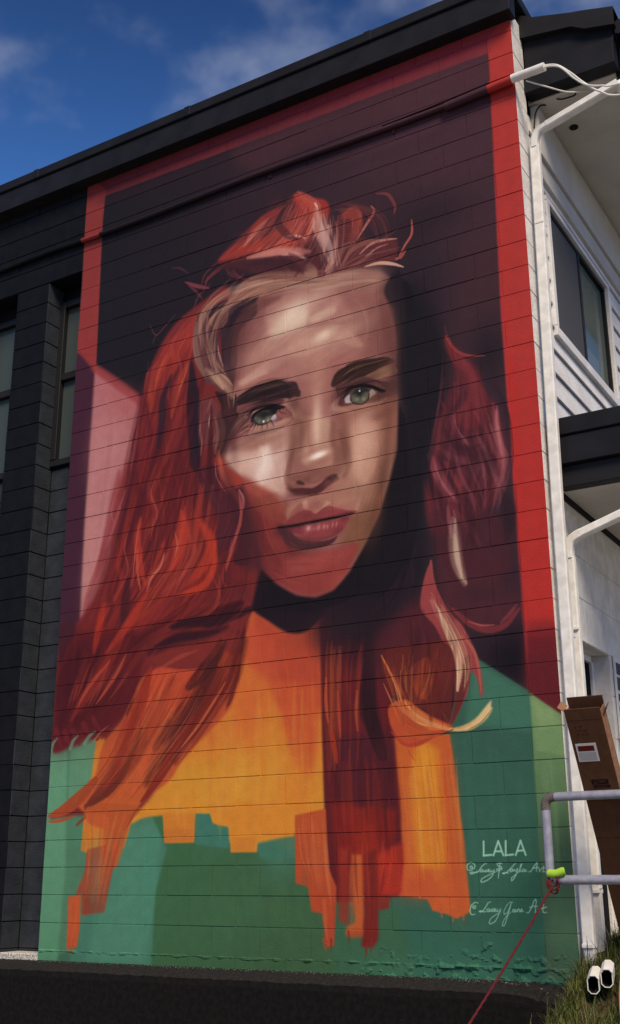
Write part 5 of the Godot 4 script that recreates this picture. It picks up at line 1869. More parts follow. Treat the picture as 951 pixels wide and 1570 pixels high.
	brush("#6a2c22",1.43,[2.86,6.66,0.95],[429,1244,440,1266,425,1295],0.8)
	brush("#55281f",1.03,[2.06,5.16,1.03],[194,1268,193,1286,200,1273,211,1256],0.8)
	brush("#9c4428",2.11,[2.11,26.42,13.74],[7,1469,43,1460,89,1435,122,1406],0.95)
	brush("#a04a2a",1.58,[1.58,6.33,2.11],[8,1480,38,1479,74,1471],0.9)
	brush("#7c3826",1.54,[2.05,7.17,1.54],[81,1489,89,1483,103,1474],0.8)
	patch("#a8502b",2,true,[102,1457,160,1450,228,1457,239,1461,207,1494,182,1532,159,1531,161,1476,109,1466],0.9)
	brush("#6b3a24",1.95,[1.47,3.91,0.98],[207,1494,223,1469,239,1456],0.5)
	tuft(60,["#9c3a28","#b8583a","#6a2822","#c46a40","#82301f","#4a1f1e"],4.62,0.5,[248,1201,196,1295,143,1380,55,1460],[454,1220,404,1284,322,1364,238,1453],2.57,125)
	tuft(30,["#802a26","#5a2024","#a03a2c","#702626"],7.94,0.4,[20,1112,14,1188,13,1254,13,1328],[210,1133,203,1215,172,1275,104,1325],2.84,126)
	brush("#6a2a26",1.05,[4.19,3.14,1.05],[119,1321,122,1330,150,1305],0.7)
	brush("#6a2a26",1.04,[4.16,3.12,1.04],[134,1327,145,1318,162,1302],0.7)
	brush("#6a2a26",1.07,[4.28,3.21,1.07],[51,1340,56,1326,58,1317],0.7)
	brush("#c87c50",1.05,[1.05,3.14,1.05],[111,1334,127,1317,150,1303],0.7)
	patch("#5a2c30",6,true,[388,359,430,318,486,290,541,275,581,255,621,282,654,313,659,360,685,336,717,341,728,382,722,405,758,423,800,436,792,482,720,472,633,465,555,448,459,400],0.9)
	patch("#8c332e",4,true,[384,354,416,334,458,321,479,294,527,277,555,293,575,260,608,278,647,298,653,332,627,368,607,407,575,390,528,382,459,374,402,366])
	patch("#3a232a",5,true,[548,277,575,273,568,317,541,328,527,303],0.6)
	patch("#4c2a2e",5,true,[634,326,659,366,640,417,614,440,581,418,608,375],0.7)
	brush("#a83c30",5.71,[4.28,24.27,7.14],[395,354,459,361,528,363,581,367],0.8)
	brush("#b0443a",5.55,[4.16,18.02,5.55],[480,361,514,332,548,323,608,336],0.6)
	brush("#b4605a",4.88,[2.79,13.95,4.18],[473,345,493,319,514,305],0.7)
	brush("#c07068",4.87,[2.78,16.7,4.17],[459,374,514,378,555,384,601,405],0.75)
	brush("#a8453a",5.5,[4.13,23.39,6.88],[575,260,595,286,614,319,621,360],0.7)
	brush("#b3524a",3.44,[2.75,13.74,4.12],[581,255,608,281,634,306],0.7)
	brush("#e0b0a0",1.36,[1.36,5.42,2.03],[555,350,575,355,598,368],0.95)
	brush("#e8c0b0",1.34,[1.34,4.7,1.34],[621,295,626,305,628,311],0.9)
	brush("#c49a92",4.01,[6.69,24.07,9.36],[624,309,627,349,646,400,658,441],0.85)
	brush("#b88880",3.27,[5.24,14.4,5.24],[653,358,665,400,659,435,646,456],0.8)
	brush("#c8a498",1.99,[2.65,6.62,2.65],[634,339,643,380,640,417],0.7)
	brush("#7a5450",2.65,[2.65,7.94,2.65],[614,364,633,415,646,450],0.6)
	brush("#8a3832",5.84,[5.19,25.95,12.97],[685,349,710,351,716,378,703,405],0.8)
	brush("#a54a3e",3.25,[2.6,7.8,3.25],[685,343,711,335,723,358,716,397],0.7)
	brush("#b46a60",1.91,[1.91,6.36,1.91],[748,345,754,359,735,384,715,409],0.85)
	brush("#7a3a3c",2.55,[1.91,6.36,2.55],[761,321,785,332,799,362,797,377],0.8)
	brush("#c08a7e",1.88,[1.88,5.64,1.88],[721,442,746,428,776,429,800,434],0.85)
	brush("#b07a70",1.24,[1.24,4.35,1.24],[733,452,758,441,782,440],0.7)
	brush("#d0a890",1.86,[1.86,7.43,1.86],[732,473,763,475,792,486,812,498],0.9)
	brush("#b4584e",1.81,[1.21,5.43,1.81],[801,478,817,454,832,434,833,404],0.85)
	brush("#a8524a",1.81,[2.42,7.25,1.81],[798,477,807,476,817,466],0.8)
	brush("#a87c6c",3.81,[3.81,13.98,5.09],[671,451,684,418,709,414],0.6)
	brush("#b08474",3.19,[2.55,8.94,3.19],[645,469,658,448,671,427],0.6)
	brush("#8a5a50",3.14,[2.51,8.79,3.14],[696,465,721,460,745,450],0.5)
	patch("#96705f",4,true,[598,429,607,426,623,443,626,463,613,471,597,460],0.9)
	patch("#946c5e",11,true,[555,454,620,467,683,474,757,477,768,511,743,534,683,510,607,488],0.5)
	brush("#7c5348",3.34,[2.68,9.37,2.68],[548,414,561,437,555,454],0.6)
	brush("#8c5f54",6.23,[9.69,34.61,11.08],[418,453,460,433,515,436,575,451,607,470],0.85)
	brush("#b08c78",4.14,[2.76,12.43,4.14],[432,444,481,439,528,446,575,458],0.7)
	brush("#a87868",5.56,[4.17,16.67,5.56],[391,478,419,460,453,450,508,460],0.7)
	brush("#7a3a42",2.2,[2.2,8.78,2.2],[301,380,331,398,364,413],0.9)
	brush("#6a343c",2.19,[1.46,5.84,1.46],[305,384,331,412,347,433],0.7)
	brush("#6c3038",2.87,[2.15,10.04,2.87],[353,395,374,381,403,370],0.8)
	brush("#5c2c34",2.84,[2.13,9.93,2.84],[403,373,417,394,439,410],0.7)
	brush("#54303a",2.25,[1.5,5.24,1.5],[262,334,284,341,308,361],0.6)
	brush("#5a3038",2.8,[1.4,5.6,1.4],[418,407,375,428,355,455,326,466],0.6)
	brush("#6a343c",1.43,[1.43,5.02,1.43],[360,384,356,396,353,408],0.7)
	tuft(60,["#b8564a","#7a302e","#a03c32","#c88478","#5c2a2c"],4.28,0.5,[395,361,458,327,527,290,581,259],[575,397,614,383,640,353,647,304],2.85,127)
	tuft(30,["#c8a094","#8a5a52","#b4807a","#6a3e3c"],3.36,0.6,[615,300,621,360,633,421,633,471],[722,368,715,416,696,447,658,478],2.02,128)
	tuft(22,["#a8806e","#7a524a","#c8a890"],4.15,0.45,[419,460,481,439,555,451,607,466],[474,469,542,469,633,483,732,482],2.07,129)
	tuft(14,["#7a3a38","#a06a60","#b88a7c"],2.53,0.6,[683,455,721,430,764,425,813,410],[671,464,720,466,769,475,810,494],2.53,130)
	tuft(12,["#6a2c30","#8a3a38"],6.62,0.5,[330,446,280,478,239,528,208,611],[379,429,330,461,281,509,250,591],3.31,131)
	tuft(30,["#b08a7a","#7e544e","#c8a492","#94665e"],4.52,0.28,[442,616,465,562,510,523,573,490],[591,685,633,663,684,643,773,643],2.71,132)
	tuft(16,["#d2b4a2","#b8907e"],3.13,0.4,[511,557,538,543,564,529,595,521],[582,593,613,580,643,572,677,565],1.34,133)
	tuft(14,["#7a4846","#94605a"],4.05,0.35,[438,640,442,599,460,552,487,517],[484,643,493,603,511,566,533,538],1.35,134)
	tuft(8,["#c09684","#8d5c4c"],2.82,0.3,[619,755,624,723,629,692],[657,764,650,733,645,705],0.7,135)
	tuft(26,["#c39a86","#8d604e","#b08570","#a07462"],9.4,0.25,[697,791,703,856,695,917,678,964],[783,796,776,870,758,929,723,996],2.69,136)
	tuft(20,["#d4b6a8","#b08878","#c8a698"],11.89,0.25,[417,786,451,811,497,855,541,903],[556,774,556,827,556,866,556,912],2.97,137)
	tuft(22,["#8e3f38","#6a2a2c","#a0483e","#7a3434"],12.89,0.3,[461,875,474,943,499,1011,556,1069],[565,945,584,1011,639,1056,692,1052],2.87,138)
	tuft(14,["#94433f","#a8544a","#7c3034"],10.79,0.28,[513,1051,570,1083,625,1100],[556,1027,626,1030,693,1035],2.02,139)
	tuft(10,["#2a1f26","#332229"],17.08,0.35,[716,1149,768,1109,808,1045],[815,1183,830,1117,840,1027],2.44,140)
	tuft(18,["#b0542f","#c87838","#a2472c"],26.23,0.22,[109,1361,192,1389,271,1405],[400,1234,431,1308,446,1367],2.91,141)
	tuft(16,["#4a8a70","#3c7260","#56967c"],31.61,0.22,[69,1494,81,1601,78,1716],[275,1499,275,1612,268,1711],1.44,142)
	tuft(16,["#416a48","#365a40","#47704e"],33.73,0.22,[308,1556,314,1634,311,1709],[596,1559,608,1641,632,1701],1.3,143)
	tuft(16,["#3a6858","#2f5648","#417464"],28.13,0.2,[877,1372,883,1523,887,1657],[998,1379,1000,1525,997,1691],1.08,144)
	tuft(9,["#728f62","#5a7850"],16.49,0.25,[1013,1340,1014,1449,1013,1572],[1041,1362,1041,1469,1041,1600],1.03,145)
	tuft(16,["#3e2a34","#4a303c","#35242e"],34.98,0.2,[680,129,798,130,912,115],[707,262,850,270,985,248],1.59,146)
	tuft(14,["#a03632","#b03e3a","#963230"],25.55,0.2,[1024,118,1019,456,1013,917],[1060,133,1055,468,1054,925],0.71,147)
	tuft(34,["#3a1a22","#2c161d","#4c1f24","#571f22"],14.39,0.5,[353,584,283,726,216,904,106,1122],[386,709,404,887,380,1025,286,1153],7.2,148)
	tuft(24,["#45202a","#5a2226","#3a1a24"],18.35,0.45,[197,546,173,689,138,891,74,1106],[292,583,254,759,202,926,138,1137],6.12,149)
	tuft(26,["#c8452f","#b83c2a","#d0604a"],12.42,0.5,[289,866,263,961,222,1027,137,1125],[403,838,392,957,352,1033,257,1138],6.9,150)
	tuft(20,["#3a1820","#4a1d24","#5c2224","#35161e"],22.82,0.55,[28,1125,18,1197,11,1268,8,1337],[199,1144,158,1210,117,1276,76,1330],4.28,151)
	tuft(18,["#7e2c28","#96382c","#a8452f"],14.18,0.5,[44,1127,34,1198,24,1269],[272,1151,203,1225,134,1300],4.25,152)
	brush("#2d141b",7.78,[7.78,25.93,10.37],[299,1126,355,1120,410,1110,456,1099],0.75)
	brush("#371820",9.16,[10.47,28.8,7.85],[244,1172,300,1154,370,1151,424,1140],0.7)
	tuft(22,["#32161b","#4a1f1e","#5e2a20"],11.13,0.55,[411,1155,372,1218,320,1291,243,1427],[470,1139,439,1224,388,1306,296,1387],3.71,153)
	tuft(16,["#c05a38","#a8482e","#b8603c"],11.81,0.45,[217,1203,178,1303,126,1400,56,1464],[413,1244,362,1326,297,1397,243,1438],3.94,154)
	patch("#40222a",16,true,[411,815,432,867,454,907,463,968,480,1028,462,1037,442,964,418,889],0.75)
	dab("#5e2a2c",484,971,20.1,75.37,-8,0.5)
	dab("#4a2428",432,781,12.04,53.51,-4,0.55)
	dab("#3a2528",448,722,18.88,13.49,-20,0.5)
	dab("#4a2c2c",563,721,15.55,10.37,0,0.3)
	dab("#472b28",768,740,23.96,19.16,-12,0.6)
	dab("#3a2426",669,729,14.94,17.43,30,0.45)
	dab("#5a3430",748,788,30.99,9.54,-14,0.4)
	dab("#5c3732",478,772,52.77,9.24,-14,0.35)
	dab("#6a4038",592,778,11.39,50.61,6,0.5)
	dab("#6e4338",681,809,12.16,43.77,-6,0.45)
	dab("#5e3a36",777,653,19.53,61.02,0,0.5)
	dab("#4a2e30",788,704,9.6,71.99,0,0.6)
	dab("#6b423c",760,588,37.44,37.44,0,0.4)
	dab("#6a3c3a",454,583,25.03,55.62,15,0.5)
	dab("#58312f",429,629,13.88,41.63,5,0.5)
	dab("#7a4a3c",751,903,13.89,69.43,6,0.4)
	dab("#5b3a2e",737,989,18.22,45.54,14,0.5)
	dab("#4c2a2a",591,1016,52.59,11.95,-4,0.45)
	dab("#5a2628",527,1023,29.32,19.55,20,0.4)
	dab("#d9bca8",637,788,17.39,37.26,0,0.25)
	dab("#e2c8b8",507,831,18.03,28.33,6,0.35)
	tuft(20,["#6a3a36","#8f5c50","#b58a78","#4a2a2c"],7.35,0.6,[393,433,467,421,538,428,607,453],[395,488,482,459,566,463,686,492],4.41,155)
	tuft(18,["#2c2027","#3e2830","#5c3c3e"],11.51,0.6,[353,584,358,519,379,470,423,449],[419,614,418,561,432,525,468,495],2.88,156)
	tuft(14,["#a87c68","#c09a80","#7a5248"],7.28,0.6,[346,542,337,472,364,439,423,421],[413,664,382,578,395,502,453,457],4.37,157)
	tuft(16,["#94463e","#b86a60","#5a2a2e","#c88a80"],7.45,0.55,[407,354,465,317,523,294,573,262],[593,412,621,380,635,345,635,290],5.96,158)
	tuft(12,["#5c2c30","#7a3c3c"],8.39,0.5,[635,304,689,349,714,410,713,461],[689,309,767,362,790,421,776,481],5.59,159)
	tuft(30,["#2a1820","#3a1e27","#4a242c"],16.09,0.45,[874,748,858,857,853,966,881,1076],[980,839,974,945,947,1044,921,1142],6.9,160)
	tuft(16,["#8d4a4e","#a0606a","#7a383e"],10.05,0.45,[869,871,888,940,918,988,926,1041],[969,848,987,905,989,948,969,1017],4.46,161)
	tuft(14,["#6a2c32","#82393e"],9.33,0.4,[889,671,898,731,883,796,870,838],[922,702,952,767,959,835,956,878],3.5,162)
	tuft(20,["#2b1820","#441f27","#5a2a2e","#6e3434"],10.68,0.45,[790,1166,799,1208,786,1266,774,1305],[878,1136,886,1207,872,1274,848,1349],4.27,163)
	tuft(16,["#3a1a1c","#6a2c22","#8c4028","#a85a34"],6.4,0.55,[754,1223,764,1264,785,1306,795,1345],[852,1243,840,1291,838,1329,837,1358],3.2,164)
	tuft(10,["#e0c8a4","#c8a684","#a8785c"],4.2,0.6,[846,1142,875,1206,894,1257,894,1295],[867,1155,901,1219,909,1268,896,1305],1.05,165)
	dab("#3a1822",49,1187,47.51,97.81,10,0.6)
	dab("#4a1e24",129,1241,67.11,80.54,20,0.5)
	dab("#3c1820",27,1303,32.97,54.94,0,0.5)
	dab("#40191f",227,1134,79.64,21.24,-14,0.5)
	tuft(16,["#8e2f28","#a63c2c","#6a2226"],11.18,0.45,[91,1120,65,1189,40,1270],[286,1153,217,1215,162,1279],4.19,166)
	tuft(8,["#c05a44","#a84434"],6.75,0.6,[156,1174,114,1229,87,1273],[229,1170,188,1224,147,1266],2.7,167)
	brush("#441c1d",9.65,[9.65,36.2,16.89],[467,1172,439,1235,387,1285,335,1335,312,1377],0.7,0.3)
	brush("#4c2320",10.95,[12.17,43.82,14.61],[412,1222,360,1283,308,1333,268,1385,249,1417],0.6,0.3)
	brush("#682820",10.13,[7.6,32.93,7.6],[303,1223,264,1298,211,1371,158,1434],0.6,0.3)
	brush("#b4502e",7.4,[4.93,19.73,6.17],[372,1229,320,1302,267,1364,228,1416],0.5,0.2)
	brush("#bd5a34",4.79,[3.59,14.38,4.79],[433,1256,388,1317,349,1357],0.55,0.2)
	dab("#2a1e20",503,706,45.16,7.97,-12,0.55)
	dab("#2c1e1e",722,712,41.71,6.13,-10,0.5)
	dab("#4a302c",762,749,19.17,14.37,-12,0.4)
	dab("#4a302c",451,728,16.15,16.15,-12,0.35)
	brush("#191318",2.01,[2.68,6.7,4.02],[468,725,482,711,504,708,531,716,547,725],0.8)
	brush("#191318",1.86,[2.48,6.19,2.48],[680,735,698,720,723,719,744,729,761,742],0.8)
	dab("#23201e",503,723,9.26,7.94,0,0.6)
	dab("#201c1c",716,728,8.57,7.35,0,0.6)
	dab("#e8e0d0",513,742,3.28,3.28,0,0.9)
	dab("#e6e4ea",714,725,2.45,2.45,0,0.95)
	brush("#2c1c20",1.33,[2.65,2.12,0.8],[488,738,482,750,475,761],0.75)
	brush("#2c1c20",1.32,[2.64,2.11,0.79],[499,744,496,758],0.75)
	brush("#2c1c20",1.31,[2.63,2.1,0.79],[510,746,511,761],0.75)
	brush("#2c1c20",1.31,[2.62,2.09,0.78],[520,746,526,759],0.75)
	brush("#2c1c20",1.34,[2.67,2.14,0.8],[471,728,454,739,438,751],0.75)
	brush("#6d4a40",5.36,[2.68,10.71,4.02],[452,749,488,764,526,767,561,757],0.35)
	brush("#6d4a40",4.93,[2.47,8.63,3.7],[682,753,707,765,744,767,763,762],0.35)
	tuft(22,["#1f1719","#2c1f20","#3a282a"],5.46,0.75,[437,692,470,667,512,667,552,674],[587,709,566,682,539,668,498,661],2.73,168)
	tuft(20,["#22181a","#3a2620","#2c1e1c"],5.03,0.75,[657,704,683,686,721,680,758,680],[708,697,745,691,782,681,789,685],2.52,169)
	brush("#241419",3.7,[3.7,8.64,3.7],[537,965,579,967,617,966,654,965,693,962],0.55)
	dab("#3c2228",547,972,17.18,9.82,0,0.6)
	dab("#6a3034",684,971,14,9.33,0,0.4)
	dab("#7a3a3c",628,996,47.37,9.47,-6,0.4)
	dab("#c98c88",601,975,9.62,7.22,0,0.4)
	dab("#8a4040",591,942,36.49,9.73,-10,0.35)
	dab("#97494a",660,952,28.4,8.28,-12,0.35)
	dab("#4a1f26",738,1385,14.45,26.83,0,0.6)
	tuft(12,["#2a171c","#3a1b20","#5a2422"],7.6,0.5,[697,1248,702,1319,717,1379],[742,1252,741,1322,745,1400],2.17,170)
	tuft(16,["#a24a2a","#c06a34","#8a3524"],7.26,0.4,[774,1305,795,1336,826,1357],[783,1364,826,1371,868,1360],2.08,171)
	tuft(14,["#c97a36","#b85a2e","#a04a2c"],9.13,0.3,[782,1383,790,1477,793,1568],[861,1387,869,1498,879,1620],1.01,172)
	tuft(20,["#5a2022","#7a2822","#401a1e"],10.72,0.4,[649,1375,652,1472,660,1567],[772,1382,773,1476,776,1568],1.07,173)
	patch("#c9ab98",3,true,[521,556,538,538,560,529,591,523,600,532,598,560,573,561,547,563],0.75)
	patch("#dcc4ae",2,true,[551,547,564,535,591,528,596,537,595,554,573,555],0.7)
	tuft(12,["#e2ccb8","#c8a692","#d6bca6"],3.99,0.5,[533,559,551,543,569,533,591,526],[551,565,569,556,587,552,600,548],0.89,174)
	patch("#c4a18f",3,true,[605,549,635,541,665,541,669,551,643,558,613,560],0.6)
	patch("#d2b29c",2,true,[625,592,638,587,649,587,651,603,634,605,621,600],0.75)
	dab("#e0c6b0",639,594,8.48,5.09,-20,0.8)
	patch("#bf9383",4,true,[556,590,591,587,625,601,651,615,617,626,573,623,551,605],0.5)
	patch("#b98a7b",3,true,[668,607,685,597,709,614,725,638,709,638,684,623],0.5)
	patch("#c0968a",3,true,[443,646,470,638,502,633,511,641,484,647,452,656],0.6)
	tuft(8,["#cca89a","#a87a70"],3.14,0.5,[443,650,470,639,507,636],[457,657,484,651,520,647],0.45,175)
	brush("#7d4a44",4.09,[2.73,10.01,3.64],[446,579,474,573,506,564,524,561],0.5)
	brush("#8a5650",2.6,[2.6,7.79,2.6],[600,568,634,569,668,571,706,577],0.4)
	brush("#7a4844",4.22,[2.53,10.97,4.22],[664,577,693,581,726,582,751,569],0.5)
	patch("#6b3f3d",5,true,[760,551,787,575,791,639,791,667,773,658,763,604],0.6)
	brush("#9c6c64",3.35,[1.68,6.71,2.52],[711,537,727,566,734,600,729,631],0.35)
	patch("#d8bfb2",6,true,[491,800,514,797,521,825,515,858,497,871,488,840],0.65)
	dab("#efe0d6",505,824,7.13,19.98,6,0.8)
	patch("#c8a294",10,true,[414,796,466,795,494,804,491,841,473,851,436,830],0.5)
	patch("#bd8f7a",8,true,[700,791,741,792,750,840,738,900,711,910,702,856],0.5)
	dab("#cfa48c",712,845,11.85,44.78,4,0.5)
	dab("#d6b09a",599,822,6.9,8.28,0,0.3)
	brush("#6e4238",5.59,[4.19,13.97,6.99],[570,816,562,848,556,873,565,891],0.45)
	brush("#6e4438",6.77,[4.06,16.25,6.77],[670,798,683,839,688,872,679,889],0.4)
	dab("#7a5044",584,878,35.61,9.59,-12,0.4)
	brush("#4a2a2a",4.14,[2.76,6.9,2.76],[556,890,573,904,606,911,641,902,663,886],0.45)
	brush("#2b2027",4.85,[2.77,12.48,3.47],[549,264,541,295,521,321,493,339],0.6)
	brush("#3a2328",4.87,[2.78,11.13,3.48],[514,299,486,323,459,347,438,367],0.45,0.2)
	brush("#2f2228",4.56,[2.6,13.02,3.91],[666,362,659,391,646,425,633,446],0.55)
	brush("#33242a",4.66,[2.66,10.65,3.99],[594,371,601,405,588,432,575,447],0.5)
	brush("#2a2027",4.86,[4.16,13.87,4.16],[459,387,508,395,555,410,594,415],0.5,0.2)
	tuft(24,["#d08a7c","#b8604e","#a83c30","#c87468"],2.85,0.6,[402,360,459,341,500,314,548,270],[541,393,568,369,595,339,608,284],3.56,176)
	tuft(18,["#e0b4a4","#c08a80","#9a4a40"],2.68,0.6,[555,390,581,373,608,343,621,302],[633,452,652,421,659,372,653,326],2.68,177)
	tuft(14,["#7a2e2c","#5a262a","#943a30"],4.29,0.5,[388,359,430,325,472,298,520,274],[487,369,521,347,548,317,575,273],2.86,178)
	tuft(10,["#3a2329","#2a1f26"],5.74,0.5,[408,311,444,289,486,269,527,257],[430,305,472,285,513,265,548,257],2.87,179)
	tuft(10,["#b05a4e","#8a3c38"],1.98,0.6,[660,315,698,322,735,353],[659,391,709,395,721,417],3.96,180)
	brush("#4a1c22",7.35,[3.68,18.39,2.76],[209,759,188,803,208,854,183,906,168,960],0.4,0.25)
	brush("#c04a38",5.54,[2.77,13.84,2.08],[239,784,224,829,243,884,218,930,209,984],0.4,0.25)
	brush("#d07060",2.12,[1.06,5.29,0.79],[245,804,231,844,248,889,227,932],0.45,0.25)
	brush("#5a2026",6.26,[3.13,15.65,2.35],[269,827,293,878,273,930,287,986,251,1035],0.4,0.25)
	brush("#c8503c",4.42,[2.21,11.04,1.66],[337,895,328,939,345,986,315,1026,268,1055],0.45,0.25)
	brush("#3c1820",5.13,[2.57,12.83,1.92],[359,935,371,981,352,1022,321,1057],0.4,0.25)
	brush("#b64032",5.07,[2.53,12.67,1.9],[167,932,152,976,167,1024,135,1065,104,1115],0.4,0.25)
	brush("#481a20",5.45,[2.73,13.63,2.04],[148,994,133,1037,141,1075,105,1124],0.45,0.25)
	brush("#cc6a58",1.69,[0.85,4.23,0.64],[177,905,168,950,180,998,156,1040],0.5,0.25)
	brush("#c85a46",1.8,[0.9,4.5,0.68],[297,970,287,1004,256,1036,225,1076],0.5,0.25)
	brush("#521d22",6.04,[3.02,15.1,2.27],[255,1009,229,1050,192,1081,161,1122],0.45,0.25)
	brush("#b0402e",4.33,[2.16,10.82,1.62],[300,1041,258,1076,205,1104,163,1144],0.45,0.25)
	brush("#3a171d",4.24,[2.12,10.59,1.59],[333,1085,292,1110,239,1130,191,1160],0.5,0.25)
	brush("#a8464a",3.06,[1.53,7.66,1.15],[158,783,137,822,146,867,125,916,111,960],0.4,0.25)
	brush("#c0888a",1.31,[0.65,3.27,0.49],[143,819,127,859,136,899,115,942],0.5,0.25)
	brush("#41202a",7.88,[3.5,17.52,3.5],[245,544,225,587,235,639,219,691],0.4,0.25)
	brush("#c04a38",5.65,[2.51,12.55,2.51],[297,491,270,522,282,569,262,608,271,654],0.35,0.25)
	brush("#5a2228",6.17,[2.74,13.7,2.74],[320,535,300,574,309,625,290,670],0.4,0.25)
	brush("#c86050",1.87,[0.83,4.15,0.83],[312,507,288,542,297,585,281,625],0.4,0.25)
	brush("#381a22",6.25,[2.78,13.89,2.78],[216,629,211,671,224,717,205,761],0.4,0.25)
	tuft(22,["#211c22","#2a1e26","#1c191f"],4.74,0.55,[859,834,845,877,840,922,849,984],[880,807,866,858,852,910,868,980],1.97,181)
	tuft(18,["#33222b","#2a1d25","#3b2831"],4.68,0.5,[953,746,980,814,994,892,978,970],[976,759,998,826,1004,902,992,973],2.34,182)
	tuft(16,["#6f3237","#5a282e","#8a4549"],5.38,0.4,[846,961,856,1000,877,1041,883,1078],[940,978,938,1014,922,1048,913,1082],1.92,183)
	patch("#47232b",10,true,[853,985,909,1009,961,1004,987,1058,976,1115,882,1102,854,1055],0.75)
	brush("#2c1b23",7.28,[3.64,21.83,7.28],[978,970,990,1009,983,1057],0.5)
	brush("#6a343a",4.51,[2.25,11.27,3.01],[887,984,905,1009,923,1033,936,1061],0.4)
	brush("#c8b09c",2.98,[2.24,9.69,2.98],[893,1007,891,1043,893,1079,900,1109],0.55)
	brush("#b0686a",3.02,[1.51,7.54,2.26],[880,982,882,1012,885,1038],0.4)
	brush("#b07a7c",1.95,[1.17,4.68,1.56],[857,887,864,919,878,948,894,972],0.5)
	brush("#9a5a60",2.27,[1.13,5.29,1.51],[979,829,979,867,985,905,985,935],0.45)
	brush("#3b1f28",4.7,[3.13,11.74,3.13],[879,838,900,873,923,885,946,883],0.5)
	brush("#1f1a20",6.41,[4.01,16.02,5.61],[900,717,922,758,916,792,888,816],0.35)
	brush("#6e3236",1.81,[2.26,4.97,2.26],[571,985,590,993,613,1000,641,1001,659,997,673,990],0.8)
	brush("#43282c",2.72,[2.27,6.8,2.72],[559,987,580,1003,608,1011,636,1012,654,1006],0.55)
	brush("#7a3a3e",1.35,[0.9,3.16,1.35],[578,982,599,992,622,997,645,997],0.6)
	tuft(10,["#8a4446","#a85c5c","#6a2e32"],1.35,0.4,[580,974,599,979,618,981],[595,991,618,997,650,991],0.23,184)
	patch("#3c2528",11,true,[393,711,418,695,437,721,429,760,411,798,398,782],0.85)
	brush("#5a3a36",4.57,[4.57,13.71,4.57],[399,707,406,742,401,782],0.6)
	brush("#8a5c52",3.06,[3.06,7.64,3.06],[387,710,394,746,389,787],0.5)
	brush("#4a282b",7.67,[9.21,24.56,12.28],[409,658,418,688,428,719],0.6)
	dab("#5d5f50",503,736,11.79,9.82,0,0.75)
	dab("#868570",509,741,4.41,3.43,10,0.6)
	dab("#7c7f6c",490,738,3.45,4.44,0,0.5)
	dab("#141216",503,729,7.38,4.43,0,0.9)
	brush("#171317",0.8,[0.99,3.47,1.24],[475,735,484,723,502,718,525,719,540,725],0.9)
	dab("#e6dcc8",502,743,1.96,1.96,0,0.9)
	dab("#b8acb0",527,741,3.4,4.38,30,0.5)
	brush("#2a1d21",0.8,[1.24,2.48,0.99],[476,740,492,747,510,747,522,746],0.5)
	brush("#1d171b",1.22,[1.46,3.9,1.46],[532,724,542,733,552,738],0.35)
	dab("#55584a",714,738,14.11,10.01,0,0.7)
	dab("#7d7f66",708,743,5.01,3.65,0,0.6)
	dab("#8a876a",720,744,4.53,3.63,0,0.6)
	dab("#121014",714,731,6.38,5.02,0,0.95)
	dab("#eceaf2",714,728,1.6,1.37,0,0.95)
	brush("#171216",0.8,[1.15,3.7,1.62],[682,727,693,719,713,719,736,725,754,735,765,740],0.9)
	dab("#9c9296",689,739,4.13,4.59,0,0.5)
	dab("#8c8078",741,740,4.95,4.05,0,0.5)
	brush("#1c1619",0.8,[1.14,2.06,0.92],[697,744,696,737,698,731],0.7)
	brush("#1c1619",0.8,[1.13,2.03,0.9],[733,750,734,744,732,734],0.7)
	dab("#8c8284",659,753,8.24,5.5,0,0.5)
	dab("#7a7076",527,743,7.22,5.77,0,0.5)
	dab("#6c7060",710,733,13.55,12.19,0,0.4)
	dab("#666a5c",498,731,14.62,11.7,0,0.4)
	patch("#9a3434",1,false,[1006,65,1051,25,1078,7,1067,180,1013,216,1004,97],1,"#a13634",[1045,112,1051,231])
	patch("#a43632",1,false,[1007,101,1078,7,1061,561,1056,856,1005,845,1005,544],1,"#ab3430",[1044,141,1037,804])
	patch("#ab302c",2,false,[1006,845,1059,852,1059,1201,1007,1195])
	patch("#641f25",4,false,[1007,1212,1069,1210,1070,1384,1005,1311],0.85)
	patch("#5b2026",3,false,[1008,1252,1066,1257,1063,1366,1005,1313],0.85)
	patch("#6b8a5c",2,false,[1006,1312,1054,1349,1054,1412,1009,1400])
	patch("#7f9a68",6,false,[1008,1320,1038,1340,1049,1363,1017,1371],0.7)
	tuft(14,["#a03632","#b03e3a","#963230"],25.11,0.2,[1028,179,1024,457,1018,918],[1055,161,1055,468,1054,925],0.7,185)
	patch("#4e181e",56,true,[217,613,282,539,334,582,341,784,437,884,470,1070,352,1130,159,1108,73,1099,133,970,175,809],0.34)
	patch("#3a1219",41,true,[24,1147,142,1107,243,1150,169,1277,55,1320,9,1304],0.4)
	patch("#3a2229",14,true,[378,359,441,351,517,384,581,412,590,438,536,427,452,404,393,379],0.7)
	patch("#4a2629",12,true,[517,253,554,275,554,329,517,362,489,335],0.45)
	patch("#4c262b",11,true,[582,382,626,378,643,427,608,444,581,425],0.55)
	patch("#5a2c2e",11,true,[662,346,713,389,704,437,661,441],0.5)
	tuft(22,["#7a3432","#a0524a","#2f2128","#c27a6c"],4.91,0.55,[378,354,441,328,498,292,545,262],[581,408,600,361,618,323,627,282],4.91,186)
	brush("#c08478",4.81,[3.85,13.46,4.81],[451,341,479,313,507,295],0.5,0.2)
	brush("#b87468",5.71,[3.81,17.13,5.71],[461,369,517,374,563,385,608,402],0.7,0.2)
	brush("#d4a498",3.68,[2.76,8.29,2.76],[545,390,572,396,599,415],0.6,0.2)
	tuft(16,["#d0a298","#a87468","#e0bcae"],4.6,0.55,[618,292,627,335,639,391,648,445],[675,359,679,395,678,429,678,463],2.76,187)
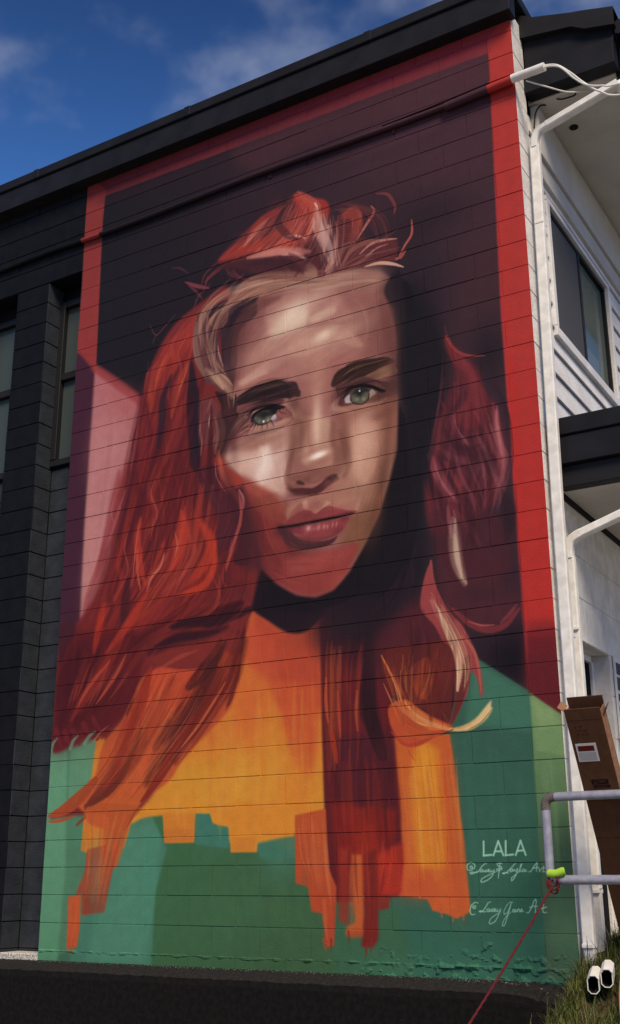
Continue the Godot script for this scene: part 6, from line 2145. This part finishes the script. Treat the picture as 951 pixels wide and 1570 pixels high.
	brush("#6a3238",2.94,[1.96,5.87,1.96],[385,357,354,375,343,399],0.6)
	brush("#6a3238",2.88,[1.92,5.76,1.92],[423,388,442,410,471,427],0.6)
	brush("#6a3238",2.92,[1.95,5.85,1.95],[365,405,337,424,326,448],0.6)
	brush("#6a3238",2.84,[1.89,5.68,1.89],[452,404,423,422,393,440],0.6)
	tuft(26,["#8f6454","#b5907c","#6a4640","#a47c6a"],6.63,0.45,[424,440,481,435,545,445,599,465],[453,501,509,482,563,480,625,481],3.79,188)
	tuft(20,["#a07868","#c09c88","#7a544a"],7.11,0.4,[608,451,660,460,711,470,761,487],[608,485,669,494,727,508,784,528],2.66,189)
	brush("#5e3836",10.95,[9.13,32.86,7.3],[427,598,437,540,459,503,492,486,536,486],0.55)
	brush("#74484a",9.04,[7.23,19.88,5.42],[442,618,454,553,474,524,518,506],0.4)
	brush("#c8a48a",7.67,[3.83,19.17,5.75],[338,514,358,466,395,441,452,434,518,441],0.4,0.2)
	brush("#b08c74",7.46,[5.6,20.52,7.46],[362,599,386,622,413,645,428,674],0.6,0.2)
	brush("#a07a66",6.77,[3.87,15.47,4.83],[332,486,332,530,342,576,361,615],0.5,0.2)
	dab("#b88a7a",572,609,77.91,34.63,-12,0.4)
	dab("#b07c6a",623,694,21.65,41.63,6,0.5)
	dab("#a97a6c",691,639,41.19,24.71,-10,0.35)
	dab("#b08272",482,602,35.77,30.41,-16,0.35)
	dab("#c09684",623,742,11.53,32.93,4,0.35)
	patch("#cbb09c",7,true,[514,556,546,533,601,525,599,565,555,570,523,571],0.55)
	dab("#dcc6b0",567,545,19.37,14.09,-30,0.5)
	patch("#b98f80",9,true,[483,645,447,653,437,646,474,633,528,627,537,635],0.5)
	dab("#9a5e56",678,664,32.9,7.4,-14,0.45)
	dab("#8a524c",536,599,61.48,7.9,-16,0.3)
	brush("#b08474",5.21,[5.21,12.17,5.21],[457,762,502,755,546,757,572,747],0.35)
	brush("#a87c68",4.84,[4.84,11.3,4.84],[669,756,706,764,746,762,769,756],0.35)
	brush("#181216",1.75,[1.75,6.13,2.63],[464,723,480,712,505,711,528,715,551,724],0.8)
	brush("#181216",1.62,[1.62,4.87,2.44],[672,728,690,718,715,719,742,727,765,742],0.8)
	patch("#7a2a22",11,true,[327,1245,395,1201,448,1181,456,1219,428,1278,369,1341,309,1380,257,1444,242,1450,293,1367],0.5)
	tuft(26,["#6a2420","#8e3426","#a8482e","#4a1c1c"],7.05,0.5,[380,1199,336,1264,291,1330,249,1432],[459,1194,438,1254,384,1323,317,1392],2.11,190)
	tuft(18,["#b0522f","#c4683a","#94402a","#7a3024"],6.62,0.45,[254,1213,217,1287,163,1359,84,1438],[334,1220,298,1305,238,1376,136,1446],2.21,191)
	brush("#5a2420",5.88,[4.41,19.12,4.41],[224,1262,202,1324,165,1385,110,1445],0.5,0.25)
	brush("#8a3826",7.24,[5.79,21.72,5.79],[264,1265,243,1320,213,1362,183,1404],0.45,0.25)
	tuft(14,["#c85a3c","#b04430","#8a2e26"],7.13,0.45,[73,1169,58,1208,36,1267],[186,1180,155,1230,116,1279],2.38,192)
	tuft(12,["#431b20","#5a2222"],7.44,0.5,[282,1117,346,1105,408,1100],[252,1167,332,1149,425,1147],2.23,193)
	patch("#7c2e28",9,true,[244,1186,316,1161,410,1151,455,1163,448,1187,380,1199,318,1206],0.5)
	brush("#b0503c",3.57,[2.14,8.57,2.86],[356,1178,317,1186,270,1204],0.4)
	brush("#a88474",4.87,[4.87,23.14,7.31],[889,1005,889,1046,894,1088,905,1122],0.5,0.3)
	brush("#c8ae98",3.02,[2.42,9.66,3.02],[891,1035,894,1076,900,1112],0.6,0.3)
	brush("#8a4046",6.35,[3.81,21.6,6.35],[856,888,868,928,884,962,897,976],0.45,0.3)
	brush("#7a363c",7.72,[3.86,19.29,5.14],[873,816,863,865,853,907],0.4)
	brush("#6a2e34",7.84,[3.92,19.59,5.22],[903,713,926,758,949,801,958,853],0.5,0.2)
	brush("#964e54",4.96,[2.48,12.39,3.72],[973,813,976,857,983,902,985,932],0.5,0.3)
	brush("#ae6b6a",3.08,[1.85,6.16,2.47],[977,827,979,870,983,908],0.5)
	brush("#3a1d26",8.8,[5.03,25.15,6.29],[895,871,925,896,955,908,971,941],0.45)
	brush("#301a22",7.34,[3.67,15.91,4.9],[910,954,919,1004,923,1052],0.5)
	tuft(14,["#8c3a2c","#b0583c","#6a261f","#c8804c"],3.65,0.5,[748,1227,759,1274,770,1319],[871,1239,857,1288,831,1335],2.43,194)
	brush("#c07a4c",2.97,[1.78,8.31,2.37],[765,1302,789,1326,825,1345,866,1357],0.6,0.3)
	brush("#5a1f1c",4.69,[2.93,12.9,3.52],[835,1236,846,1276,851,1315],0.4)
	patch("#4f5146",0,true,[482,732,492,726,510,727,525,731,520,740,510,747,494,747,484,741],0.65)
	patch("#1d191c",1,true,[485,730,492,724,509,725,527,729,525,735,512,734,497,731],0.75)
	dab("#8a8a76",493,739,3.94,3.2,0,0.7)
	dab("#92907a",511,742,2.93,3.91,10,0.6)
	dab("#131116",502,731,5.41,5.41,0,0.9)
	dab("#f0e8d8",502,743,2.21,2.21,0,0.95)
	patch("#4e5045",0,true,[696,739,699,727,713,724,732,728,735,739,730,750,720,755,706,751,699,745],0.65)
	patch("#1c181b",1,true,[697,731,704,724,718,723,732,727,734,734,718,732,704,732],0.7)
	dab("#84866c",707,742,5.01,4.1,0,0.65)
	dab("#8e8a6e",722,745,4.53,4.08,0,0.55)
	dab("#121014",714,734,5.92,5.47,0,0.9)
	dab("#f0eef6",714,728,1.83,1.6,0,0.95)
	brush("#241e20",0.8,[0.92,1.38,0.69],[697,731,696,739,699,747,708,753],0.5)
	brush("#241e20",0.8,[0.9,1.36,0.68],[734,737,733,745,729,751,720,755],0.5)
	brush("#a13c2e",8.37,[6.97,27.89,5.58],[270,531,236,573,223,611,221,655],0.5,0.18)
	brush("#a84434",5.72,[4.77,19.06,3.81],[311,576,290,621,279,668,276,685],0.5,0.18)
	brush("#86302f",7.04,[5.87,23.48,4.7],[300,657,292,716,276,757,263,785],0.45,0.18)
	brush("#7a2a2c",6.23,[5.19,20.76,4.15],[210,652,205,697,204,743,196,787],0.45,0.18)
	brush("#2c1f2a",5.36,[4.47,17.88,3.58],[272,589,253,637,252,686,244,745],0.8,0.18)
	brush("#241d27",4.47,[3.73,14.92,2.98],[325,573,338,650,341,741,350,805],0.7,0.18)
	brush("#9a4a48",2.49,[2.08,8.3,1.66],[190,685,185,718,179,753,174,783],0.4,0.18)
	brush("#b85040",2.31,[1.92,7.68,1.54],[259,538,241,568,233,595,230,613],0.5,0.18)
	brush("#c0604e",1.63,[1.36,5.44,1.09],[316,574,308,597,298,620,292,637],0.5,0.18)
	brush("#b23c2c",7.46,[5.83,23.3,4.66],[310,895,318,937,305,980,288,1013],0.75,0.18)
	brush("#5e2226",8.02,[6.27,25.07,5.01],[269,823,294,888,265,938,225,964],0.7,0.18)
	brush("#b43c2a",8.57,[6.7,26.78,5.36],[354,920,382,970,364,1015,316,1052],0.7,0.18)
	brush("#4a242c",7.42,[5.79,23.17,4.63],[362,840,402,906,408,960,393,1002],0.65,0.18)
	brush("#a8504a",2.48,[1.94,7.76,1.55],[447,874,453,928,439,974,420,1032],0.7,0.18)
	brush("#b23e30",5.72,[4.47,17.87,3.57],[207,891,200,937,211,993,225,1031],0.7,0.18)
	brush("#421c24",6.6,[5.16,20.63,4.13],[181,1016,176,1061,173,1110],0.75,0.18)
	brush("#aa3828",6.43,[5.03,20.11,4.02],[238,1042,206,1082,164,1131,135,1159],0.7,0.18)
	brush("#a83424",6.01,[4.7,18.78,3.76],[121,1059,111,1107,102,1155],0.65,0.18)
	brush("#8c2c28",7.21,[5.63,22.53,4.51],[303,1055,261,1085,205,1118],0.6,0.18)
	brush("#b83e28",5.26,[4.11,16.43,3.29],[394,971,390,1023,365,1055,304,1064],0.75,0.18)
	brush("#96382e",3.03,[2.37,9.48,1.9],[406,1039,402,1089,372,1111,320,1114],0.6,0.18)
	brush("#2a181e",6.5,[5.08,20.32,4.06],[292,1125,344,1121,406,1126,450,1112],0.8,0.18)
	brush("#2e191f",4.67,[3.65,14.59,2.92],[257,1160,304,1150,356,1149,406,1147],0.7,0.18)
	brush("#7c3034",9.86,[7.71,30.82,6.16],[143,780,135,851,122,925,98,996],0.5,0.18)
	brush("#9c5458",2.77,[2.17,8.67,1.73],[163,822,139,890,118,943],0.6,0.18)
	brush("#c46a5a",1.94,[1.51,6.05,1.21],[271,975,262,1001,241,1020,230,1046],0.75,0.18)
	brush("#bc5446",1.99,[1.56,6.22,1.24],[203,956,204,1001,214,1041],0.7,0.18)
	brush("#d07a68",1.13,[0.88,3.53,0.71],[295,934,302,962,297,988],0.5,0.18)
	brush("#6a262a",6.86,[5.36,21.45,4.29],[341,1016,311,1056,259,1089,228,1120],0.45,0.18)
	brush("#6e282a",6.8,[5.31,21.26,4.25],[149,929,131,991,111,1044,84,1086],0.5,0.18)
	brush("#8e3a3a",4.13,[3.22,12.9,2.58],[109,942,95,986,75,1039,66,1075],0.5,0.18)
	tuft(20,["#c8584a","#e08a78","#a83c30"],2.11,0.5,[193,889,185,953,183,1008,169,1060],[369,919,361,980,331,1028,301,1077],2.11,195)
	brush("#8a2e26",7.06,[5.89,23.55,4.71],[175,1134,131,1190,86,1241,53,1285],0.6,0.2)
	brush("#551d23",7.17,[5.98,23.91,4.78],[224,1185,193,1250,149,1292,92,1315],0.65,0.2)
	brush("#b04836",2.57,[2.14,8.57,1.71],[144,1177,106,1211,80,1241,67,1263],0.7,0.2)
	brush("#b24e3a",2.22,[1.85,7.41,1.48],[185,1167,164,1202,140,1232,115,1259],0.7,0.2)
	brush("#4a1a21",6.7,[5.58,22.33,4.47],[42,1153,24,1203,16,1264],0.6,0.2)
	brush("#a8462c",8.36,[6.96,27.85,5.57],[327,1217,296,1259,264,1300,249,1334],0.55,0.2)
	brush("#8c2f22",6.78,[5.65,22.6,4.52],[248,1201,228,1262,203,1318,172,1382],0.65,0.2)
	brush("#4a201f",7.26,[6.05,24.2,4.84],[402,1215,366,1260,325,1304,283,1345],0.7,0.2)
	brush("#6a2620",5.14,[4.28,17.12,3.42],[444,1224,408,1259,368,1303,321,1347],0.65,0.2)
	brush("#3a1c1e",5.24,[4.37,17.48,3.5],[422,1169,404,1198,373,1230,344,1249],0.7,0.2)
	brush("#7c2c22",4.93,[4.11,16.44,3.29],[352,1302,316,1351,285,1396,244,1447],0.7,0.2)
	brush("#bb5030",4.17,[3.47,13.88,2.78],[266,1331,240,1377,225,1414,210,1439],0.5,0.2)
	brush("#c0603c",1.72,[1.43,5.72,1.14],[424,1243,393,1284,363,1320,327,1356],0.7,0.2)
	brush("#602a20",3.93,[3.28,13.1,2.62],[231,1315,206,1370,169,1421,119,1449],0.6,0.2)
	tuft(14,["#c46a44","#a84a30","#d08a5c"],2.03,0.5,[272,1221,230,1298,178,1382,124,1440],[434,1253,384,1317,322,1372,249,1445],2.03,196)
	brush("#a03a30",5.36,[5.36,21.42,4.28],[395,353,452,352,507,343,555,332],0.6,0.25)
	brush("#8a3430",4.59,[4.59,18.35,3.67],[458,314,493,292,527,283,548,277],0.5,0.25)
	brush("#3a2329",4.14,[4.14,16.57,3.31],[548,284,534,312,555,345,581,367],0.6,0.25)
	brush("#b0503f",3.43,[3.43,13.72,2.74],[581,263,608,291,627,330,631,370],0.6,0.25)
	brush("#c08078",3.48,[3.48,13.92,2.78],[459,371,507,376,548,383,594,404],0.6,0.25)
	brush("#b8908a",3.67,[3.67,14.67,2.93],[626,317,635,358,653,402,662,443],0.65,0.25)
	brush("#7a3a36",4.24,[4.24,16.96,3.39],[679,334,710,345,716,385,699,417],0.5,0.25)
	brush("#a87060",2.85,[2.85,11.38,2.28],[683,455,701,430,734,421,770,427],0.5,0.25)
	brush("#5a3032",3.68,[3.68,14.73,2.95],[561,392,588,420,601,443],0.6,0.25)
	patch("#482b33",21,true,[422,88,603,89,799,93,1004,100,1006,163,826,159,618,156,474,166],0.6)
	patch("#3a2129",16,true,[59,85,318,90,319,110,64,106],0.3)
	brush("#65232a",3.07,[12.27,9.82,1.53],[-7,1313,1,1329,13,1343],0.8,0.2)
	brush("#65232a",3.05,[13.74,10.99,1.53],[13,1304,25,1328,34,1344],0.8,0.2)
	brush("#65232a",3.02,[12.09,9.68,1.51],[37,1308,46,1327,57,1340],0.8,0.2)
	brush("#65232a",3,[12.01,9.61,1.5],[58,1307,73,1326,77,1336],0.8,0.2)
	brush("#65232a",2.98,[11.93,9.54,1.49],[84,1296,99,1315,110,1326],0.8,0.2)
	brush("#65232a",2.96,[10.38,8.3,1.48],[107,1285,122,1304,132,1314],0.8,0.2)
	brush("#5f9274",3.04,[9.11,7.59,1.52],[2,1344,8,1329,18,1320],0.7)
	brush("#5f9274",2.98,[8.95,7.46,1.49],[54,1342,60,1328,72,1318],0.7)
	brush("#5f9274",2.95,[8.85,7.38,1.48],[90,1334,103,1320,116,1313],0.7)
	tuft(22,["#b8623a","#963e28","#c47444","#a24a2e"],5.92,0.5,[578,1497,583,1548,603,1590],[634,1486,641,1570,647,1641],0.71,197)
	tuft(10,["#c2703e","#a44a2c","#8a3626"],4.51,0.5,[625,1621,630,1661,635,1687],[650,1610,650,1661,647,1688],0.45,198)
	tuft(16,["#a03a28","#7c2420","#b84c2e","#5c1c1e"],6.85,0.5,[649,1528,653,1580,664,1641],[770,1531,763,1580,753,1614],0.69,199)
	tuft(10,["#bd6a3c","#9c482c"],4.48,0.5,[678,1560,677,1610,674,1664],[702,1560,704,1610,702,1664],0.45,200)
	tuft(8,["#8a2e28","#5e1c1e","#73261f"],5.54,0.5,[707,1560,706,1620,702,1685],[731,1550,729,1620,723,1685],0.44,201)
	tuft(16,["#c87e3a","#b05a2c","#d09648","#a84c2c"],7.9,0.45,[765,1386,776,1490,783,1600],[866,1381,878,1503,882,1629],0.68,202)
	tuft(14,["#b04e2e","#8a3a28","#c26a3a"],8.59,0.45,[94,1470,112,1542,110,1635],[212,1462,179,1543,157,1635],1.14,203)
	tuft(7,["#c06038","#9a4629"],5.58,0.5,[75,1624,77,1670,77,1704],[99,1622,101,1670,99,1702],0.42,204)
	tuft(16,["#d39a40","#bf742e","#c98a38"],16.21,0.3,[289,1406,291,1453,300,1522],[570,1375,570,1441,567,1516],0.81,205)
	brush("#a84c2e",1.65,[6.86,5.49,2.06],[79,1693,80,1707,83,1718],0.85,0.3)
	brush("#a84c2e",1.64,[5.47,4.38,1.64],[89,1693,89,1704,90,1713],0.85,0.3)
	brush("#a2452c",1.33,[5.55,4.44,1.67],[628,1681,630,1691,631,1697],0.85,0.3)
	brush("#7a2a24",1.33,[4.42,3.53,1.33],[642,1681,642,1691,642,1700],0.85,0.3)
	brush("#7a2a24",1.29,[5.37,4.3,1.61],[707,1685,706,1697,707,1704],0.85,0.3)
	brush("#7a2a24",1.29,[5.36,4.29,1.61],[716,1679,716,1691,714,1698],0.85,0.3)
	brush("#7a2a24",1.31,[4.37,3.5,1.31],[674,1668,675,1678,676,1686],0.85,0.3)
	brush("#b2572f",1.25,[5.21,4.17,1.56],[821,1616,823,1625,825,1633],0.85,0.3)
	brush("#b2572f",1.24,[5.15,4.12,1.55],[839,1627,839,1638,840,1644],0.85,0.3)
	brush("#b2572f",1.22,[5.1,4.08,1.53],[858,1634,859,1644,858,1650],0.85,0.3)
	brush("#b2572f",1.22,[5.07,4.05,1.52],[876,1632,876,1642,876,1647],0.85,0.3)
	dab("#3a3a34",498,734,13.15,10.23,0,0.45)
	dab("#3a3a34",712,741,12.16,9.46,0,0.45)
	dab("#d2b39c",567,529,83.9,41.95,-18,0.5)
	dab("#c6a08c",651,594,71.62,34.38,-12,0.4)
	dab("#bd9483",494,593,75.66,27.24,-16,0.35)
	dab("#b98b7a",625,681,19.81,56.6,4,0.35)
	dab("#c49c88",708,593,47.74,25.28,-10,0.3)
	dab("#e4cfbb",570,530,35.91,20.95,-26,0.5)
	dab("#e0c8b2",638,593,20.15,10.07,-14,0.6)
	dab("#40262a",492,696,59.11,10.34,-12,0.5)
	dab("#452a26",734,703,51.42,8.12,-12,0.45)
	dab("#51302d",573,726,14.26,22.82,0,0.5)
	dab("#54322c",672,719,12.41,19.3,0,0.5)
	dab("#643c31",570,803,12.61,56.06,4,0.5)
	dab("#6a4235",680,838,12.02,50.74,-4,0.45)
	dab("#5a382c",587,887,27.3,8.19,-14,0.4)
	dab("#e8d3c6",505,832,19.94,28.48,6,0.55)
	dab("#d8b8a8",484,818,34.56,17.28,-12,0.4)
	dab("#d6ae96",721,829,19.77,44.82,4,0.5)
	dab("#c89f88",706,881,20.93,26.16,0,0.35)
	dab("#f4e8dc",625,836,14.99,5.45,-10,0.7)
	dab("#d8b6a0",622,761,9.73,41.69,2,0.45)
	dab("#5a3a2e",769,818,11.68,77.89,5,0.45)
	dab("#4c3026",758,904,12.76,45.92,12,0.5)
	dab("#6a463a",788,641,13.48,40.44,0,0.35)
	dab("#5c3532",446,552,15.53,46.59,8,0.4)
	dab("#3e2024",486,983,16.61,55.36,-14,0.4)
	dab("#a24a40",625,1051,38.81,12.94,-4,0.4)
	brush("#2a2022",0.99,[1.49,2.97,1.49],[479,733,485,743,494,749,510,749,520,743],0.7)
	dab("#26211f",503,730,12.3,5.41,-6,0.75)
	brush("#130f12",0.8,[1.49,4.96,1.74],[473,737,482,724,501,718,525,720,541,727],0.85)
	brush("#5a3a3a",1.75,[2,5.49,2],[473,710,497,707,522,709,542,717],0.5)
	dab("#efe6d6",502,743,1.96,1.96,0,0.95)
	dab("#94907e",512,743,2.93,3.42,10,0.5)
	brush("#2a2422",0.92,[1.38,3.22,1.38],[695,730,695,743,706,752,720,756,731,751,735,739],0.65)
	dab("#252120",715,730,15.04,5.01,-4,0.75)
	brush("#141013",0.8,[1.39,4.62,1.85],[681,728,693,719,713,718,736,724,755,734,768,741],0.85)
	brush("#54363a",1.63,[1.86,4.65,1.86],[674,712,695,706,721,708,746,717],0.5)
	dab("#f0eef6",714,728,1.83,1.6,0,0.95)
	dab("#8c8a70",709,744,4.55,3.19,0,0.5)
	dab("#8f8b70",722,746,3.62,3.17,0,0.45)
	tuft(26,["#2a1e20","#3c2b2c","#8a5c52"],4.54,0.6,[437,681,480,660,526,657,564,661],[459,700,511,698,556,700,588,702],3.78,206)
	tuft(24,["#2c1f1c","#44302a","#8c5e4e"],4.19,0.6,[660,690,686,672,727,671,768,671],[685,709,721,696,762,691,789,689],3.49,207)
	tuft(34,["#221819","#2e2021","#1e1718"],5.15,0.7,[433,681,471,667,516,664,562,666],[462,704,511,701,556,700,585,699],3.03,208)
	tuft(34,["#2a1d1b","#35241f","#221817"],4.74,0.7,[661,690,688,672,730,669,782,674],[682,708,721,696,762,691,789,685],2.79,209)
	patch("#a43632",1,false,[1006,99,1078,7,1061,561,1058,761,1002,747,1003,647],1,"#aa3430",[1044,141,1030,730])
	patch("#ab302c",2,false,[1002,745,1061,757,1059,1209,1005,1205,1004,1119])
	patch("#7c2628",9,false,[1006,1197,1062,1199,1062,1226,1006,1224],0.7)
	tuft(16,["#a03632","#b23c36","#9a302e"],25.11,0.2,[1028,179,1020,549,1012,1142],[1060,89,1056,560,1048,1147],0.56,210)
	brush("#93c4ae",0.8,[2.86,2.86,2.86],[915,1533,914,1554],0.95)
	brush("#93c4ae",0.8,[2.85,2.85,2.85],[914,1554,927,1553],0.95)
	brush("#93c4ae",0.8,[2.83,2.83,2.83],[930,1554,939,1533],0.95)
	brush("#93c4ae",0.8,[2.83,2.83,2.83],[939,1533,946,1554],0.95)
	brush("#93c4ae",0.8,[2.83,2.83,2.83],[933,1548,943,1548],0.95)
	brush("#93c4ae",0.8,[2.82,2.82,2.82],[951,1533,950,1554],0.95)
	brush("#93c4ae",0.8,[2.8,2.8,2.8],[949,1554,962,1553],0.95)
	brush("#93c4ae",0.8,[2.78,2.78,2.78],[966,1554,975,1533],0.95)
	brush("#93c4ae",0.8,[2.79,2.79,2.79],[975,1533,982,1554],0.95)
	brush("#93c4ae",0.8,[2.78,2.78,2.78],[969,1548,979,1547],0.95)
	brush("#93c4ae",0.8,[1.05,1.51,1.05],[891,1573,890,1571,892,1569,894,1570,894,1573,891,1573],0.95)
	brush("#93c4ae",0.8,[1.05,1.5,1.05],[894,1570,894,1573,897,1573,899,1569,897,1566,892,1564,887,1566,885,1570,886,1574,890,1576,894,1575],0.95)
	brush("#93c4ae",0.8,[1.04,1.49,1.04],[918,1566,915,1566,910,1570,905,1576,898,1579,892,1581,890,1579,894,1578,900,1579,906,1577],0.95)
	brush("#93c4ae",0.8,[1.05,1.49,1.05],[910,1574,908,1575,908,1578,911,1577,912,1575,912,1578,915,1577],0.95)
	brush("#93c4ae",0.8,[1.04,1.49,1.04],[918,1575,915,1576,916,1578,919,1577],0.95)
	brush("#93c4ae",0.8,[1.04,1.49,1.04],[919,1577,922,1575,921,1574,920,1576,921,1578,924,1577],0.95)
	brush("#93c4ae",0.8,[1.04,1.48,1.04],[925,1575,924,1578,928,1577,930,1575,927,1583,918,1590,910,1593,907,1592,909,1588,917,1584,927,1580,934,1577],0.95)
	brush("#93c4ae",0.8,[1.03,1.48,1.03],[943,1566,939,1565,935,1566,936,1569,941,1570,943,1573,939,1576,935,1576,934,1574,937,1573,942,1573],0.95)
	brush("#93c4ae",0.8,[1.03,1.48,1.03],[940,1565,938,1575,936,1587],0.95)
	brush("#93c4ae",0.8,[1.02,1.46,1.02],[965,1566,962,1568,957,1573,951,1578,945,1581,943,1580,947,1579,953,1580],0.95)
	brush("#93c4ae",0.8,[1.02,1.46,1.02],[958,1574,956,1575,956,1578,959,1577,960,1574,960,1577,962,1576],0.95)
	brush("#93c4ae",0.8,[1.02,1.46,1.02],[963,1574,963,1577,965,1577,968,1573,965,1582,960,1589,957,1591,957,1587,964,1582,969,1578],0.95)
	brush("#93c4ae",0.8,[1.02,1.45,1.02],[969,1578,973,1571,975,1567,973,1568,971,1578,973,1577],0.95)
	brush("#93c4ae",0.8,[1.02,1.45,1.02],[978,1574,975,1575,975,1578,978,1577,980,1575,980,1578,982,1577],0.95)
	brush("#93c4ae",0.8,[1.01,1.44,1.01],[985,1578,988,1578,995,1569,999,1565,999,1567,997,1578],0.95)
	brush("#93c4ae",0.8,[1.01,1.44,1.01],[992,1573,1001,1572],0.95)
	brush("#93c4ae",0.8,[1,1.43,1],[1002,1574,1002,1578,1003,1575,1005,1574],0.95)
	brush("#93c4ae",0.8,[1,1.43,1],[1009,1570,1007,1578,1010,1578,1012,1577],0.95)
	brush("#93c4ae",0.8,[1,1.43,1],[1006,1573,1012,1573],0.95)
	brush("#93c4ae",0.8,[1.04,1.48,1.04],[896,1628,894,1627,892,1628,892,1630,894,1631,896,1630,897,1627],0.95)
	brush("#93c4ae",0.8,[1.04,1.48,1.04],[901,1623,896,1622,890,1626,887,1633,888,1639,891,1640,895,1639],0.95)
	brush("#93c4ae",0.8,[1.03,1.47,1.03],[921,1621,917,1623,912,1630,908,1635,904,1636,902,1635,906,1634,910,1636,913,1635],0.95)
	brush("#93c4ae",0.8,[1.03,1.47,1.03],[918,1631,915,1632,915,1635,918,1635,919,1632,919,1635,922,1634],0.95)
	brush("#93c4ae",0.8,[1.02,1.46,1.02],[925,1631,922,1632,923,1635,926,1634],0.95)
	brush("#93c4ae",0.8,[1.02,1.46,1.02],[926,1634,929,1632,928,1631,926,1633,928,1635,931,1634],0.95)
	brush("#93c4ae",0.8,[0.82,1.17,0.82],[932,1631,931,1635,935,1634,937,1631,932,1642,926,1650,919,1653,917,1651,920,1645,928,1640,937,1635],0.95)
	brush("#93c4ae",0.8,[0.81,1.16,0.81],[957,1622,953,1621,947,1626,942,1634,942,1639,947,1637,952,1628,955,1621,951,1632,947,1642,944,1650,941,1655,938,1655,940,1649,946,1641,954,1635],0.95)
	brush("#93c4ae",0.8,[1.01,1.44,1.01],[959,1632,956,1632,956,1635,959,1635,960,1632,960,1635,962,1634],0.95)
	brush("#93c4ae",0.8,[1.01,1.44,1.01],[963,1632,963,1635,964,1632,966,1631,967,1635,968,1634],0.95)
	brush("#93c4ae",0.8,[1,1.43,1],[968,1634,971,1632,970,1631,969,1633,970,1635,973,1634],0.95)
	brush("#93c4ae",0.8,[1,1.43,1],[977,1636,981,1636,986,1629,990,1620,993,1617,994,1620,992,1628,991,1636,993,1635],0.95)
	brush("#93c4ae",0.8,[1,1.43,1],[983,1629,987,1627,995,1627],0.95)
	brush("#93c4ae",0.8,[0.99,1.42,0.99],[997,1631,996,1635,998,1632,1001,1630],0.95)
	brush("#93c4ae",0.8,[0.99,1.41,0.99],[1005,1624,1003,1635,1006,1636,1009,1635],0.95)
	brush("#93c4ae",0.8,[0.99,1.42,0.99],[1001,1630,1009,1628],0.95)
